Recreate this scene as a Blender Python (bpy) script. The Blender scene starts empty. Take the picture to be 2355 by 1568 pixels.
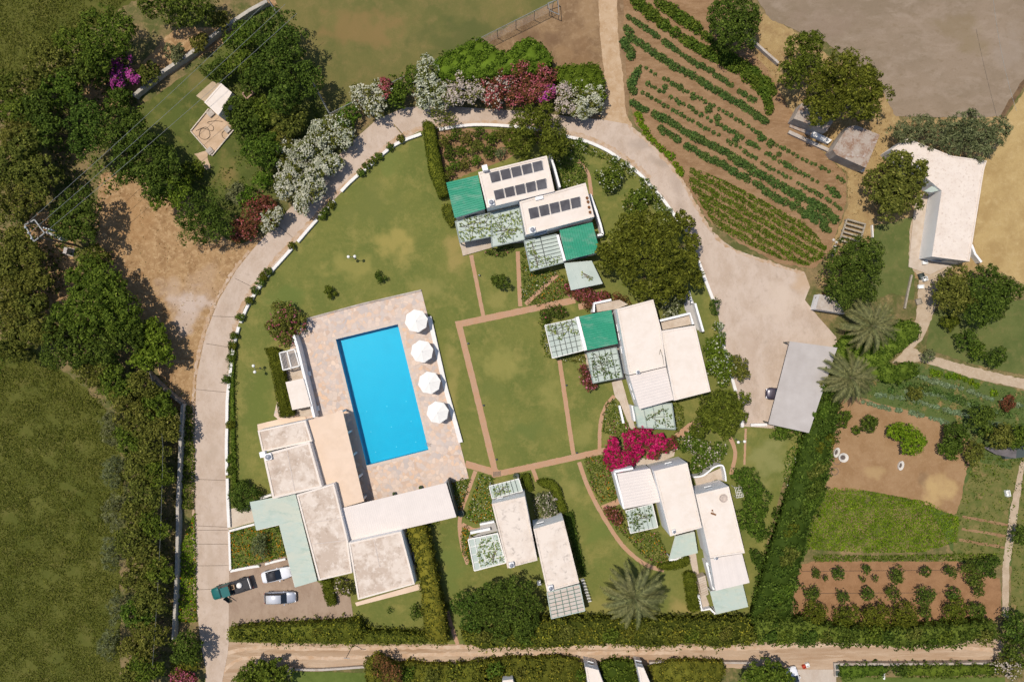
import bpy, math
import numpy as np
from mathutils import Vector

SC = bpy.context.scene
COL = SC.collection
CAMH = 105.0                    # camera height, metres
K = 150.0 / 2354.0              # metres on the ground for one plan unit (the picture is 2354 units wide)

# ------------------------------------------------------------------ camera, sky, sun, exposure
SC.cycles.use_light_tree = False
SC.cycles.max_bounces = 4
SC.cycles.diffuse_bounces = 2
SC.cycles.glossy_bounces = 2
SC.cycles.transmission_bounces = 3
cam_d = bpy.data.cameras.new('camera')
cam_d.sensor_width = 36.0
cam_d.lens = 36.0 * CAMH / 150.0
cam_d.clip_start = 1.0
cam_d.clip_end = 2000.0
cam = bpy.data.objects.new('camera', cam_d)
cam.location = (0, 0, CAMH)
COL.objects.link(cam)
SC.camera = cam

SUN_EL = math.radians(71)
SUN_DIR = Vector((-0.90 * math.cos(SUN_EL), 0.43 * math.cos(SUN_EL), math.sin(SUN_EL))).normalized()
world = bpy.data.worlds.new('World')
SC.world = world
world.use_nodes = True
wn = world.node_tree
sky = wn.nodes.new('ShaderNodeTexSky')
sky.sky_type = 'NISHITA'
sky.sun_disc = False
sky.sun_elevation = SUN_EL
sky.sun_rotation = math.atan2(SUN_DIR.x, SUN_DIR.y)
sky.altitude = 50
wn.links.new(sky.outputs['Color'], wn.nodes['Background'].inputs['Color'])
wn.nodes['Background'].inputs['Strength'].default_value = 0.10
sun_d = bpy.data.lights.new('sun', 'SUN')
sun_d.energy = 3.55
sun_d.angle = math.radians(0.53)
sun_d.color = (1.0, 0.925, 0.825)
sun = bpy.data.objects.new('sun', sun_d)
sun.rotation_euler = SUN_DIR.to_track_quat('Z', 'Y').to_euler()
sun.location = (-60, 30, 150)
COL.objects.link(sun)
SC.view_settings.view_transform = 'Standard'
SC.view_settings.look = 'None'
SC.view_settings.exposure = 0.17
SC.view_settings.gamma = 1.0

# ------------------------------------------------------------------ plan coordinates
_X = (0, 700, 1400, 2200)
_Y = (0, 500, 1000, 1466)
def q(c, r, x, y):
    """a point of the survey sheet (column, row, x, y) in plan units"""
    return ((_X[c] + x * 0.33970) / 1.2744, (_Y[r] + y * 0.33970) / 1.2744)
def Q(c, r, *pts):
    return [q(c, r, x, y) for x, y in pts]
def W(p, z=0.0):
    """plan point that is seen at height z -> world xyz"""
    s = K * (CAMH - z) / CAMH
    return Vector(((p[0] - 1177.0) * s, -(p[1] - 784.0) * s, z))
def WS(pts, z=0.0):
    return [W(p, z) for p in pts]

RNG = np.random.default_rng(11)

# ------------------------------------------------------------------ materials
MATS = {}
def _new(name):
    m = bpy.data.materials.new(name)
    m.use_nodes = True
    nt = m.node_tree
    return m, nt, nt.nodes['Principled BSDF']
def N(nt, kind, **kw):
    n = nt.nodes.new('ShaderNode' + kind)
    for k, v in kw.items():
        setattr(n, k, v)
    return n
def rgb(c):
    return (c[0], c[1], c[2], 1.0)
def mixc(nt, fac, a, b, mode='MIX'):
    n = N(nt, 'Mix', data_type='RGBA', blend_type=mode)
    for sock, v in ((n.inputs[0], fac), (n.inputs[6], a), (n.inputs[7], b)):
        if hasattr(v, 'type') and hasattr(v, 'links'):
            nt.links.new(v, sock)
        elif isinstance(v, (int, float)):
            sock.default_value = v
        else:
            sock.default_value = rgb(v)
    return n.outputs[2]
def noise(nt, vec, scale, detail=5, rough=0.6, lo=0.35, hi=0.65, dist=0.0):
    n = N(nt, 'TexNoise')
    n.inputs['Scale'].default_value = scale
    n.inputs['Detail'].default_value = detail
    n.inputs['Roughness'].default_value = rough
    n.inputs['Distortion'].default_value = dist
    nt.links.new(vec, n.inputs['Vector'])
    m = N(nt, 'MapRange')
    m.inputs[1].default_value = lo
    m.inputs[2].default_value = hi
    nt.links.new(n.outputs['Fac'], m.inputs[0])
    return m.outputs[0]
def solid(name, c, rough=0.7, metal=0.0, spec=0.3, var=0.0, vscale=2.0, c2=None):
    if name in MATS:
        return MATS[name]
    m, nt, b = _new(name)
    b.inputs['Roughness'].default_value = rough
    b.inputs['Metallic'].default_value = metal
    b.inputs['Specular IOR Level'].default_value = spec
    if c2 is None:
        c2 = tuple(x * (1 - var) for x in c)
    tc = N(nt, 'TexCoord')
    f = noise(nt, tc.outputs['Object'], vscale, 6, 0.65)
    nt.links.new(mixc(nt, f, c, c2), b.inputs['Base Color'])
    MATS[name] = m
    return m
def ground_mat(name, layers, patches=(), bump=0.0, bscale=6.0, rough=0.95, stretch=None):
    """layers: first (colour,), then (colour, scale, lo, hi[, amount]); patches: (plan point, rx, ry, colour, amount)"""
    m, nt, b = _new(name)
    b.inputs['Roughness'].default_value = rough
    b.inputs['Specular IOR Level'].default_value = 0.1
    tc = N(nt, 'TexCoord')
    vec = tc.outputs['Object']
    if stretch:
        mp = N(nt, 'Mapping')
        mp.inputs['Rotation'].default_value = (0, 0, stretch[2])
        mp.inputs['Scale'].default_value = (stretch[0], stretch[1], 1)
        nt.links.new(vec, mp.inputs['Vector'])
        svec = mp.outputs[0]
    else:
        svec = vec
    col = layers[0][0]
    for L in layers[1:]:
        f = noise(nt, svec, L[1], 6, 0.68, L[2], L[3], 0.3)
        if len(L) > 4:
            mm = N(nt, 'Math', operation='MULTIPLY')
            nt.links.new(f, mm.inputs[0])
            mm.inputs[1].default_value = L[4]
            f = mm.outputs[0]
        col = mixc(nt, f, col, L[0])
    if patches:
        wob = N(nt, 'TexNoise')
        wob.inputs['Scale'].default_value = 0.35
        wob.inputs['Detail'].default_value = 6
        nt.links.new(vec, wob.inputs['Vector'])
        sub = N(nt, 'VectorMath', operation='SUBTRACT')
        nt.links.new(wob.outputs['Color'], sub.inputs[0])
        sub.inputs[1].default_value = (0.5, 0.5, 0.5)
        for (p, rx, ry, c, amt) in patches:
            w = W(p)
            v1 = N(nt, 'VectorMath', operation='SUBTRACT')
            nt.links.new(vec, v1.inputs[0])
            v1.inputs[1].default_value = (w.x, w.y, 0)
            v2 = N(nt, 'VectorMath', operation='MULTIPLY')
            nt.links.new(v1.outputs[0], v2.inputs[0])
            v2.inputs[1].default_value = (1 / (rx * K), 1 / (ry * K), 0)
            v3 = N(nt, 'VectorMath', operation='MULTIPLY_ADD')
            nt.links.new(sub.outputs[0], v3.inputs[0])
            v3.inputs[1].default_value = (2.6, 2.6, 0)
            nt.links.new(v2.outputs[0], v3.inputs[2])
            ln = N(nt, 'VectorMath', operation='LENGTH')
            nt.links.new(v3.outputs[0], ln.inputs[0])
            mr = N(nt, 'MapRange', interpolation_type='SMOOTHSTEP')
            mr.inputs[1].default_value = 1.1
            mr.inputs[2].default_value = 0.25
            mr.inputs[3].default_value = 0.0
            mr.inputs[4].default_value = amt
            nt.links.new(ln.outputs['Value'], mr.inputs[0])
            col = mixc(nt, mr.outputs[0], col, c)
    nt.links.new(col, b.inputs['Base Color'])
    if bump:
        bn = N(nt, 'TexNoise')
        bn.inputs['Scale'].default_value = bscale
        bn.inputs['Detail'].default_value = 5
        bn.inputs['Roughness'].default_value = 0.7
        nt.links.new(vec, bn.inputs['Vector'])
        bp = N(nt, 'Bump')
        bp.inputs['Strength'].default_value = 1.0
        bp.inputs['Distance'].default_value = bump
        nt.links.new(bn.outputs['Fac'], bp.inputs['Height'])
        nt.links.new(bp.outputs[0], b.inputs['Normal'])
    MATS[name] = m
    return m
def leaf_mat(name, dark, light, tip=None, trans=0.22, gloss=0.06):
    m, nt, b = _new('leaf_' + name)
    g = N(nt, 'NewGeometry')
    oi = N(nt, 'ObjectInfo')
    cr = N(nt, 'ValToRGB')
    cr.color_ramp.elements[0].color = rgb(dark)
    cr.color_ramp.elements[1].color = rgb(light)
    cr.color_ramp.elements[0].position = 0.1
    cr.color_ramp.elements[1].position = 0.85
    if tip:
        e = cr.color_ramp.elements.new(1.0)
        e.color = rgb(tip)
    nt.links.new(g.outputs['Random Per Island'], cr.inputs[0])
    tc = N(nt, 'TexCoord')
    f = noise(nt, tc.outputs['Object'], 0.9, 3, 0.6, 0.3, 0.7)
    c1 = mixc(nt, f, (0.68, 0.72, 0.6), (1.2, 1.18, 1.12))
    hs = N(nt, 'HueSaturation')
    mr = N(nt, 'MapRange')
    mr.inputs[3].default_value = 0.485
    mr.inputs[4].default_value = 0.515
    nt.links.new(oi.outputs['Random'], mr.inputs[0])
    nt.links.new(mr.outputs[0], hs.inputs['Hue'])
    nt.links.new(mixc(nt, 1.0, cr.outputs[0], c1, 'MULTIPLY'), hs.inputs['Color'])
    nt.links.new(hs.outputs[0], b.inputs['Base Color'])
    b.inputs['Roughness'].default_value = 0.7
    b.inputs['Specular IOR Level'].default_value = gloss
    tr = N(nt, 'BsdfTranslucent')
    nt.links.new(hs.outputs[0], tr.inputs['Color'])
    mx = N(nt, 'MixShader')
    mx.inputs[0].default_value = trans
    nt.links.new(b.outputs[0], mx.inputs[1])
    nt.links.new(tr.outputs[0], mx.inputs[2])
    nt.links.new(mx.outputs[0], nt.nodes['Material Output'].inputs['Surface'])
    MATS[name] = m
    return m

leaf_mat('dark', (0.032, 0.052, 0.008), (0.099, 0.142, 0.020), (0.166, 0.217, 0.039))
leaf_mat('mid', (0.041, 0.068, 0.008), (0.125, 0.175, 0.021), (0.202, 0.255, 0.039))
leaf_mat('olive', (0.065, 0.073, 0.013), (0.171, 0.174, 0.032), (0.263, 0.254, 0.061))
leaf_mat('grey', (0.090, 0.102, 0.044), (0.195, 0.208, 0.098), (0.28, 0.29, 0.15))
leaf_mat('bright', (0.054, 0.092, 0.008), (0.134, 0.204, 0.020), (0.214, 0.296, 0.040))
leaf_mat('yellow', (0.066, 0.078, 0.012), (0.175, 0.18, 0.026), (0.38, 0.33, 0.035))
leaf_mat('hedge', (0.054, 0.069, 0.008), (0.135, 0.150, 0.016), (0.198, 0.202, 0.025))
leaf_mat('pine', (0.045, 0.057, 0.007), (0.140, 0.162, 0.020), (0.235, 0.261, 0.040))
leaf_mat('redleaf', (0.068, 0.044, 0.014), (0.196, 0.084, 0.038), (0.357, 0.104, 0.070))
leaf_mat('pinkleaf', (0.24, 0.04, 0.07), (0.46, 0.13, 0.17), (0.60, 0.28, 0.32))
leaf_mat('white_petal', (0.34, 0.35, 0.26), (0.58, 0.56, 0.46), (0.72, 0.71, 0.62))
leaf_mat('pale_petal', (0.34, 0.28, 0.26), (0.58, 0.49, 0.45), (0.70, 0.60, 0.56))
leaf_mat('magenta', (0.22, 0.006, 0.05), (0.55, 0.012, 0.13), (0.66, 0.06, 0.22))
leaf_mat('purple', (0.24, 0.030, 0.18), (0.55, 0.08, 0.40), (0.66, 0.18, 0.54))
leaf_mat('orange_petal', (0.34, 0.08, 0.006), (0.60, 0.20, 0.012), (0.66, 0.40, 0.04))
leaf_mat('cabbage', (0.11, 0.16, 0.085), (0.24, 0.3, 0.17), (0.38, 0.44, 0.3))
leaf_mat('crop', (0.048, 0.083, 0.020), (0.119, 0.186, 0.045), (0.180, 0.255, 0.070))
leaf_mat('lime', (0.085, 0.143, 0.008), (0.190, 0.275, 0.014), (0.280, 0.347, 0.032))
leaf_mat('palm', (0.095, 0.099, 0.032), (0.211, 0.206, 0.074), (0.288, 0.268, 0.108), gloss=0.4)
leaf_mat('straw', (0.24, 0.16, 0.065), (0.48, 0.34, 0.16), (0.60, 0.46, 0.24))
leaf_mat('meadow', (0.061, 0.074, 0.010), (0.142, 0.157, 0.024), (0.239, 0.224, 0.052))
leaf_mat('vine', (0.110, 0.161, 0.035), (0.308, 0.368, 0.100), (0.506, 0.529, 0.220))
bark = solid('bark', (0.16, 0.11, 0.07), 0.9, var=0.4, vscale=5)

# ------------------------------------------------------------------ objects
def link(o, parent=None):
    COL.objects.link(o)
    if parent is not None:
        o.parent = parent
    return o
def tag(o, label=None, cat=None, group=None, kind=None):
    if label:
        o['label'] = label
    if cat:
        o['category'] = cat
    if group:
        o['group'] = group
    if kind:
        o['kind'] = kind
    return o
def thing(name, label, cat, loc=(0, 0, 0), rz=0.0, group=None):
    o = bpy.data.objects.new(name, None)
    o.empty_display_size = 0.2
    o.location = loc
    o.rotation_euler = (0, 0, rz)
    link(o)
    return tag(o, label, cat, group)
def mesh(name, verts, faces, mat, parent=None, smooth=False):
    me = bpy.data.meshes.new(name)
    me.from_pydata([tuple(v) for v in verts], [], faces)
    me.materials.append(mat)
    if smooth:
        me.polygons.foreach_set('use_smooth', [True] * len(me.polygons))
    me.update()
    o = bpy.data.objects.new(name, me)
    return link(o, parent)
class MB:
    """collects simple solids into one mesh"""
    def __init__(s):
        s.v, s.f = [], []
    def add(s, vs, fs):
        n = len(s.v)
        s.v += [tuple(v) for v in vs]
        s.f += [[i + n for i in f] for f in fs]
        return s
    def prism(s, poly, z0, z1, bottom=True):
        """poly: xy list; z1 may be a list with one height per corner"""
        n = len(poly)
        a = sum(poly[i][0] * poly[(i + 1) % n][1] - poly[(i + 1) % n][0] * poly[i][1] for i in range(n))
        idx = list(range(n)) if a > 0 else list(range(n - 1, -1, -1))
        P = [poly[i] for i in idx]
        Z1 = [z1[i] for i in idx] if isinstance(z1, (list, tuple)) else [z1] * n
        Z0 = [z0[i] for i in idx] if isinstance(z0, (list, tuple)) else [z0] * n
        vs = [(P[i][0], P[i][1], Z0[i]) for i in range(n)] + [(P[i][0], P[i][1], Z1[i]) for i in range(n)]
        fs = [[i, (i + 1) % n, n + (i + 1) % n, n + i] for i in range(n)]
        fs.append([n + i for i in range(n)])
        if bottom:
            fs.append(list(range(n - 1, -1, -1)))
        return s.add(vs, fs)
    def box(s, c, size, rz=0.0):
        hx, hy, hz = size[0] / 2, size[1] / 2, size[2] / 2
        ca, sa = math.cos(rz), math.sin(rz)
        P = [(c[0] + x * ca - y * sa, c[1] + x * sa + y * ca) for x, y in ((-hx, -hy), (hx, -hy), (hx, hy), (-hx, hy))]
        return s.prism(P, c[2] - hz, c[2] + hz)
    def bar(s, a, b, w, h):
        """a square bar between two points, top face h/2 above the axis"""
        a, b = Vector(a), Vector(b)
        d = (b - a)
        t = Vector((d.x, d.y, 0))
        side = Vector((-t.y, t.x, 0)).normalized() if t.length > 1e-6 else Vector((1, 0, 0))
        up = d.cross(side)
        up = -up.normalized() if up.z < 0 else up.normalized()
        if t.length <= 1e-6:
            up = Vector((0, 1, 0))
        vs = []
        for p in (a, b):
            for x, y in ((-1, -1), (1, -1), (1, 1), (-1, 1)):
                vs.append(p + side * (x * w / 2) + up * (y * h / 2))
        return s.add(vs, [[0, 1, 2, 3][::-1], [4, 5, 6, 7], [0, 1, 5, 4], [1, 2, 6, 5], [2, 3, 7, 6], [3, 0, 4, 7]])
    def tube(s, a, b, r0, r1=None, n=8, caps=True):
        a, b = Vector(a), Vector(b)
        r1 = r0 if r1 is None else r1
        d = (b - a).normalized()
        u = d.orthogonal().normalized()
        w = d.cross(u)
        vs = [a + (u * math.cos(t) + w * math.sin(t)) * r0 for t in [2 * math.pi * i / n for i in range(n)]]
        vs += [b + (u * math.cos(t) + w * math.sin(t)) * r1 for t in [2 * math.pi * i / n for i in range(n)]]
        fs = [[i, (i + 1) % n, n + (i + 1) % n, n + i] for i in range(n)]
        if caps:
            fs += [list(range(n - 1, -1, -1)), [n + i for i in range(n)]]
        return s.add(vs, fs)
    def lathe(s, prof, c=(0, 0, 0), n=12):
        vs, fs = [], []
        for r, z in prof:
            vs += [(c[0] + r * math.cos(2 * math.pi * i / n), c[1] + r * math.sin(2 * math.pi * i / n), c[2] + z) for i in range(n)]
        for k in range(len(prof) - 1):
            fs += [[k * n + i, k * n + (i + 1) % n, (k + 1) * n + (i + 1) % n, (k + 1) * n + i] for i in range(n)]
        fs.append([(len(prof) - 1) * n + i for i in range(n)])
        return s.add(vs, fs)
    def build(s, name, mat, parent=None, smooth=False):
        return mesh(name, s.v, s.f, mat, parent, smooth)
def local(o, pts):
    """world points as seen from an unrotated parent"""
    return [Vector(p) - o.location for p in pts]
def smooth_poly(pts, n=6, closed=True):
    out = []
    m = len(pts)
    rng = range(m) if closed else range(m - 1)
    for i in rng:
        if closed:
            p0, p1, p2, p3 = (pts[(i + j - 1) % m] for j in range(4))
        else:
            p0, p1, p2, p3 = (pts[min(max(i + j - 1, 0), m - 1)] for j in range(4))
        for k in range(n):
            t = k / n
            out.append(tuple(0.5 * (2 * p1[a] + (p2[a] - p0[a]) * t + (2 * p0[a] - 5 * p1[a] + 4 * p2[a] - p3[a]) * t * t
                                    + (3 * p1[a] - p0[a] - 3 * p2[a] + p3[a]) * t ** 3) for a in (0, 1)))
    if not closed:
        out.append(tuple(pts[-1]))
    return out
def densify(pts, step, jit, seed=0, closed=True):
    r = np.random.default_rng(seed + 5)
    out = []
    m = len(pts)
    for i in range(m if closed else m - 1):
        a, b = pts[i], pts[(i + 1) % m]
        n = max(1, int(math.dist(a, b) / step))
        for k in range(n):
            t = k / n
            out.append((a[0] + (b[0] - a[0]) * t + r.normal() * jit, a[1] + (b[1] - a[1]) * t + r.normal() * jit))
    if not closed:
        out.append(pts[-1])
    return out
def region(name, pts, z, mat, sm=False, jit=0.0, parent=None, kind='structure', seed=1, step=7):
    """a flat sheet of ground"""
    if sm:
        pts = smooth_poly(pts)
    if jit:
        pts = densify(pts, step, jit, seed)
    P = WS(pts)
    n = len(P)
    a = sum(P[i].x * P[(i + 1) % n].y - P[(i + 1) % n].x * P[i].y for i in range(n))
    if a < 0:
        P = P[::-1]
    o = mesh(name, [(p.x, p.y, z) for p in P], [list(range(n))], mat, parent)
    if parent is None:
        tag(o, kind=kind)
    return o
def strip_poly(pts, w, sm=True):
    """polyline in plan units -> outline of a band of width w"""
    if sm and len(pts) > 2:
        pts = smooth_poly(pts, 6, False)
    L, R = [], []
    for i, p in enumerate(pts):
        a = pts[max(i - 1, 0)]
        b = pts[min(i + 1, len(pts) - 1)]
        dx, dy = b[0] - a[0], b[1] - a[1]
        l = math.hypot(dx, dy) or 1
        L.append((p[0] - dy / l * w / 2, p[1] + dx / l * w / 2))
        R.append((p[0] + dy / l * w / 2, p[1] - dx / l * w / 2))
    return L + R[::-1]
def inset(poly, d):
    n = len(poly)
    a = sum(poly[i][0] * poly[(i + 1) % n][1] - poly[(i + 1) % n][0] * poly[i][1] for i in range(n))
    sg = 1 if a > 0 else -1
    out = []
    for i in range(n):
        p0, p1, p2 = (Vector(poly[(i + j - 1) % n][:2]) for j in range(3))
        e1, e2 = (p1 - p0).normalized(), (p2 - p1).normalized()
        n1, n2 = Vector((-e1.y, e1.x)) * sg, Vector((-e2.y, e2.x)) * sg
        k = n1 + n2
        k = k / max(k.dot(n1), 0.3)
        out.append((p1.x + k.x * d, p1.y + k.y * d))
    return out

# ------------------------------------------------------------------ foliage
def _norm(a):
    return a / np.maximum(np.linalg.norm(a, axis=1, keepdims=True), 1e-9)
def leaf_arrays(P, Nn, size, aspect, r):
    n = len(P)
    T = _norm(np.cross(Nn, r.normal(size=(n, 3))))
    B = np.cross(Nn, T)
    s = (size * r.uniform(0.65, 1.35, (n, 1)))
    V = np.empty((n, 4, 3))
    bend = Nn * s * 0.06
    V[:, 0] = P + T * s * 0.5 - bend
    V[:, 1] = P + B * s * aspect * 0.5
    V[:, 2] = P - T * s * 0.5 - bend
    V[:, 3] = P - B * s * aspect * 0.5
    return V.reshape(-1, 3)
def quad_mesh(name, V, mat, extra=None):
    """V (4n,3): n separate quads; extra: (verts, faces) of a solid body kept in the same mesh"""
    n = len(V) // 4
    me = bpy.data.meshes.new(name)
    if extra:
        ev = np.array([tuple(v) for v in extra[0]], float)
        ef = extra[1]
    else:
        ev, ef = np.zeros((0, 3)), []
    nv = 4 * n + len(ev)
    me.vertices.add(nv)
    me.vertices.foreach_set('co', np.concatenate([V, ev]).astype(np.float32).ravel())
    loops = np.concatenate([np.arange(4 * n)] + [np.array(f) + 4 * n for f in ef]) if ef else np.arange(4 * n)
    sizes = np.concatenate([np.full(n, 4), np.array([len(f) for f in ef], int)]) if ef else np.full(n, 4)
    me.loops.add(len(loops))
    me.loops.foreach_set('vertex_index', loops.astype(np.int32))
    me.polygons.add(len(sizes))
    me.polygons.foreach_set('loop_start', np.concatenate([[0], np.cumsum(sizes)[:-1]]).astype(np.int32))
    me.polygons.foreach_set('loop_total', sizes.astype(np.int32))
    me.update(calc_edges=True)
    me.materials.append(MATS[mat] if isinstance(mat, str) else mat)
    return me
def crown_points(blobs, r, dens=26.0, clump=0.34, cmin=0.28, cmax=0.85, low=-0.35, core=0.10, lobed=True):
    """blobs: (x,y,z,rx,ry,rz). Each blob carries lobes (branch ends), each lobe clumps, each clump leaves."""
    lobes = []
    for (x, y, z, rx, ry, rz) in blobs:
        R = (rx + ry) / 2
        if R < 0.75 or not lobed:
            lobes.append((x, y, z, rx, ry, rz))
            continue
        rl = min(max(R * 0.40, 0.42), 1.10)
        n = int(2.3 * (R / rl) ** 2 * 0.95) + 2
        d = _norm(r.normal(size=(n * 3, 3)))
        d = d[d[:, 2] > -0.25][:n]
        for e in d:
            k = r.uniform(0.55, 1.06) * (1 - 0.55 * rl / R)
            s = rl * r.uniform(0.62, 1.28)
            lobes.append((x + e[0] * rx * k, y + e[1] * ry * k, z + e[2] * rz * k * r.uniform(0.8, 1.1), s, s, s * 0.8))
    LB = np.array(lobes)
    PP, NN = [], []
    for li, (x, y, z, rx, ry, rz) in enumerate(lobes):
        R = (rx + ry) / 2
        cr = min(max(R * 0.36, 0.15), cmax * 0.62)
        n_c = max(4, int(2.4 * (R / cr) ** 2 * 0.8))
        d = _norm(r.normal(size=(n_c * 3, 3)))
        d = d[d[:, 2] > low][:n_c]
        for e0 in d:
            c = cr * r.uniform(0.6, 1.35)
            cc = np.array([x, y, z]) + e0 * np.array([rx, ry, rz]) * r.uniform(0.66, 1.0)
            n = int(dens * 2.0 * math.pi * c * c * r.uniform(0.6, 1.3) + r.random())
            if n == 0:
                continue
            e = _norm(r.normal(size=(n, 3)))
            e[:, 2] = np.abs(e[:, 2]) * np.where(r.random(n) < 0.2, -1, 1)
            PP.append(cc + e * c * r.uniform(0.6, 1.15, (n, 1)) * np.array([1, 1, 0.8]))
            NN.append(_norm(e + 0.5 * r.normal(size=e.shape) + np.array([0, 0, 0.3]) + 0.4 * e0))
    P, Nn = np.concatenate(PP), np.concatenate(NN)
    # drop leaves buried in other lobes
    keep = np.ones(len(P), bool)
    for l in LB:
        q_ = ((P[:, 0] - l[0]) / l[3]) ** 2 + ((P[:, 1] - l[1]) / l[4]) ** 2 + ((P[:, 2] - l[2]) / l[5]) ** 2
        keep &= q_ > 0.36
    P, Nn = P[keep], Nn[keep]
    for (x, y, z, rx, ry, rz) in blobs:
        R = (rx + ry) / 2
        n = int(dens * core * 4 * math.pi * R * R)
        e = _norm(r.normal(size=(n, 3))) * r.uniform(0.1, 0.7, (n, 1)) ** 0.5
        P = np.concatenate([P, e * np.array([rx, ry, rz]) * 0.85 + np.array([x, y, z])])
        Nn = np.concatenate([Nn, _norm(r.normal(size=e.shape) + np.array([0, 0, 0.8]))])
    return P, Nn
_seed = [100]
def seed():
    _seed[0] += 1
    return np.random.default_rng(_seed[0])
def plan_blobs(blobs, h, flat=0.8):
    """(plan x, plan y, plan radius[, top height[, ry]]) -> world blobs"""
    out = []
    for b in blobs:
        top = b[3] if len(b) > 3 and b[3] else h
        r0 = b[2] * K
        rz = min(r0 * flat, top * 0.48)
        zc = top - rz
        s = (CAMH - zc) / CAMH
        w = W((b[0], b[1]), zc)
        ry = b[4] * K if len(b) > 4 else r0
        out.append((w.x, w.y, zc, r0 * s, ry * s, rz))
    return out
def tree(label, blobs, h, leaf, size=0.32, dens=16.0, name='tree', cat='tree', group=None, flower=None, fl_dens=10.0,
         fl_size=0.24, trunk=True, flat=0.8, aspect=0.6, clump=0.34, cmin=0.28, cmax=0.85, lobed=True):
    r = seed()
    B = plan_blobs(blobs, h, flat)
    bx = sum(b[0] * b[3] ** 2 for b in B) / sum(b[3] ** 2 for b in B)
    by = sum(b[1] * b[3] ** 2 for b in B) / sum(b[3] ** 2 for b in B)
    t = thing(name, label, cat, (bx, by, 0), 0, group)
    L = [(b[0] - bx, b[1] - by, *b[2:]) for b in B]
    P, Nn = crown_points(L, r, dens, clump, cmin, cmax, lobed=lobed)
    P[:, 2] = np.maximum(P[:, 2], 0.05)
    me = quad_mesh('crown', leaf_arrays(P, Nn, size, aspect, r), leaf)
    link(bpy.data.objects.new('crown', me), t)
    if flower:
        fl = flower if isinstance(flower, (list, tuple)) else [flower]
        for k, f in enumerate(fl):
            P2, N2 = crown_points(L, np.random.default_rng(_seed[0] + 7 * k), dens * fl_dens / 26.0, clump, cmin, cmax, core=0.0)
            P2 = P2 + N2 * 0.05 + np.array([0, 0, 0.07])
            P2[:, 2] = np.maximum(P2[:, 2], 0.1)
            sel = r.random(len(P2)) < (1.0 / len(fl))
            # blossom sits in bunches
            bunch = np.sin(P2[:, 0] * 2.3 + k) * np.sin(P2[:, 1] * 2.1 + 2 * k) + 0.5 * np.sin(P2[:, 0] * 5.1) * np.sin(P2[:, 1] * 4.7)
            sel &= (bunch > (-0.45 if len(fl) == 1 else -0.1)) | (r.random(len(P2)) < 0.3)
            P2, N2 = P2[sel], N2[sel]
            me = quad_mesh('blossom', leaf_arrays(P2, _norm(N2 + np.array([0, 0, 0.8])), fl_size, 0.9, r), f)
            link(bpy.data.objects.new('blossom', me), t)
    if trunk:
        m = MB()
        zc = max(min(b[2] for b in L), 0.5)
        tr = 0.05 + 0.035 * max(b[3] for b in L) ** 0.9
        fork = zc * 0.55
        m.tube((0, 0, -0.05), (0.05, 0.03, fork), tr * 1.25, tr * 0.8, 7)
        for b in L:
            top = Vector((b[0], b[1], b[2] + b[5] * 0.2))
            mid = Vector((b[0] * 0.55, b[1] * 0.55, fork + (top.z - fork) * 0.55))
            m.tube((0.05, 0.03, fork * 0.95), mid, tr * 0.7, tr * 0.45, 6)
            m.tube(mid, top, tr * 0.45, tr * 0.12, 6)
            for _ in range(3):
                a = r.uniform(0, 6.28)
                e = top + Vector((math.cos(a) * b[3] * 0.6, math.sin(a) * b[4] * 0.6, r.uniform(-0.2, 0.4) * b[5]))
                m.tube(mid, e, tr * 0.3, tr * 0.08, 5)
        m.build('trunk', bark, t)
    return t
def in_poly(pts, poly):
    x, y = pts[:, 0], pts[:, 1]
    c = np.zeros(len(pts), bool)
    n = len(poly)
    for i in range(n):
        x0, y0 = poly[i][0], poly[i][1]
        x1, y1 = poly[(i + 1) % n][0], poly[(i + 1) % n][1]
        if y0 == y1:
            continue
        c ^= ((y0 > y) != (y1 > y)) & (x < (x1 - x0) * (y - y0) / (y1 - y0) + x0)
    return c
def sample_poly(poly, n, r):
    xs = [p[0] for p in poly]
    ys = [p[1] for p in poly]
    A = (max(xs) - min(xs)) * (max(ys) - min(ys))
    ar = abs(sum(poly[i][0] * poly[(i + 1) % len(poly)][1] - poly[(i + 1) % len(poly)][0] * poly[i][1] for i in range(len(poly)))) / 2
    m = int(n * A / max(ar, 1e-6)) + 1
    p = np.stack([r.uniform(min(xs), max(xs), m), r.uniform(min(ys), max(ys), m)], 1)
    return p[in_poly(p, poly)]
def area(poly):
    return abs(sum(poly[i][0] * poly[(i + 1) % len(poly)][1] - poly[(i + 1) % len(poly)][0] * poly[i][1] for i in range(len(poly)))) / 2
def bumps(x, y, r, amp, wl):
    """a few random waves: an uneven surface"""
    h = np.zeros(len(x))
    for _ in range(7):
        a = r.uniform(0, 6.28)
        k = 6.28 / (wl * r.uniform(0.6, 1.8))
        h += np.sin((x * math.cos(a) + y * math.sin(a)) * k + r.uniform(0, 6.28))
    return h * amp / 2.6
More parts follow.
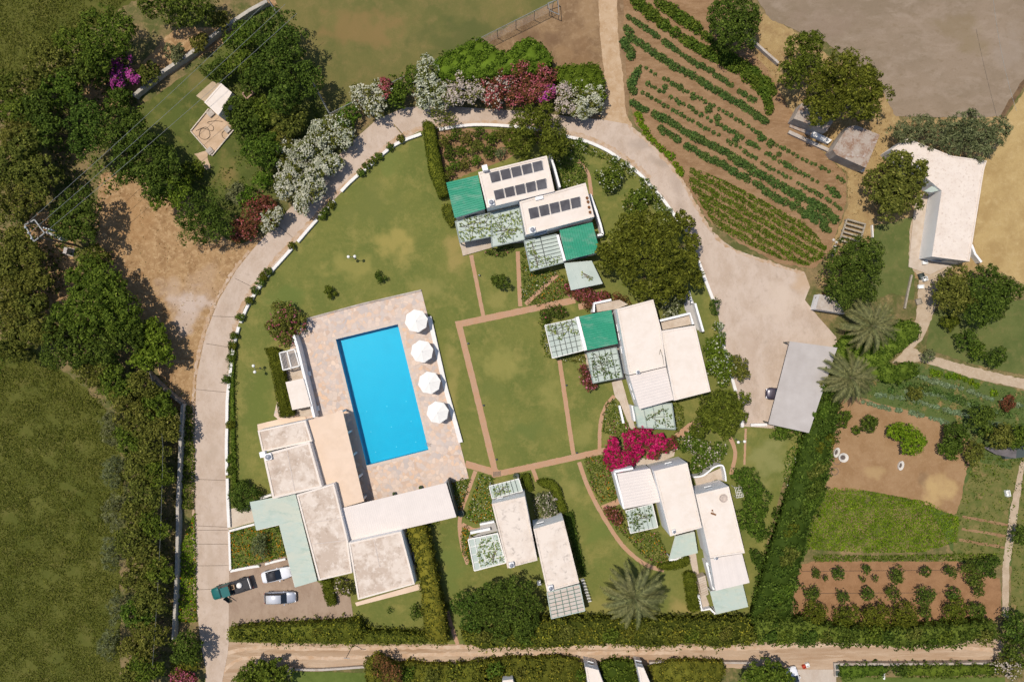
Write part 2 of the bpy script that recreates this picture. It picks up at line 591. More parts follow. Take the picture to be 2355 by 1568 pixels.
def hedge(label, pts, h, leaf='hedge', size=0.26, dens=55.0, name='hedge', cat='hedge', rough=0.10, group=None, sm=False,
          flower=None, fl=6.0, wl=0.9, over=0.08, kind=None, fl_size=0.22, wall=True):
    """a clipped or loose planting with a body: pts is its top outline as seen from above"""
    r = seed()
    if sm:
        pts = smooth_poly(pts, 4)
    P = [(p.x, p.y) for p in WS(pts, h)]
    cx = sum(p[0] for p in P) / len(P)
    cy = sum(p[1] for p in P) / len(P)
    P = [(x - cx, y - cy) for x, y in P]
    A = area(P)
    rr = np.random.default_rng(_seed[0] + 5000)
    top = sample_poly(P, int(A * dens), r)
    zb = bumps(top[:, 0], top[:, 1], rr, rough, wl)
    pos = [np.column_stack([top, h + zb + r.uniform(-0.16, 0.04, len(top))])]
    nn = [_norm(np.column_stack([0.75 * r.normal(size=(len(top), 2)), 0.55 + r.random(len(top))]))]
    n = len(P)
    for i in range(n):
        a, b = np.array(P[i]), np.array(P[(i + 1) % n])
        l = np.linalg.norm(b - a)
        k = int(l * h * dens * 0.75)
        if k == 0:
            continue
        t, zz = r.random(k), r.random(k) ** 0.8 * h
        e = (b - a) / max(l, 1e-6)
        out = np.array([e[1], -e[0]])
        mid = (a + b) / 2
        if in_poly(np.array([mid + out * 0.05]), P)[0]:
            out = -out
        off = r.uniform(-0.12, over, k) + bumps(t * l + i * 3.1, zz, rr, rough * 0.9, wl)
        p = a + np.outer(t, b - a) + np.outer(off, out)
        pos.append(np.column_stack([p, zz]))
        nn.append(_norm(np.column_stack([np.tile(out, (k, 1)), np.full(k, 0.35)]) + 0.7 * r.normal(size=(k, 3))))
    pos, nn = np.concatenate(pos), np.concatenate(nn)
    body = None
    if wall and h > 0.45:
        try:
            B = inset(P, 0.16)
            body = MB().prism(B, 0.0, h - 0.2)
        except Exception:
            body = None
    me = quad_mesh(name, leaf_arrays(pos, nn, size, 0.62, r), leaf, (body.v, body.f) if body else None)
    if flower:
        t = thing(name, label, cat, (cx, cy, 0), 0, group)
        link(bpy.data.objects.new('foliage', me), t)
        fls = flower if isinstance(flower, (list, tuple)) else [flower]
        for f in fls:
            k = int(A * fl / len(fls))
            p = sample_poly(P, k, r)
            pos = np.column_stack([p, h + bumps(p[:, 0], p[:, 1], np.random.default_rng(_seed[0] + 5000), rough, wl) + 0.05 + r.uniform(0, 0.08, len(p))])
            g = bumps(p[:, 0], p[:, 1], r, 1.0, 2.2)
            pos = pos[(g > -0.15) | (r.random(len(p)) < 0.25)]
            nn = _norm(np.column_stack([0.5 * r.normal(size=(len(pos), 2)), np.ones(len(pos))]))
            link(bpy.data.objects.new('blossom', quad_mesh('blossom', leaf_arrays(pos, nn, fl_size, 0.9, r), f)), t)
        return tag(t, kind=kind)
    o = bpy.data.objects.new(name, me)
    o.location = (cx, cy, 0)
    link(o)
    return tag(o, label, cat, group, kind)
def ordinal(i):
    names = ['first', 'second', 'third', 'fourth', 'fifth', 'sixth', 'seventh', 'eighth', 'ninth', 'tenth', 'eleventh', 'twelfth',
             'thirteenth', 'fourteenth', 'fifteenth', 'sixteenth', 'seventeenth', 'eighteenth', 'nineteenth', 'twentieth']
    if i < 20:
        return names[i]
    tens = {2: 'twenty', 3: 'thirty', 4: 'forty', 5: 'fifty', 6: 'sixty'}
    n = i + 1
    return f'{n}{"th" if 10 < n % 100 < 14 else {1: "st", 2: "nd", 3: "rd"}.get(n % 10, "th")}'

# ================================================================== THE GROUND
ground_mat('g_base', [((0.208, 0.150, 0.072),), ((0.091, 0.098, 0.029), 0.25, 0.40, 0.58), ((0.364, 0.247, 0.117), 0.9, 0.5, 0.75, 0.7),
                      ((0.065, 0.072, 0.023), 3.0, 0.5, 0.7, 0.5)], bump=0.08, bscale=4)
gm = region('ground', [(-4500, -4500), (6800, -4500), (6800, 6000), (-4500, 6000)], 0.0, MATS['g_base'])

ground_mat('g_meadow', [((0.095, 0.098, 0.020),), ((0.069, 0.079, 0.014), 0.10, 0.42, 0.60), ((0.122, 0.110, 0.030), 0.3, 0.52, 0.70, 0.8), ((0.065, 0.073, 0.014), 1.2, 0.48, 0.66, 0.6),
                        ((0.136, 0.120, 0.035), 3.0, 0.54, 0.70, 0.5)], bump=0.06, bscale=4)
region('meadow', [(-900, 770), (60, 785), (180, 880), (262, 960), (285, 1100), (272, 1240), (278, 1400), (275, 1568), (280, 2100), (-900, 2100)],
       0.012, MATS['g_meadow'], jit=2.5, seed=3)
region('upper_meadow', [(-900, -700), (420, -700), (330, -10), (250, 40), (160, 90), (60, 150), (0, 230), (-900, 500)], 0.012,
       MATS['g_meadow'], jit=3, seed=4)

ground_mat('g_straw', [((0.33, 0.205, 0.10),), ((0.24, 0.14, 0.065), 0.5, 0.45, 0.62), ((0.43, 0.29, 0.155), 1.5, 0.48, 0.64, 0.9),
                       ((0.17, 0.115, 0.05), 5.0, 0.55, 0.72, 0.6)],
           patches=[((440, 700), 62, 55, (0.47, 0.38, 0.32), 0.9), ((425, 740), 30, 40, (0.46, 0.37, 0.31), 0.7), ((395, 655), 40, 30, (0.42, 0.31, 0.22), 0.6),
                    ((470, 640), 45, 40, (0.40, 0.28, 0.18), 0.5), ((300, 520), 60, 70, (0.33, 0.19, 0.085), 0.5)], bump=0.05, bscale=5)
region('dirt_lot', [(240, 400), (330, 400), (420, 440), (480, 520), (560, 540), (640, 560), (560, 640), (500, 730), (470, 800), (455, 900), (452, 980),
                    (400, 930), (330, 780), (250, 640), (215, 540), (225, 450)], 0.016, MATS['g_straw'], sm=True, jit=1.2, seed=8)
region('straw_verge', [(400, 70), (520, 60), (600, 5), (640, 10), (560, 90), (460, 130), (390, 175), (250, 250), (190, 260), (200, 190), (330, 140)], 0.016,
       MATS['g_straw'], sm=True, jit=1.5, seed=9)
region('straw_clearing', [(60, 500), (150, 500), (170, 600), (165, 690), (90, 720), (70, 620)], 0.016, MATS['g_straw'], sm=True, jit=1.5, seed=10)

ground_mat('g_garden', [((0.101, 0.115, 0.027),), ((0.068, 0.084, 0.019), 0.3, 0.4, 0.6), ((0.176, 0.149, 0.047), 0.8, 0.5, 0.72, 0.8),
                        ((0.054, 0.068, 0.016), 4, 0.5, 0.7, 0.5)], bump=0.05, bscale=4,
           patches=[((405, 270), 36, 34, (0.085, 0.105, 0.024), 0.8), ((520, 400), 30, 50, (0.19, 0.14, 0.05), 0.8), ((455, 185), 30, 25, (0.17, 0.13, 0.05), 0.6)])
region('shady_garden', [(600, 20), (650, 40), (715, 180), (757, 262), (720, 330), (640, 430), (600, 530), (540, 560), (470, 500), (430, 440), (360, 340),
                        (300, 270), (360, 220), (470, 140)], 0.020, MATS['g_garden'], sm=True, jit=1.0, seed=5)

ground_mat('g_pitch', [((0.156, 0.135, 0.045),), ((0.106, 0.110, 0.033), 0.12, 0.42, 0.60), ((0.219, 0.156, 0.062), 0.45, 0.5, 0.72, 0.7),
                       ((0.112, 0.106, 0.033), 6, 0.4, 0.65, 0.5)], bump=0.02,
           patches=[((830, 60), 110, 55, (0.20, 0.135, 0.052), 0.8), ((1080, 90), 140, 80, (0.080, 0.092, 0.028), 0.7), ((900, 200), 90, 50, (0.12, 0.105, 0.035), 0.6)])
region('sports_pitch', [(628, -10), (560, -260), (1500, -260), (1500, -112), (1276, 4), (757, 260), (714, 186)], 0.024, MATS['g_pitch'])
ground_mat('g_dirt', [((0.268, 0.173, 0.092),), ((0.179, 0.110, 0.058), 0.3, 0.4, 0.62), ((0.336, 0.231, 0.137), 1.4, 0.5, 0.72, 0.7), ((0.147, 0.095, 0.047), 6, 0.55, 0.7, 0.4)],
           bump=0.04, patches=[((1260, 90), 70, 40, (0.15, 0.09, 0.05), 0.7), ((1330, 130), 50, 60, (0.22, 0.13, 0.065), 0.5)])
region('dirt_yard', [(1110, 92), (1276, 6), (1460, -90), (1470, 20), (1440, 290), (1340, 280), (1240, 200), (1150, 150)], 0.020, MATS['g_dirt'], jit=1, seed=6)
ground_mat('g_track', [((0.45, 0.32, 0.20),), ((0.38, 0.25, 0.14), 0.6, 0.42, 0.62), ((0.52, 0.40, 0.28), 1.5, 0.5, 0.7, 0.6)], bump=0.03)
region('dirt_track', [(1378, -260), (1420, -260), (1418, -20), (1422, 90), (1432, 180), (1440, 262), (1452, 292), (1386, 282), (1392, 200), (1382, 110), (1376, 0)],
       0.032, MATS['g_track'], sm=True, jit=0.7, seed=7)

ground_mat('g_soil', [((0.275, 0.168, 0.088),), ((0.215, 0.125, 0.062), 0.4, 0.44, 0.60), ((0.33, 0.21, 0.12), 1.5, 0.5, 0.66, 0.7), ((0.17, 0.098, 0.048), 5, 0.5, 0.66, 0.45)],
           bump=0.08, bscale=4, stretch=(0.6, 1.8, 0.56))
region('crop_field', [(1432, -200), (1660, -200), (1700, 90), (1765, 160), (1805, 235), (1870, 330), (1945, 400), (1945, 470), (1905, 590), (1868, 618), (1790, 606),
                      (1700, 560), (1625, 505), (1575, 420), (1505, 335), (1458, 282), (1440, 180), (1434, 60)], 0.028, MATS['g_soil'], jit=1.0, seed=11)
ground_mat('g_drygrass', [((0.34, 0.235, 0.105),), ((0.26, 0.165, 0.075), 0.4, 0.42, 0.62), ((0.42, 0.31, 0.15), 1.4, 0.5, 0.7, 0.7), ((0.19, 0.13, 0.06), 5, 0.52, 0.7, 0.5)],
           bump=0.06)
region('dry_verge', [(1690, 60), (1760, 30), (1850, 90), (2050, 230), (2070, 280), (2310, 262), (2300, 640), (2110, 640), (1880, 660), (1900, 600), (1950, 470), (1948, 400),
                     (1870, 330), (1805, 235)], 0.024, MATS['g_drygrass'], jit=1.5, seed=12)
ground_mat('g_fallow', [((0.245, 0.185, 0.130),), ((0.205, 0.155, 0.105), 0.10, 0.42, 0.60), ((0.295, 0.23, 0.172), 0.4, 0.48, 0.68, 0.7),
                        ((0.18, 0.132, 0.08), 1.1, 0.54, 0.70, 0.55), ((0.17, 0.125, 0.08), 9, 0.55, 0.7, 0.3)], bump=0.05, bscale=3, stretch=(0.75, 1.35, 0.5),
           patches=[((2190, 60), 60, 30, (0.19, 0.14, 0.075), 0.5), ((2230, 100), 50, 40, (0.20, 0.15, 0.08), 0.5), ((1900, 60), 90, 50, (0.225, 0.165, 0.12), 0.5), ((2330, 120), 50, 60, (0.27, 0.215, 0.165), 0.6)])
region('fallow_field', [(1735, -260), (3000, -260), (3000, 40), (2380, 150), (2305, 268), (2250, 272), (2060, 268), (2010, 180), (1900, 100), (1770, 45), (1740, 0)],
       0.036, MATS['g_fallow'], jit=1.0, seed=13)
ground_mat('g_stubble', [((0.40, 0.285, 0.125),), ((0.33, 0.225, 0.095), 0.25, 0.42, 0.62), ((0.46, 0.34, 0.165), 0.9, 0.5, 0.7, 0.7), ((0.29, 0.19, 0.085), 4, 0.5, 0.7, 0.4)], bump=0.05)
region('stubble_field', [(2310, 275), (2390, 160), (3000, 60), (3000, 760), (2354, 655), (2300, 625), (2235, 600), (2262, 380)], 0.032, MATS['g_stubble'], jit=1.0, seed=14)
region('ditch', strip_poly([(2300, 272), (2330, 228), (2362, 180), (2420, 110)], 11), 0.042,
       ground_mat('g_ditch', [((0.17, 0.105, 0.055),), ((0.11, 0.07, 0.04), 1.2, 0.4, 0.6)], bump=0.06), jit=0.8, seed=15)

# ---- right hand gardens
ground_mat('g_rlawn', [((0.110, 0.126, 0.037),), ((0.082, 0.104, 0.028), 0.3, 0.42, 0.62), ((0.165, 0.148, 0.053), 0.9, 0.5, 0.72, 0.7), ((0.078, 0.093, 0.024), 6, 0.5, 0.7, 0.4)], bump=0.03)
region('side_lawn', [(2140, 720), (2200, 700), (2354, 690), (2700, 690), (2700, 905), (2354, 862), (2240, 838), (2128, 802)], 0.028, MATS['g_rlawn'], jit=0.8, seed=16)
region('rough_lawn', [(2012, 520), (2098, 500), (2105, 600), (2100, 690), (2050, 672), (1990, 700), (1985, 600)], 0.028, MATS['g_rlawn'], jit=1.5, seed=17)
ground_mat('g_gravel', [((0.43, 0.335, 0.235),), ((0.36, 0.27, 0.18), 0.6, 0.42, 0.62), ((0.50, 0.41, 0.31), 2.2, 0.5, 0.7, 0.7), ((0.33, 0.25, 0.17), 9, 0.5, 0.7, 0.4)], bump=0.03)
region('gravel_path', [(2092, 520), (2110, 470), (2125, 460), (2120, 560), (2115, 600), (2200, 605), (2160, 650), (2152, 700), (2138, 740), (2120, 780), (2100, 800), (2118, 812),
                       (2240, 845), (2354, 872), (2700, 935), (2700, 970), (2354, 895), (2230, 868), (2120, 832), (2050, 834), (2062, 822), (2098, 785), (2106, 720), (2112, 640), (2088, 605)],
       0.040, MATS['g_gravel'], jit=0.8, seed=18)
ground_mat('g_veg', [((0.085, 0.112, 0.031),), ((0.260, 0.171, 0.070), 0.45, 0.54, 0.66), ((0.062, 0.099, 0.021), 1.2, 0.5, 0.66, 0.8)], bump=0.06)
region('vegetable_bed', [(1935, 905), (1975, 862), (2040, 840), (2130, 836), (2240, 870), (2354, 898), (2700, 970), (2700, 1300), (2354, 1300), (2290, 1300), (2200, 1290), (2150, 1190), (2000, 940)],
       0.024, MATS['g_veg'], jit=1.0, seed=19)
ground_mat('g_bare', [((0.30, 0.185, 0.095),), ((0.255, 0.15, 0.072), 0.4, 0.42, 0.62), ((0.34, 0.22, 0.12), 1.8, 0.5, 0.7, 0.6)],
           patches=[((2155, 1125), 48, 38, (0.42, 0.29, 0.13), 0.85), ((2010, 1090), 25, 22, (0.37, 0.25, 0.12), 0.7), ((2120, 1100), 20, 22, (0.17, 0.11, 0.06), 0.5)], bump=0.05)
region('bare_plot', [(1915, 940), (1960, 912), (2030, 930), (2110, 950), (2200, 985), (2235, 1030), (2215, 1110), (2212, 1180), (2180, 1180), (2100, 1150), (2000, 1128), (1895, 1118),
                     (1905, 1040)], 0.036, MATS['g_bare'], sm=True, jit=1.0, seed=20)
ground_mat('g_strips', [((0.150, 0.138, 0.043),), ((0.090, 0.108, 0.026), 0.7, 0.42, 0.62), ((0.312, 0.192, 0.096), 0.5, 0.56, 0.72, 0.8)], bump=0.05)
region('weedy_strips', [(2195, 1185), (2240, 1060), (2330, 1080), (2318, 1180), (2308, 1300), (2190, 1285)], 0.040, MATS['g_strips'], jit=1.0, seed=21)
for (a, b) in (((2212, 1187), (2318, 1207)), ((2210, 1215), (2312, 1232)), ((2205, 1240), (2308, 1258))):
    region('furrow', strip_poly([a, b], 6), 0.048, MATS['g_soil'], jit=0.6, seed=int(a[1]))
region('narrow_path', [(2346, 1058), (2356, 1060), (2338, 1190), (2320, 1300), (2318, 1418), (2303, 1418), (2304, 1300), (2322, 1170)], 0.050, MATS['g_gravel'], jit=0.6, seed=22)
ground_mat('g_orchard', [((0.28, 0.155, 0.078),), ((0.225, 0.12, 0.058), 0.5, 0.42, 0.62), ((0.34, 0.19, 0.095), 2.0, 0.5, 0.7, 0.5)], bump=0.04)
region('orchard_soil', [(1840, 1298), (1870, 1290), (2200, 1290), (2300, 1330), (2303, 1420), (2240, 1440), (2000, 1450), (1830, 1440), (1822, 1380)], 0.044, MATS['g_orchard'], jit=1.0, seed=23)
region('side_plot', [(2325, 1060), (2700, 1080), (2700, 1500), (2322, 1420), (2326, 1290)], 0.030, MATS['g_strips'], jit=1.0, seed=24)

# ---- lower track
ground_mat('g_lowtrack', [((0.41, 0.295, 0.20),), ((0.33, 0.215, 0.13), 0.35, 0.44, 0.62), ((0.52, 0.40, 0.29), 0.8, 0.5, 0.68, 0.8), ((0.26, 0.16, 0.09), 6, 0.5, 0.7, 0.3)],
           bump=0.04, stretch=(0.22, 1.8, 0.0))
region('lower_track', [(470, 1470), (540, 1470), (1000, 1470), (1300, 1462), (1720, 1452), (1900, 1450), (2250, 1452), (2310, 1478), (2300, 1515), (2200, 1524), (1935, 1526),
                       (1922, 1545), (1922, 1700), (1822, 1700), (1826, 1535), (1700, 1535), (1500, 1530), (1300, 1528), (1000, 1532), (700, 1536), (580, 1530),
                       (545, 1560), (530, 1700), (470, 1700), (480, 1560)], 0.028, MATS['g_lowtrack'], jit=1.0, seed=25)
for k, pl in enumerate(([(520, 1500), (600, 1488), (760, 1491), (1000, 1487), (1300, 1487), (1700, 1490), (1900, 1482), (2100, 1484), (2280, 1492)],
                        [(500, 1560), (540, 1520), (600, 1510), (760, 1512), (1000, 1504), (1300, 1501), (1560, 1500)])):
    region('wheel_track', strip_poly(pl, 8), 0.034, ground_mat(f'g_rut{k}', [((0.52, 0.39, 0.28),), ((0.44, 0.29, 0.18), 0.8, 0.42, 0.62)]), jit=1.0, seed=30 + k)
ground_mat('g_lawn2', [((0.104, 0.137, 0.029),), ((0.078, 0.107, 0.021), 0.4, 0.42, 0.62), ((0.137, 0.156, 0.039), 2.0, 0.5, 0.7, 0.6)], bump=0.03)
region('lower_lawn', [(668, 1542), (860, 1546), (860, 1700), (668, 1700)], 0.036, MATS['g_lawn2'])
region('corner_lawn', [(1935, 1556), (2310, 1556), (2310, 1700), (1935, 1700)], 0.036, MATS['g_lawn2'])

# ---- the lawn inside the drive
DRIVE_IN = [(526, 1475), (528, 1300), (526, 1200), (520, 1100), (520, 960), (525, 870), (537, 780), (562, 706), (604, 640), (682, 554), (762, 466), (832, 395),
            (902, 333), (970, 300), (1080, 288), (1180, 292), (1330, 318), (1390, 342), (1440, 372), (1490, 414), (1530, 466), (1570, 522), (1600, 582), (1625, 650),
            (1650, 722), (1666, 800), (1682, 870), (1702, 930), (1708, 976)]
ground_mat('g_lawn', [((0.156, 0.159, 0.040),), ((0.119, 0.137, 0.033), 0.13, 0.43, 0.57), ((0.226, 0.199, 0.058), 0.28, 0.50, 0.64, 0.8), ((0.123, 0.137, 0.033), 0.75, 0.50, 0.64, 0.6),
                      ((0.198, 0.185, 0.053), 2.2, 0.52, 0.66, 0.5), ((0.101, 0.114, 0.026), 7.0, 0.48, 0.66, 0.45)],
           patches=[((905, 560), 60, 50, (0.286, 0.235, 0.068), 0.84), ((860, 470), 80, 55, (0.130, 0.141, 0.037), 0.79), ((800, 610), 70, 35, (0.248, 0.218, 0.061), 0.70),
                    ((1045, 590), 30, 55, (0.297, 0.224, 0.077), 0.70), ((660, 690), 50, 40, (0.116, 0.146, 0.035), 0.79), ((600, 930), 40, 120, (0.116, 0.140, 0.031), 0.60),
                    ((1210, 990), 55, 45, (0.116, 0.139, 0.035), 0.84), ((1150, 830), 70, 50, (0.248, 0.224, 0.064), 0.70), ((1270, 900), 34, 70, (0.231, 0.213, 0.061), 0.60), ((1120, 900), 40, 30, (0.121, 0.140, 0.036), 0.60),
                    ((1040, 900), 24, 140, (0.248, 0.213, 0.066), 0.74), ((1340, 1000), 28, 40, (0.226, 0.207, 0.061), 0.60), ((1370, 1220), 45, 70, (0.123, 0.151, 0.035), 0.70), ((980, 660), 50, 40, (0.242, 0.213, 0.066), 0.60),
                    ((1370, 1390), 70, 25, (0.253, 0.218, 0.066), 0.60), ((1560, 1390), 34, 24, (0.308, 0.235, 0.083), 0.70), ((1760, 1060), 60, 70, (0.220, 0.213, 0.077), 0.79), ((700, 800), 60, 40, (0.209, 0.190, 0.055), 0.60),
                    ((1030, 1290), 40, 70, (0.119, 0.151, 0.037), 0.74), ((900, 370), 45, 35, (0.138, 0.162, 0.040), 0.60), ((1140, 690), 30, 30, (0.248, 0.218, 0.066), 0.60), ((1300, 1120), 40, 30, (0.220, 0.202, 0.061), 0.50)], bump=0.03, bscale=7)
region('lawn', DRIVE_IN + [(1770, 985), (1850, 1000), (1835, 1060), (1800, 1110), (1770, 1220), (1740, 1330), (1720, 1440), (1500, 1470), (1050, 1480), (800, 1480)],
       0.044, MATS['g_lawn'])

region('shrub_soil', [(1005, 300), (1060, 296), (1180, 300), (1210, 340), (1160, 370), (1100, 392), (1040, 415), (1022, 400), (1012, 350)], 0.050, MATS['g_soil'], jit=1, seed=77)
# ---- concrete drive
def concrete(name, c, c2, c3, patches=()):
    return ground_mat(name, [(c,), (c2, 0.35, 0.42, 0.62), (c3, 1.2, 0.55, 0.72, 0.7), ((c2[0] * 0.8, c2[1] * 0.78, c2[2] * 0.75), 0.12, 0.55, 0.72, 0.6),
                             ((c[0] * 1.12, c[1] * 1.12, c[2] * 1.14), 4, 0.5, 0.7, 0.4)], bump=0.01, rough=0.85, stretch=(1.2, 0.8, 0.3), patches=patches)
road_m = concrete('g_drive', (0.48, 0.385, 0.31), (0.415, 0.32, 0.245), (0.34, 0.265, 0.205),
                  patches=[((1490, 330), 60, 22, (0.33, 0.26, 0.205), 0.7), ((1560, 420), 22, 60, (0.34, 0.265, 0.21), 0.6), ((1530, 370), 40, 16, (0.30, 0.235, 0.18), 0.6), ((1590, 510), 14, 50, (0.36, 0.28, 0.22), 0.5),
                           ((1800, 700), 60, 50, (0.52, 0.42, 0.335), 0.6), ((1720, 800), 30, 60, (0.41, 0.31, 0.235), 0.5), ((487, 1040), 30, 30, (0.37, 0.285, 0.215), 0.5), ((485, 1320), 14, 120, (0.39, 0.30, 0.225), 0.5), ((1860, 650), 40, 30, (0.42, 0.29, 0.18), 0.7)])
DRIVE_OUT = [(470, 1620), (474, 1540), (462, 1480), (453, 1400), (450, 1200), (447, 1000), (452, 870), (472, 770), (503, 690), (543, 622), (578, 578), (640, 508), (720, 420),
             (800, 335), (866, 276), (930, 248), (1010, 244), (1100, 250), (1180, 255), (1260, 262), (1330, 272), (1386, 276), (1442, 286), (1502, 340), (1560, 408), (1600, 478),
             (1640, 540), (1690, 574), (1768, 602), (1850, 628), (1862, 660), (1850, 690), (1882, 730), (1922, 775), (1925, 800), (1880, 990), (1768, 984), (1708, 980)]
drive = region('concrete_drive', DRIVE_OUT + DRIVE_IN[::-1] + [(524, 1500), (512, 1560), (506, 1620)], 0.052, road_m)
region('drive_edge', strip_poly([(x + 0, y - 0) for x, y in [(535, 770), (556, 706), (598, 638), (676, 552), (756, 464), (826, 393), (897, 330), (966, 296), (1080, 283), (1180, 286), (1332, 311), (1394, 336), (1446, 368), (1497, 410)]], 9), 0.060,
       ground_mat('g_edge', [((0.40, 0.27, 0.165),), ((0.47, 0.365, 0.28), 0.7, 0.42, 0.60), ((0.33, 0.21, 0.12), 2.0, 0.5, 0.66, 0.6)]), jit=1.6, seed=91, step=4)
region('drive_margin', strip_poly([(449, 1380), (446, 1200), (443, 1000), (448, 868), (468, 768), (499, 688), (539, 620), (574, 576)], 7), 0.060, MATS['g_edge'], jit=1.5, seed=93, step=4)
region('drive_margin', strip_poly([(1446, 290), (1505, 343), (1563, 410), (1603, 480), (1643, 542), (1692, 577), (1770, 605), (1850, 630)], 7), 0.060, MATS['g_edge'], jit=1.5, seed=94, step=4)
joint_m = solid('joint', (0.16, 0.12, 0.09), 0.9)
for (a, b) in (((449, 1101), (521, 1104)), ((449, 1208), (524, 1211)), ((450, 1218), (524, 1218)), ((451, 1355), (524, 1352)), ((451, 1250), (526, 1250)), ((450, 895), (523, 902)),
               ((487, 727), (557, 730)), ((474, 790), (537, 800)), ((540, 640), (590, 665)), ((640, 520), (690, 560)), ((452, 1300), (526, 1299))):
    region('joint', strip_poly([a, b], 1.1, False), 0.058, joint_m, parent=drive)
park_m = concrete('g_park', (0.33, 0.245, 0.18), (0.275, 0.195, 0.14), (0.24, 0.17, 0.12))
region('car_park', [(527, 1312), (655, 1278), (735, 1340), (800, 1330), (812, 1416), (700, 1428), (560, 1436), (526, 1440)], 0.060, park_m)
region('entrance_slab', [(527, 1170), (580, 1160), (600, 1195), (560, 1206), (527, 1216)], 0.060, concrete('g_slab', (0.52, 0.44, 0.35), (0.46, 0.37, 0.28), (0.40, 0.32, 0.25)))
region('drive_apron', [(1822, 1538), (1922, 1538), (1922, 1700), (1822, 1700)], 0.040, concrete('g_apron', (0.47, 0.40, 0.33), (0.42, 0.34, 0.27), (0.37, 0.30, 0.24)))

# ---- brick garden paths
def brick_mat():
    m, nt, b = _new('g_brick')
    tc = N(nt, 'TexCoord')
    mp = N(nt, 'Mapping')
    mp.inputs['Rotation'].default_value = (0, 0, 0.23)
    nt.links.new(tc.outputs['Object'], mp.inputs['Vector'])
    br = N(nt, 'TexBrick')
    br.inputs['Scale'].default_value = 4.0
    br.inputs['Color1'].default_value = rgb((0.43, 0.245, 0.145))
    br.inputs['Color2'].default_value = rgb((0.36, 0.195, 0.11))
    br.inputs['Mortar'].default_value = rgb((0.40, 0.29, 0.20))
    br.inputs['Mortar Size'].default_value = 0.03
    nt.links.new(mp.outputs[0], br.inputs['Vector'])
    f = noise(nt, tc.outputs['Object'], 0.8, 5, 0.6)
    nt.links.new(mixc(nt, f, br.outputs['Color'], (0.40, 0.225, 0.125)), b.inputs['Base Color'])
    b.inputs['Roughness'].default_value = 0.9
    MATS['g_brick'] = m
    return m
brick_m = brick_mat()
PATHS = [([(1048, 747), (1185, 718), (1322, 690)], 15), ([(1056, 750), (1098, 918), (1139, 1088)], 14), ([(1083, 587), (1112, 731)], 9), ([(1190, 578), (1196, 705)], 9.5),
         ([(1282, 630), (1208, 700)], 9.5), ([(1286, 828), (1318, 1044)], 10), ([(1070, 1066), (1146, 1088)], 16), ([(1130, 1092), (1270, 1062), (1398, 1034)], 14),
         ([(1412, 910), (1392, 935), (1380, 975), (1378, 1038)], 8.5), ([(1331, 1062), (1352, 1120), (1384, 1182), (1430, 1252), (1482, 1296), (1526, 1310)], 9.5),
         ([(1224, 1076), (1235, 1106)], 9), ([(1093, 1082), (1076, 1130), (1060, 1175), (1057, 1215), (1064, 1262), (1076, 1296)], 9), ([(1384, 1168), (1424, 1152)], 13),
         ([(1062, 1205), (1090, 1218), (1112, 1214)], 10), ([(1714, 985), (1711, 1068)], 5), ([(1028, 1404), (1037, 1436), (1052, 1480)], 9), ([(1328, 370), (1352, 400), (1360, 460)], 8),
         ([(1556, 1005), (1600, 975), (1640, 985)], 18), ([(1675, 1000), (1690, 1040), (1680, 1090)], 9), ([(1330, 706), (1355, 700)], 14)]
for i, (pl, w) in enumerate(PATHS):
    region('brick_path', strip_poly(pl, w), 0.056 + 0.0042 * (i % 4), brick_m, jit=0.25, seed=60 + i, step=5)

# ---- pool terrace and pool
def deck_mat():
    m, nt, b = _new('g_deck')
    tc = N(nt, 'TexCoord')
    vo = N(nt, 'TexVoronoi')
    vo.inputs['Scale'].default_value = 1.7
    nt.links.new(tc.outputs['Object'], vo.inputs['Vector'])
    cr = N(nt, 'ValToRGB')
    e = cr.color_ramp.elements
    e[0].color = rgb((0.46, 0.33, 0.25))
    e[1].color = rgb((0.58, 0.46, 0.37))
    for p, c in ((0.25, (0.62, 0.42, 0.28)), (0.45, (0.50, 0.40, 0.34)), (0.62, (0.66, 0.50, 0.38)), (0.8, (0.42, 0.36, 0.33))):
        x = e.new(p)
        x.color = rgb(c)
    sx = N(nt, 'SeparateColor')
    nt.links.new(vo.outputs['Color'], sx.inputs[0])
    nt.links.new(sx.outputs[0], cr.inputs[0])
    ve = N(nt, 'TexVoronoi', feature='DISTANCE_TO_EDGE')
    ve.inputs['Scale'].default_value = 1.7
    nt.links.new(tc.outputs['Object'], ve.inputs['Vector'])
    mr = N(nt, 'MapRange')
    mr.inputs[1].default_value = 0.0
    mr.inputs[2].default_value = 0.06
    nt.links.new(ve.outputs['Distance'], mr.inputs[0])
    c = mixc(nt, mr.outputs[0], (0.46, 0.36, 0.29), cr.outputs[0])
    f = noise(nt, tc.outputs['Object'], 0.22, 5, 0.6, 0.42, 0.62)
    mm = N(nt, 'Math', operation='MULTIPLY')
    nt.links.new(f, mm.inputs[0])
    mm.inputs[1].default_value = 0.45
    c = mixc(nt, mm.outputs[0], c, (0.55, 0.46, 0.40))
    nt.links.new(c, b.inputs['Base Color'])
    b.inputs['Roughness'].default_value = 0.8
    bp = N(nt, 'Bump')
    bp.inputs['Distance'].default_value = 0.01
    nt.links.new(mr.outputs[0], bp.inputs['Height'])
    nt.links.new(bp.outputs[0], b.inputs['Normal'])
    return m
DECKZ = 0.14
deck_pts = [q(1, 1, 560, 1280), q(1, 1, 1572, 1030), q(1, 2, 1982, 1180), q(1, 2, 1800, 1225), q(1, 2, 870, 1460), q(1, 2, 600, 900), q(1, 2, 300, 640), q(1, 1, 470, 1420)]
pool_pts = [q(1, 1, 835, 1455), q(1, 1, 1370, 1325), q(1, 2, 1635, 935), q(1, 2, 1100, 1070)]
D = [(p.x, p.y) for p in WS(deck_pts, DECKZ)]
Pp = [(p.x, p.y) for p in WS(pool_pts, DECKZ)]
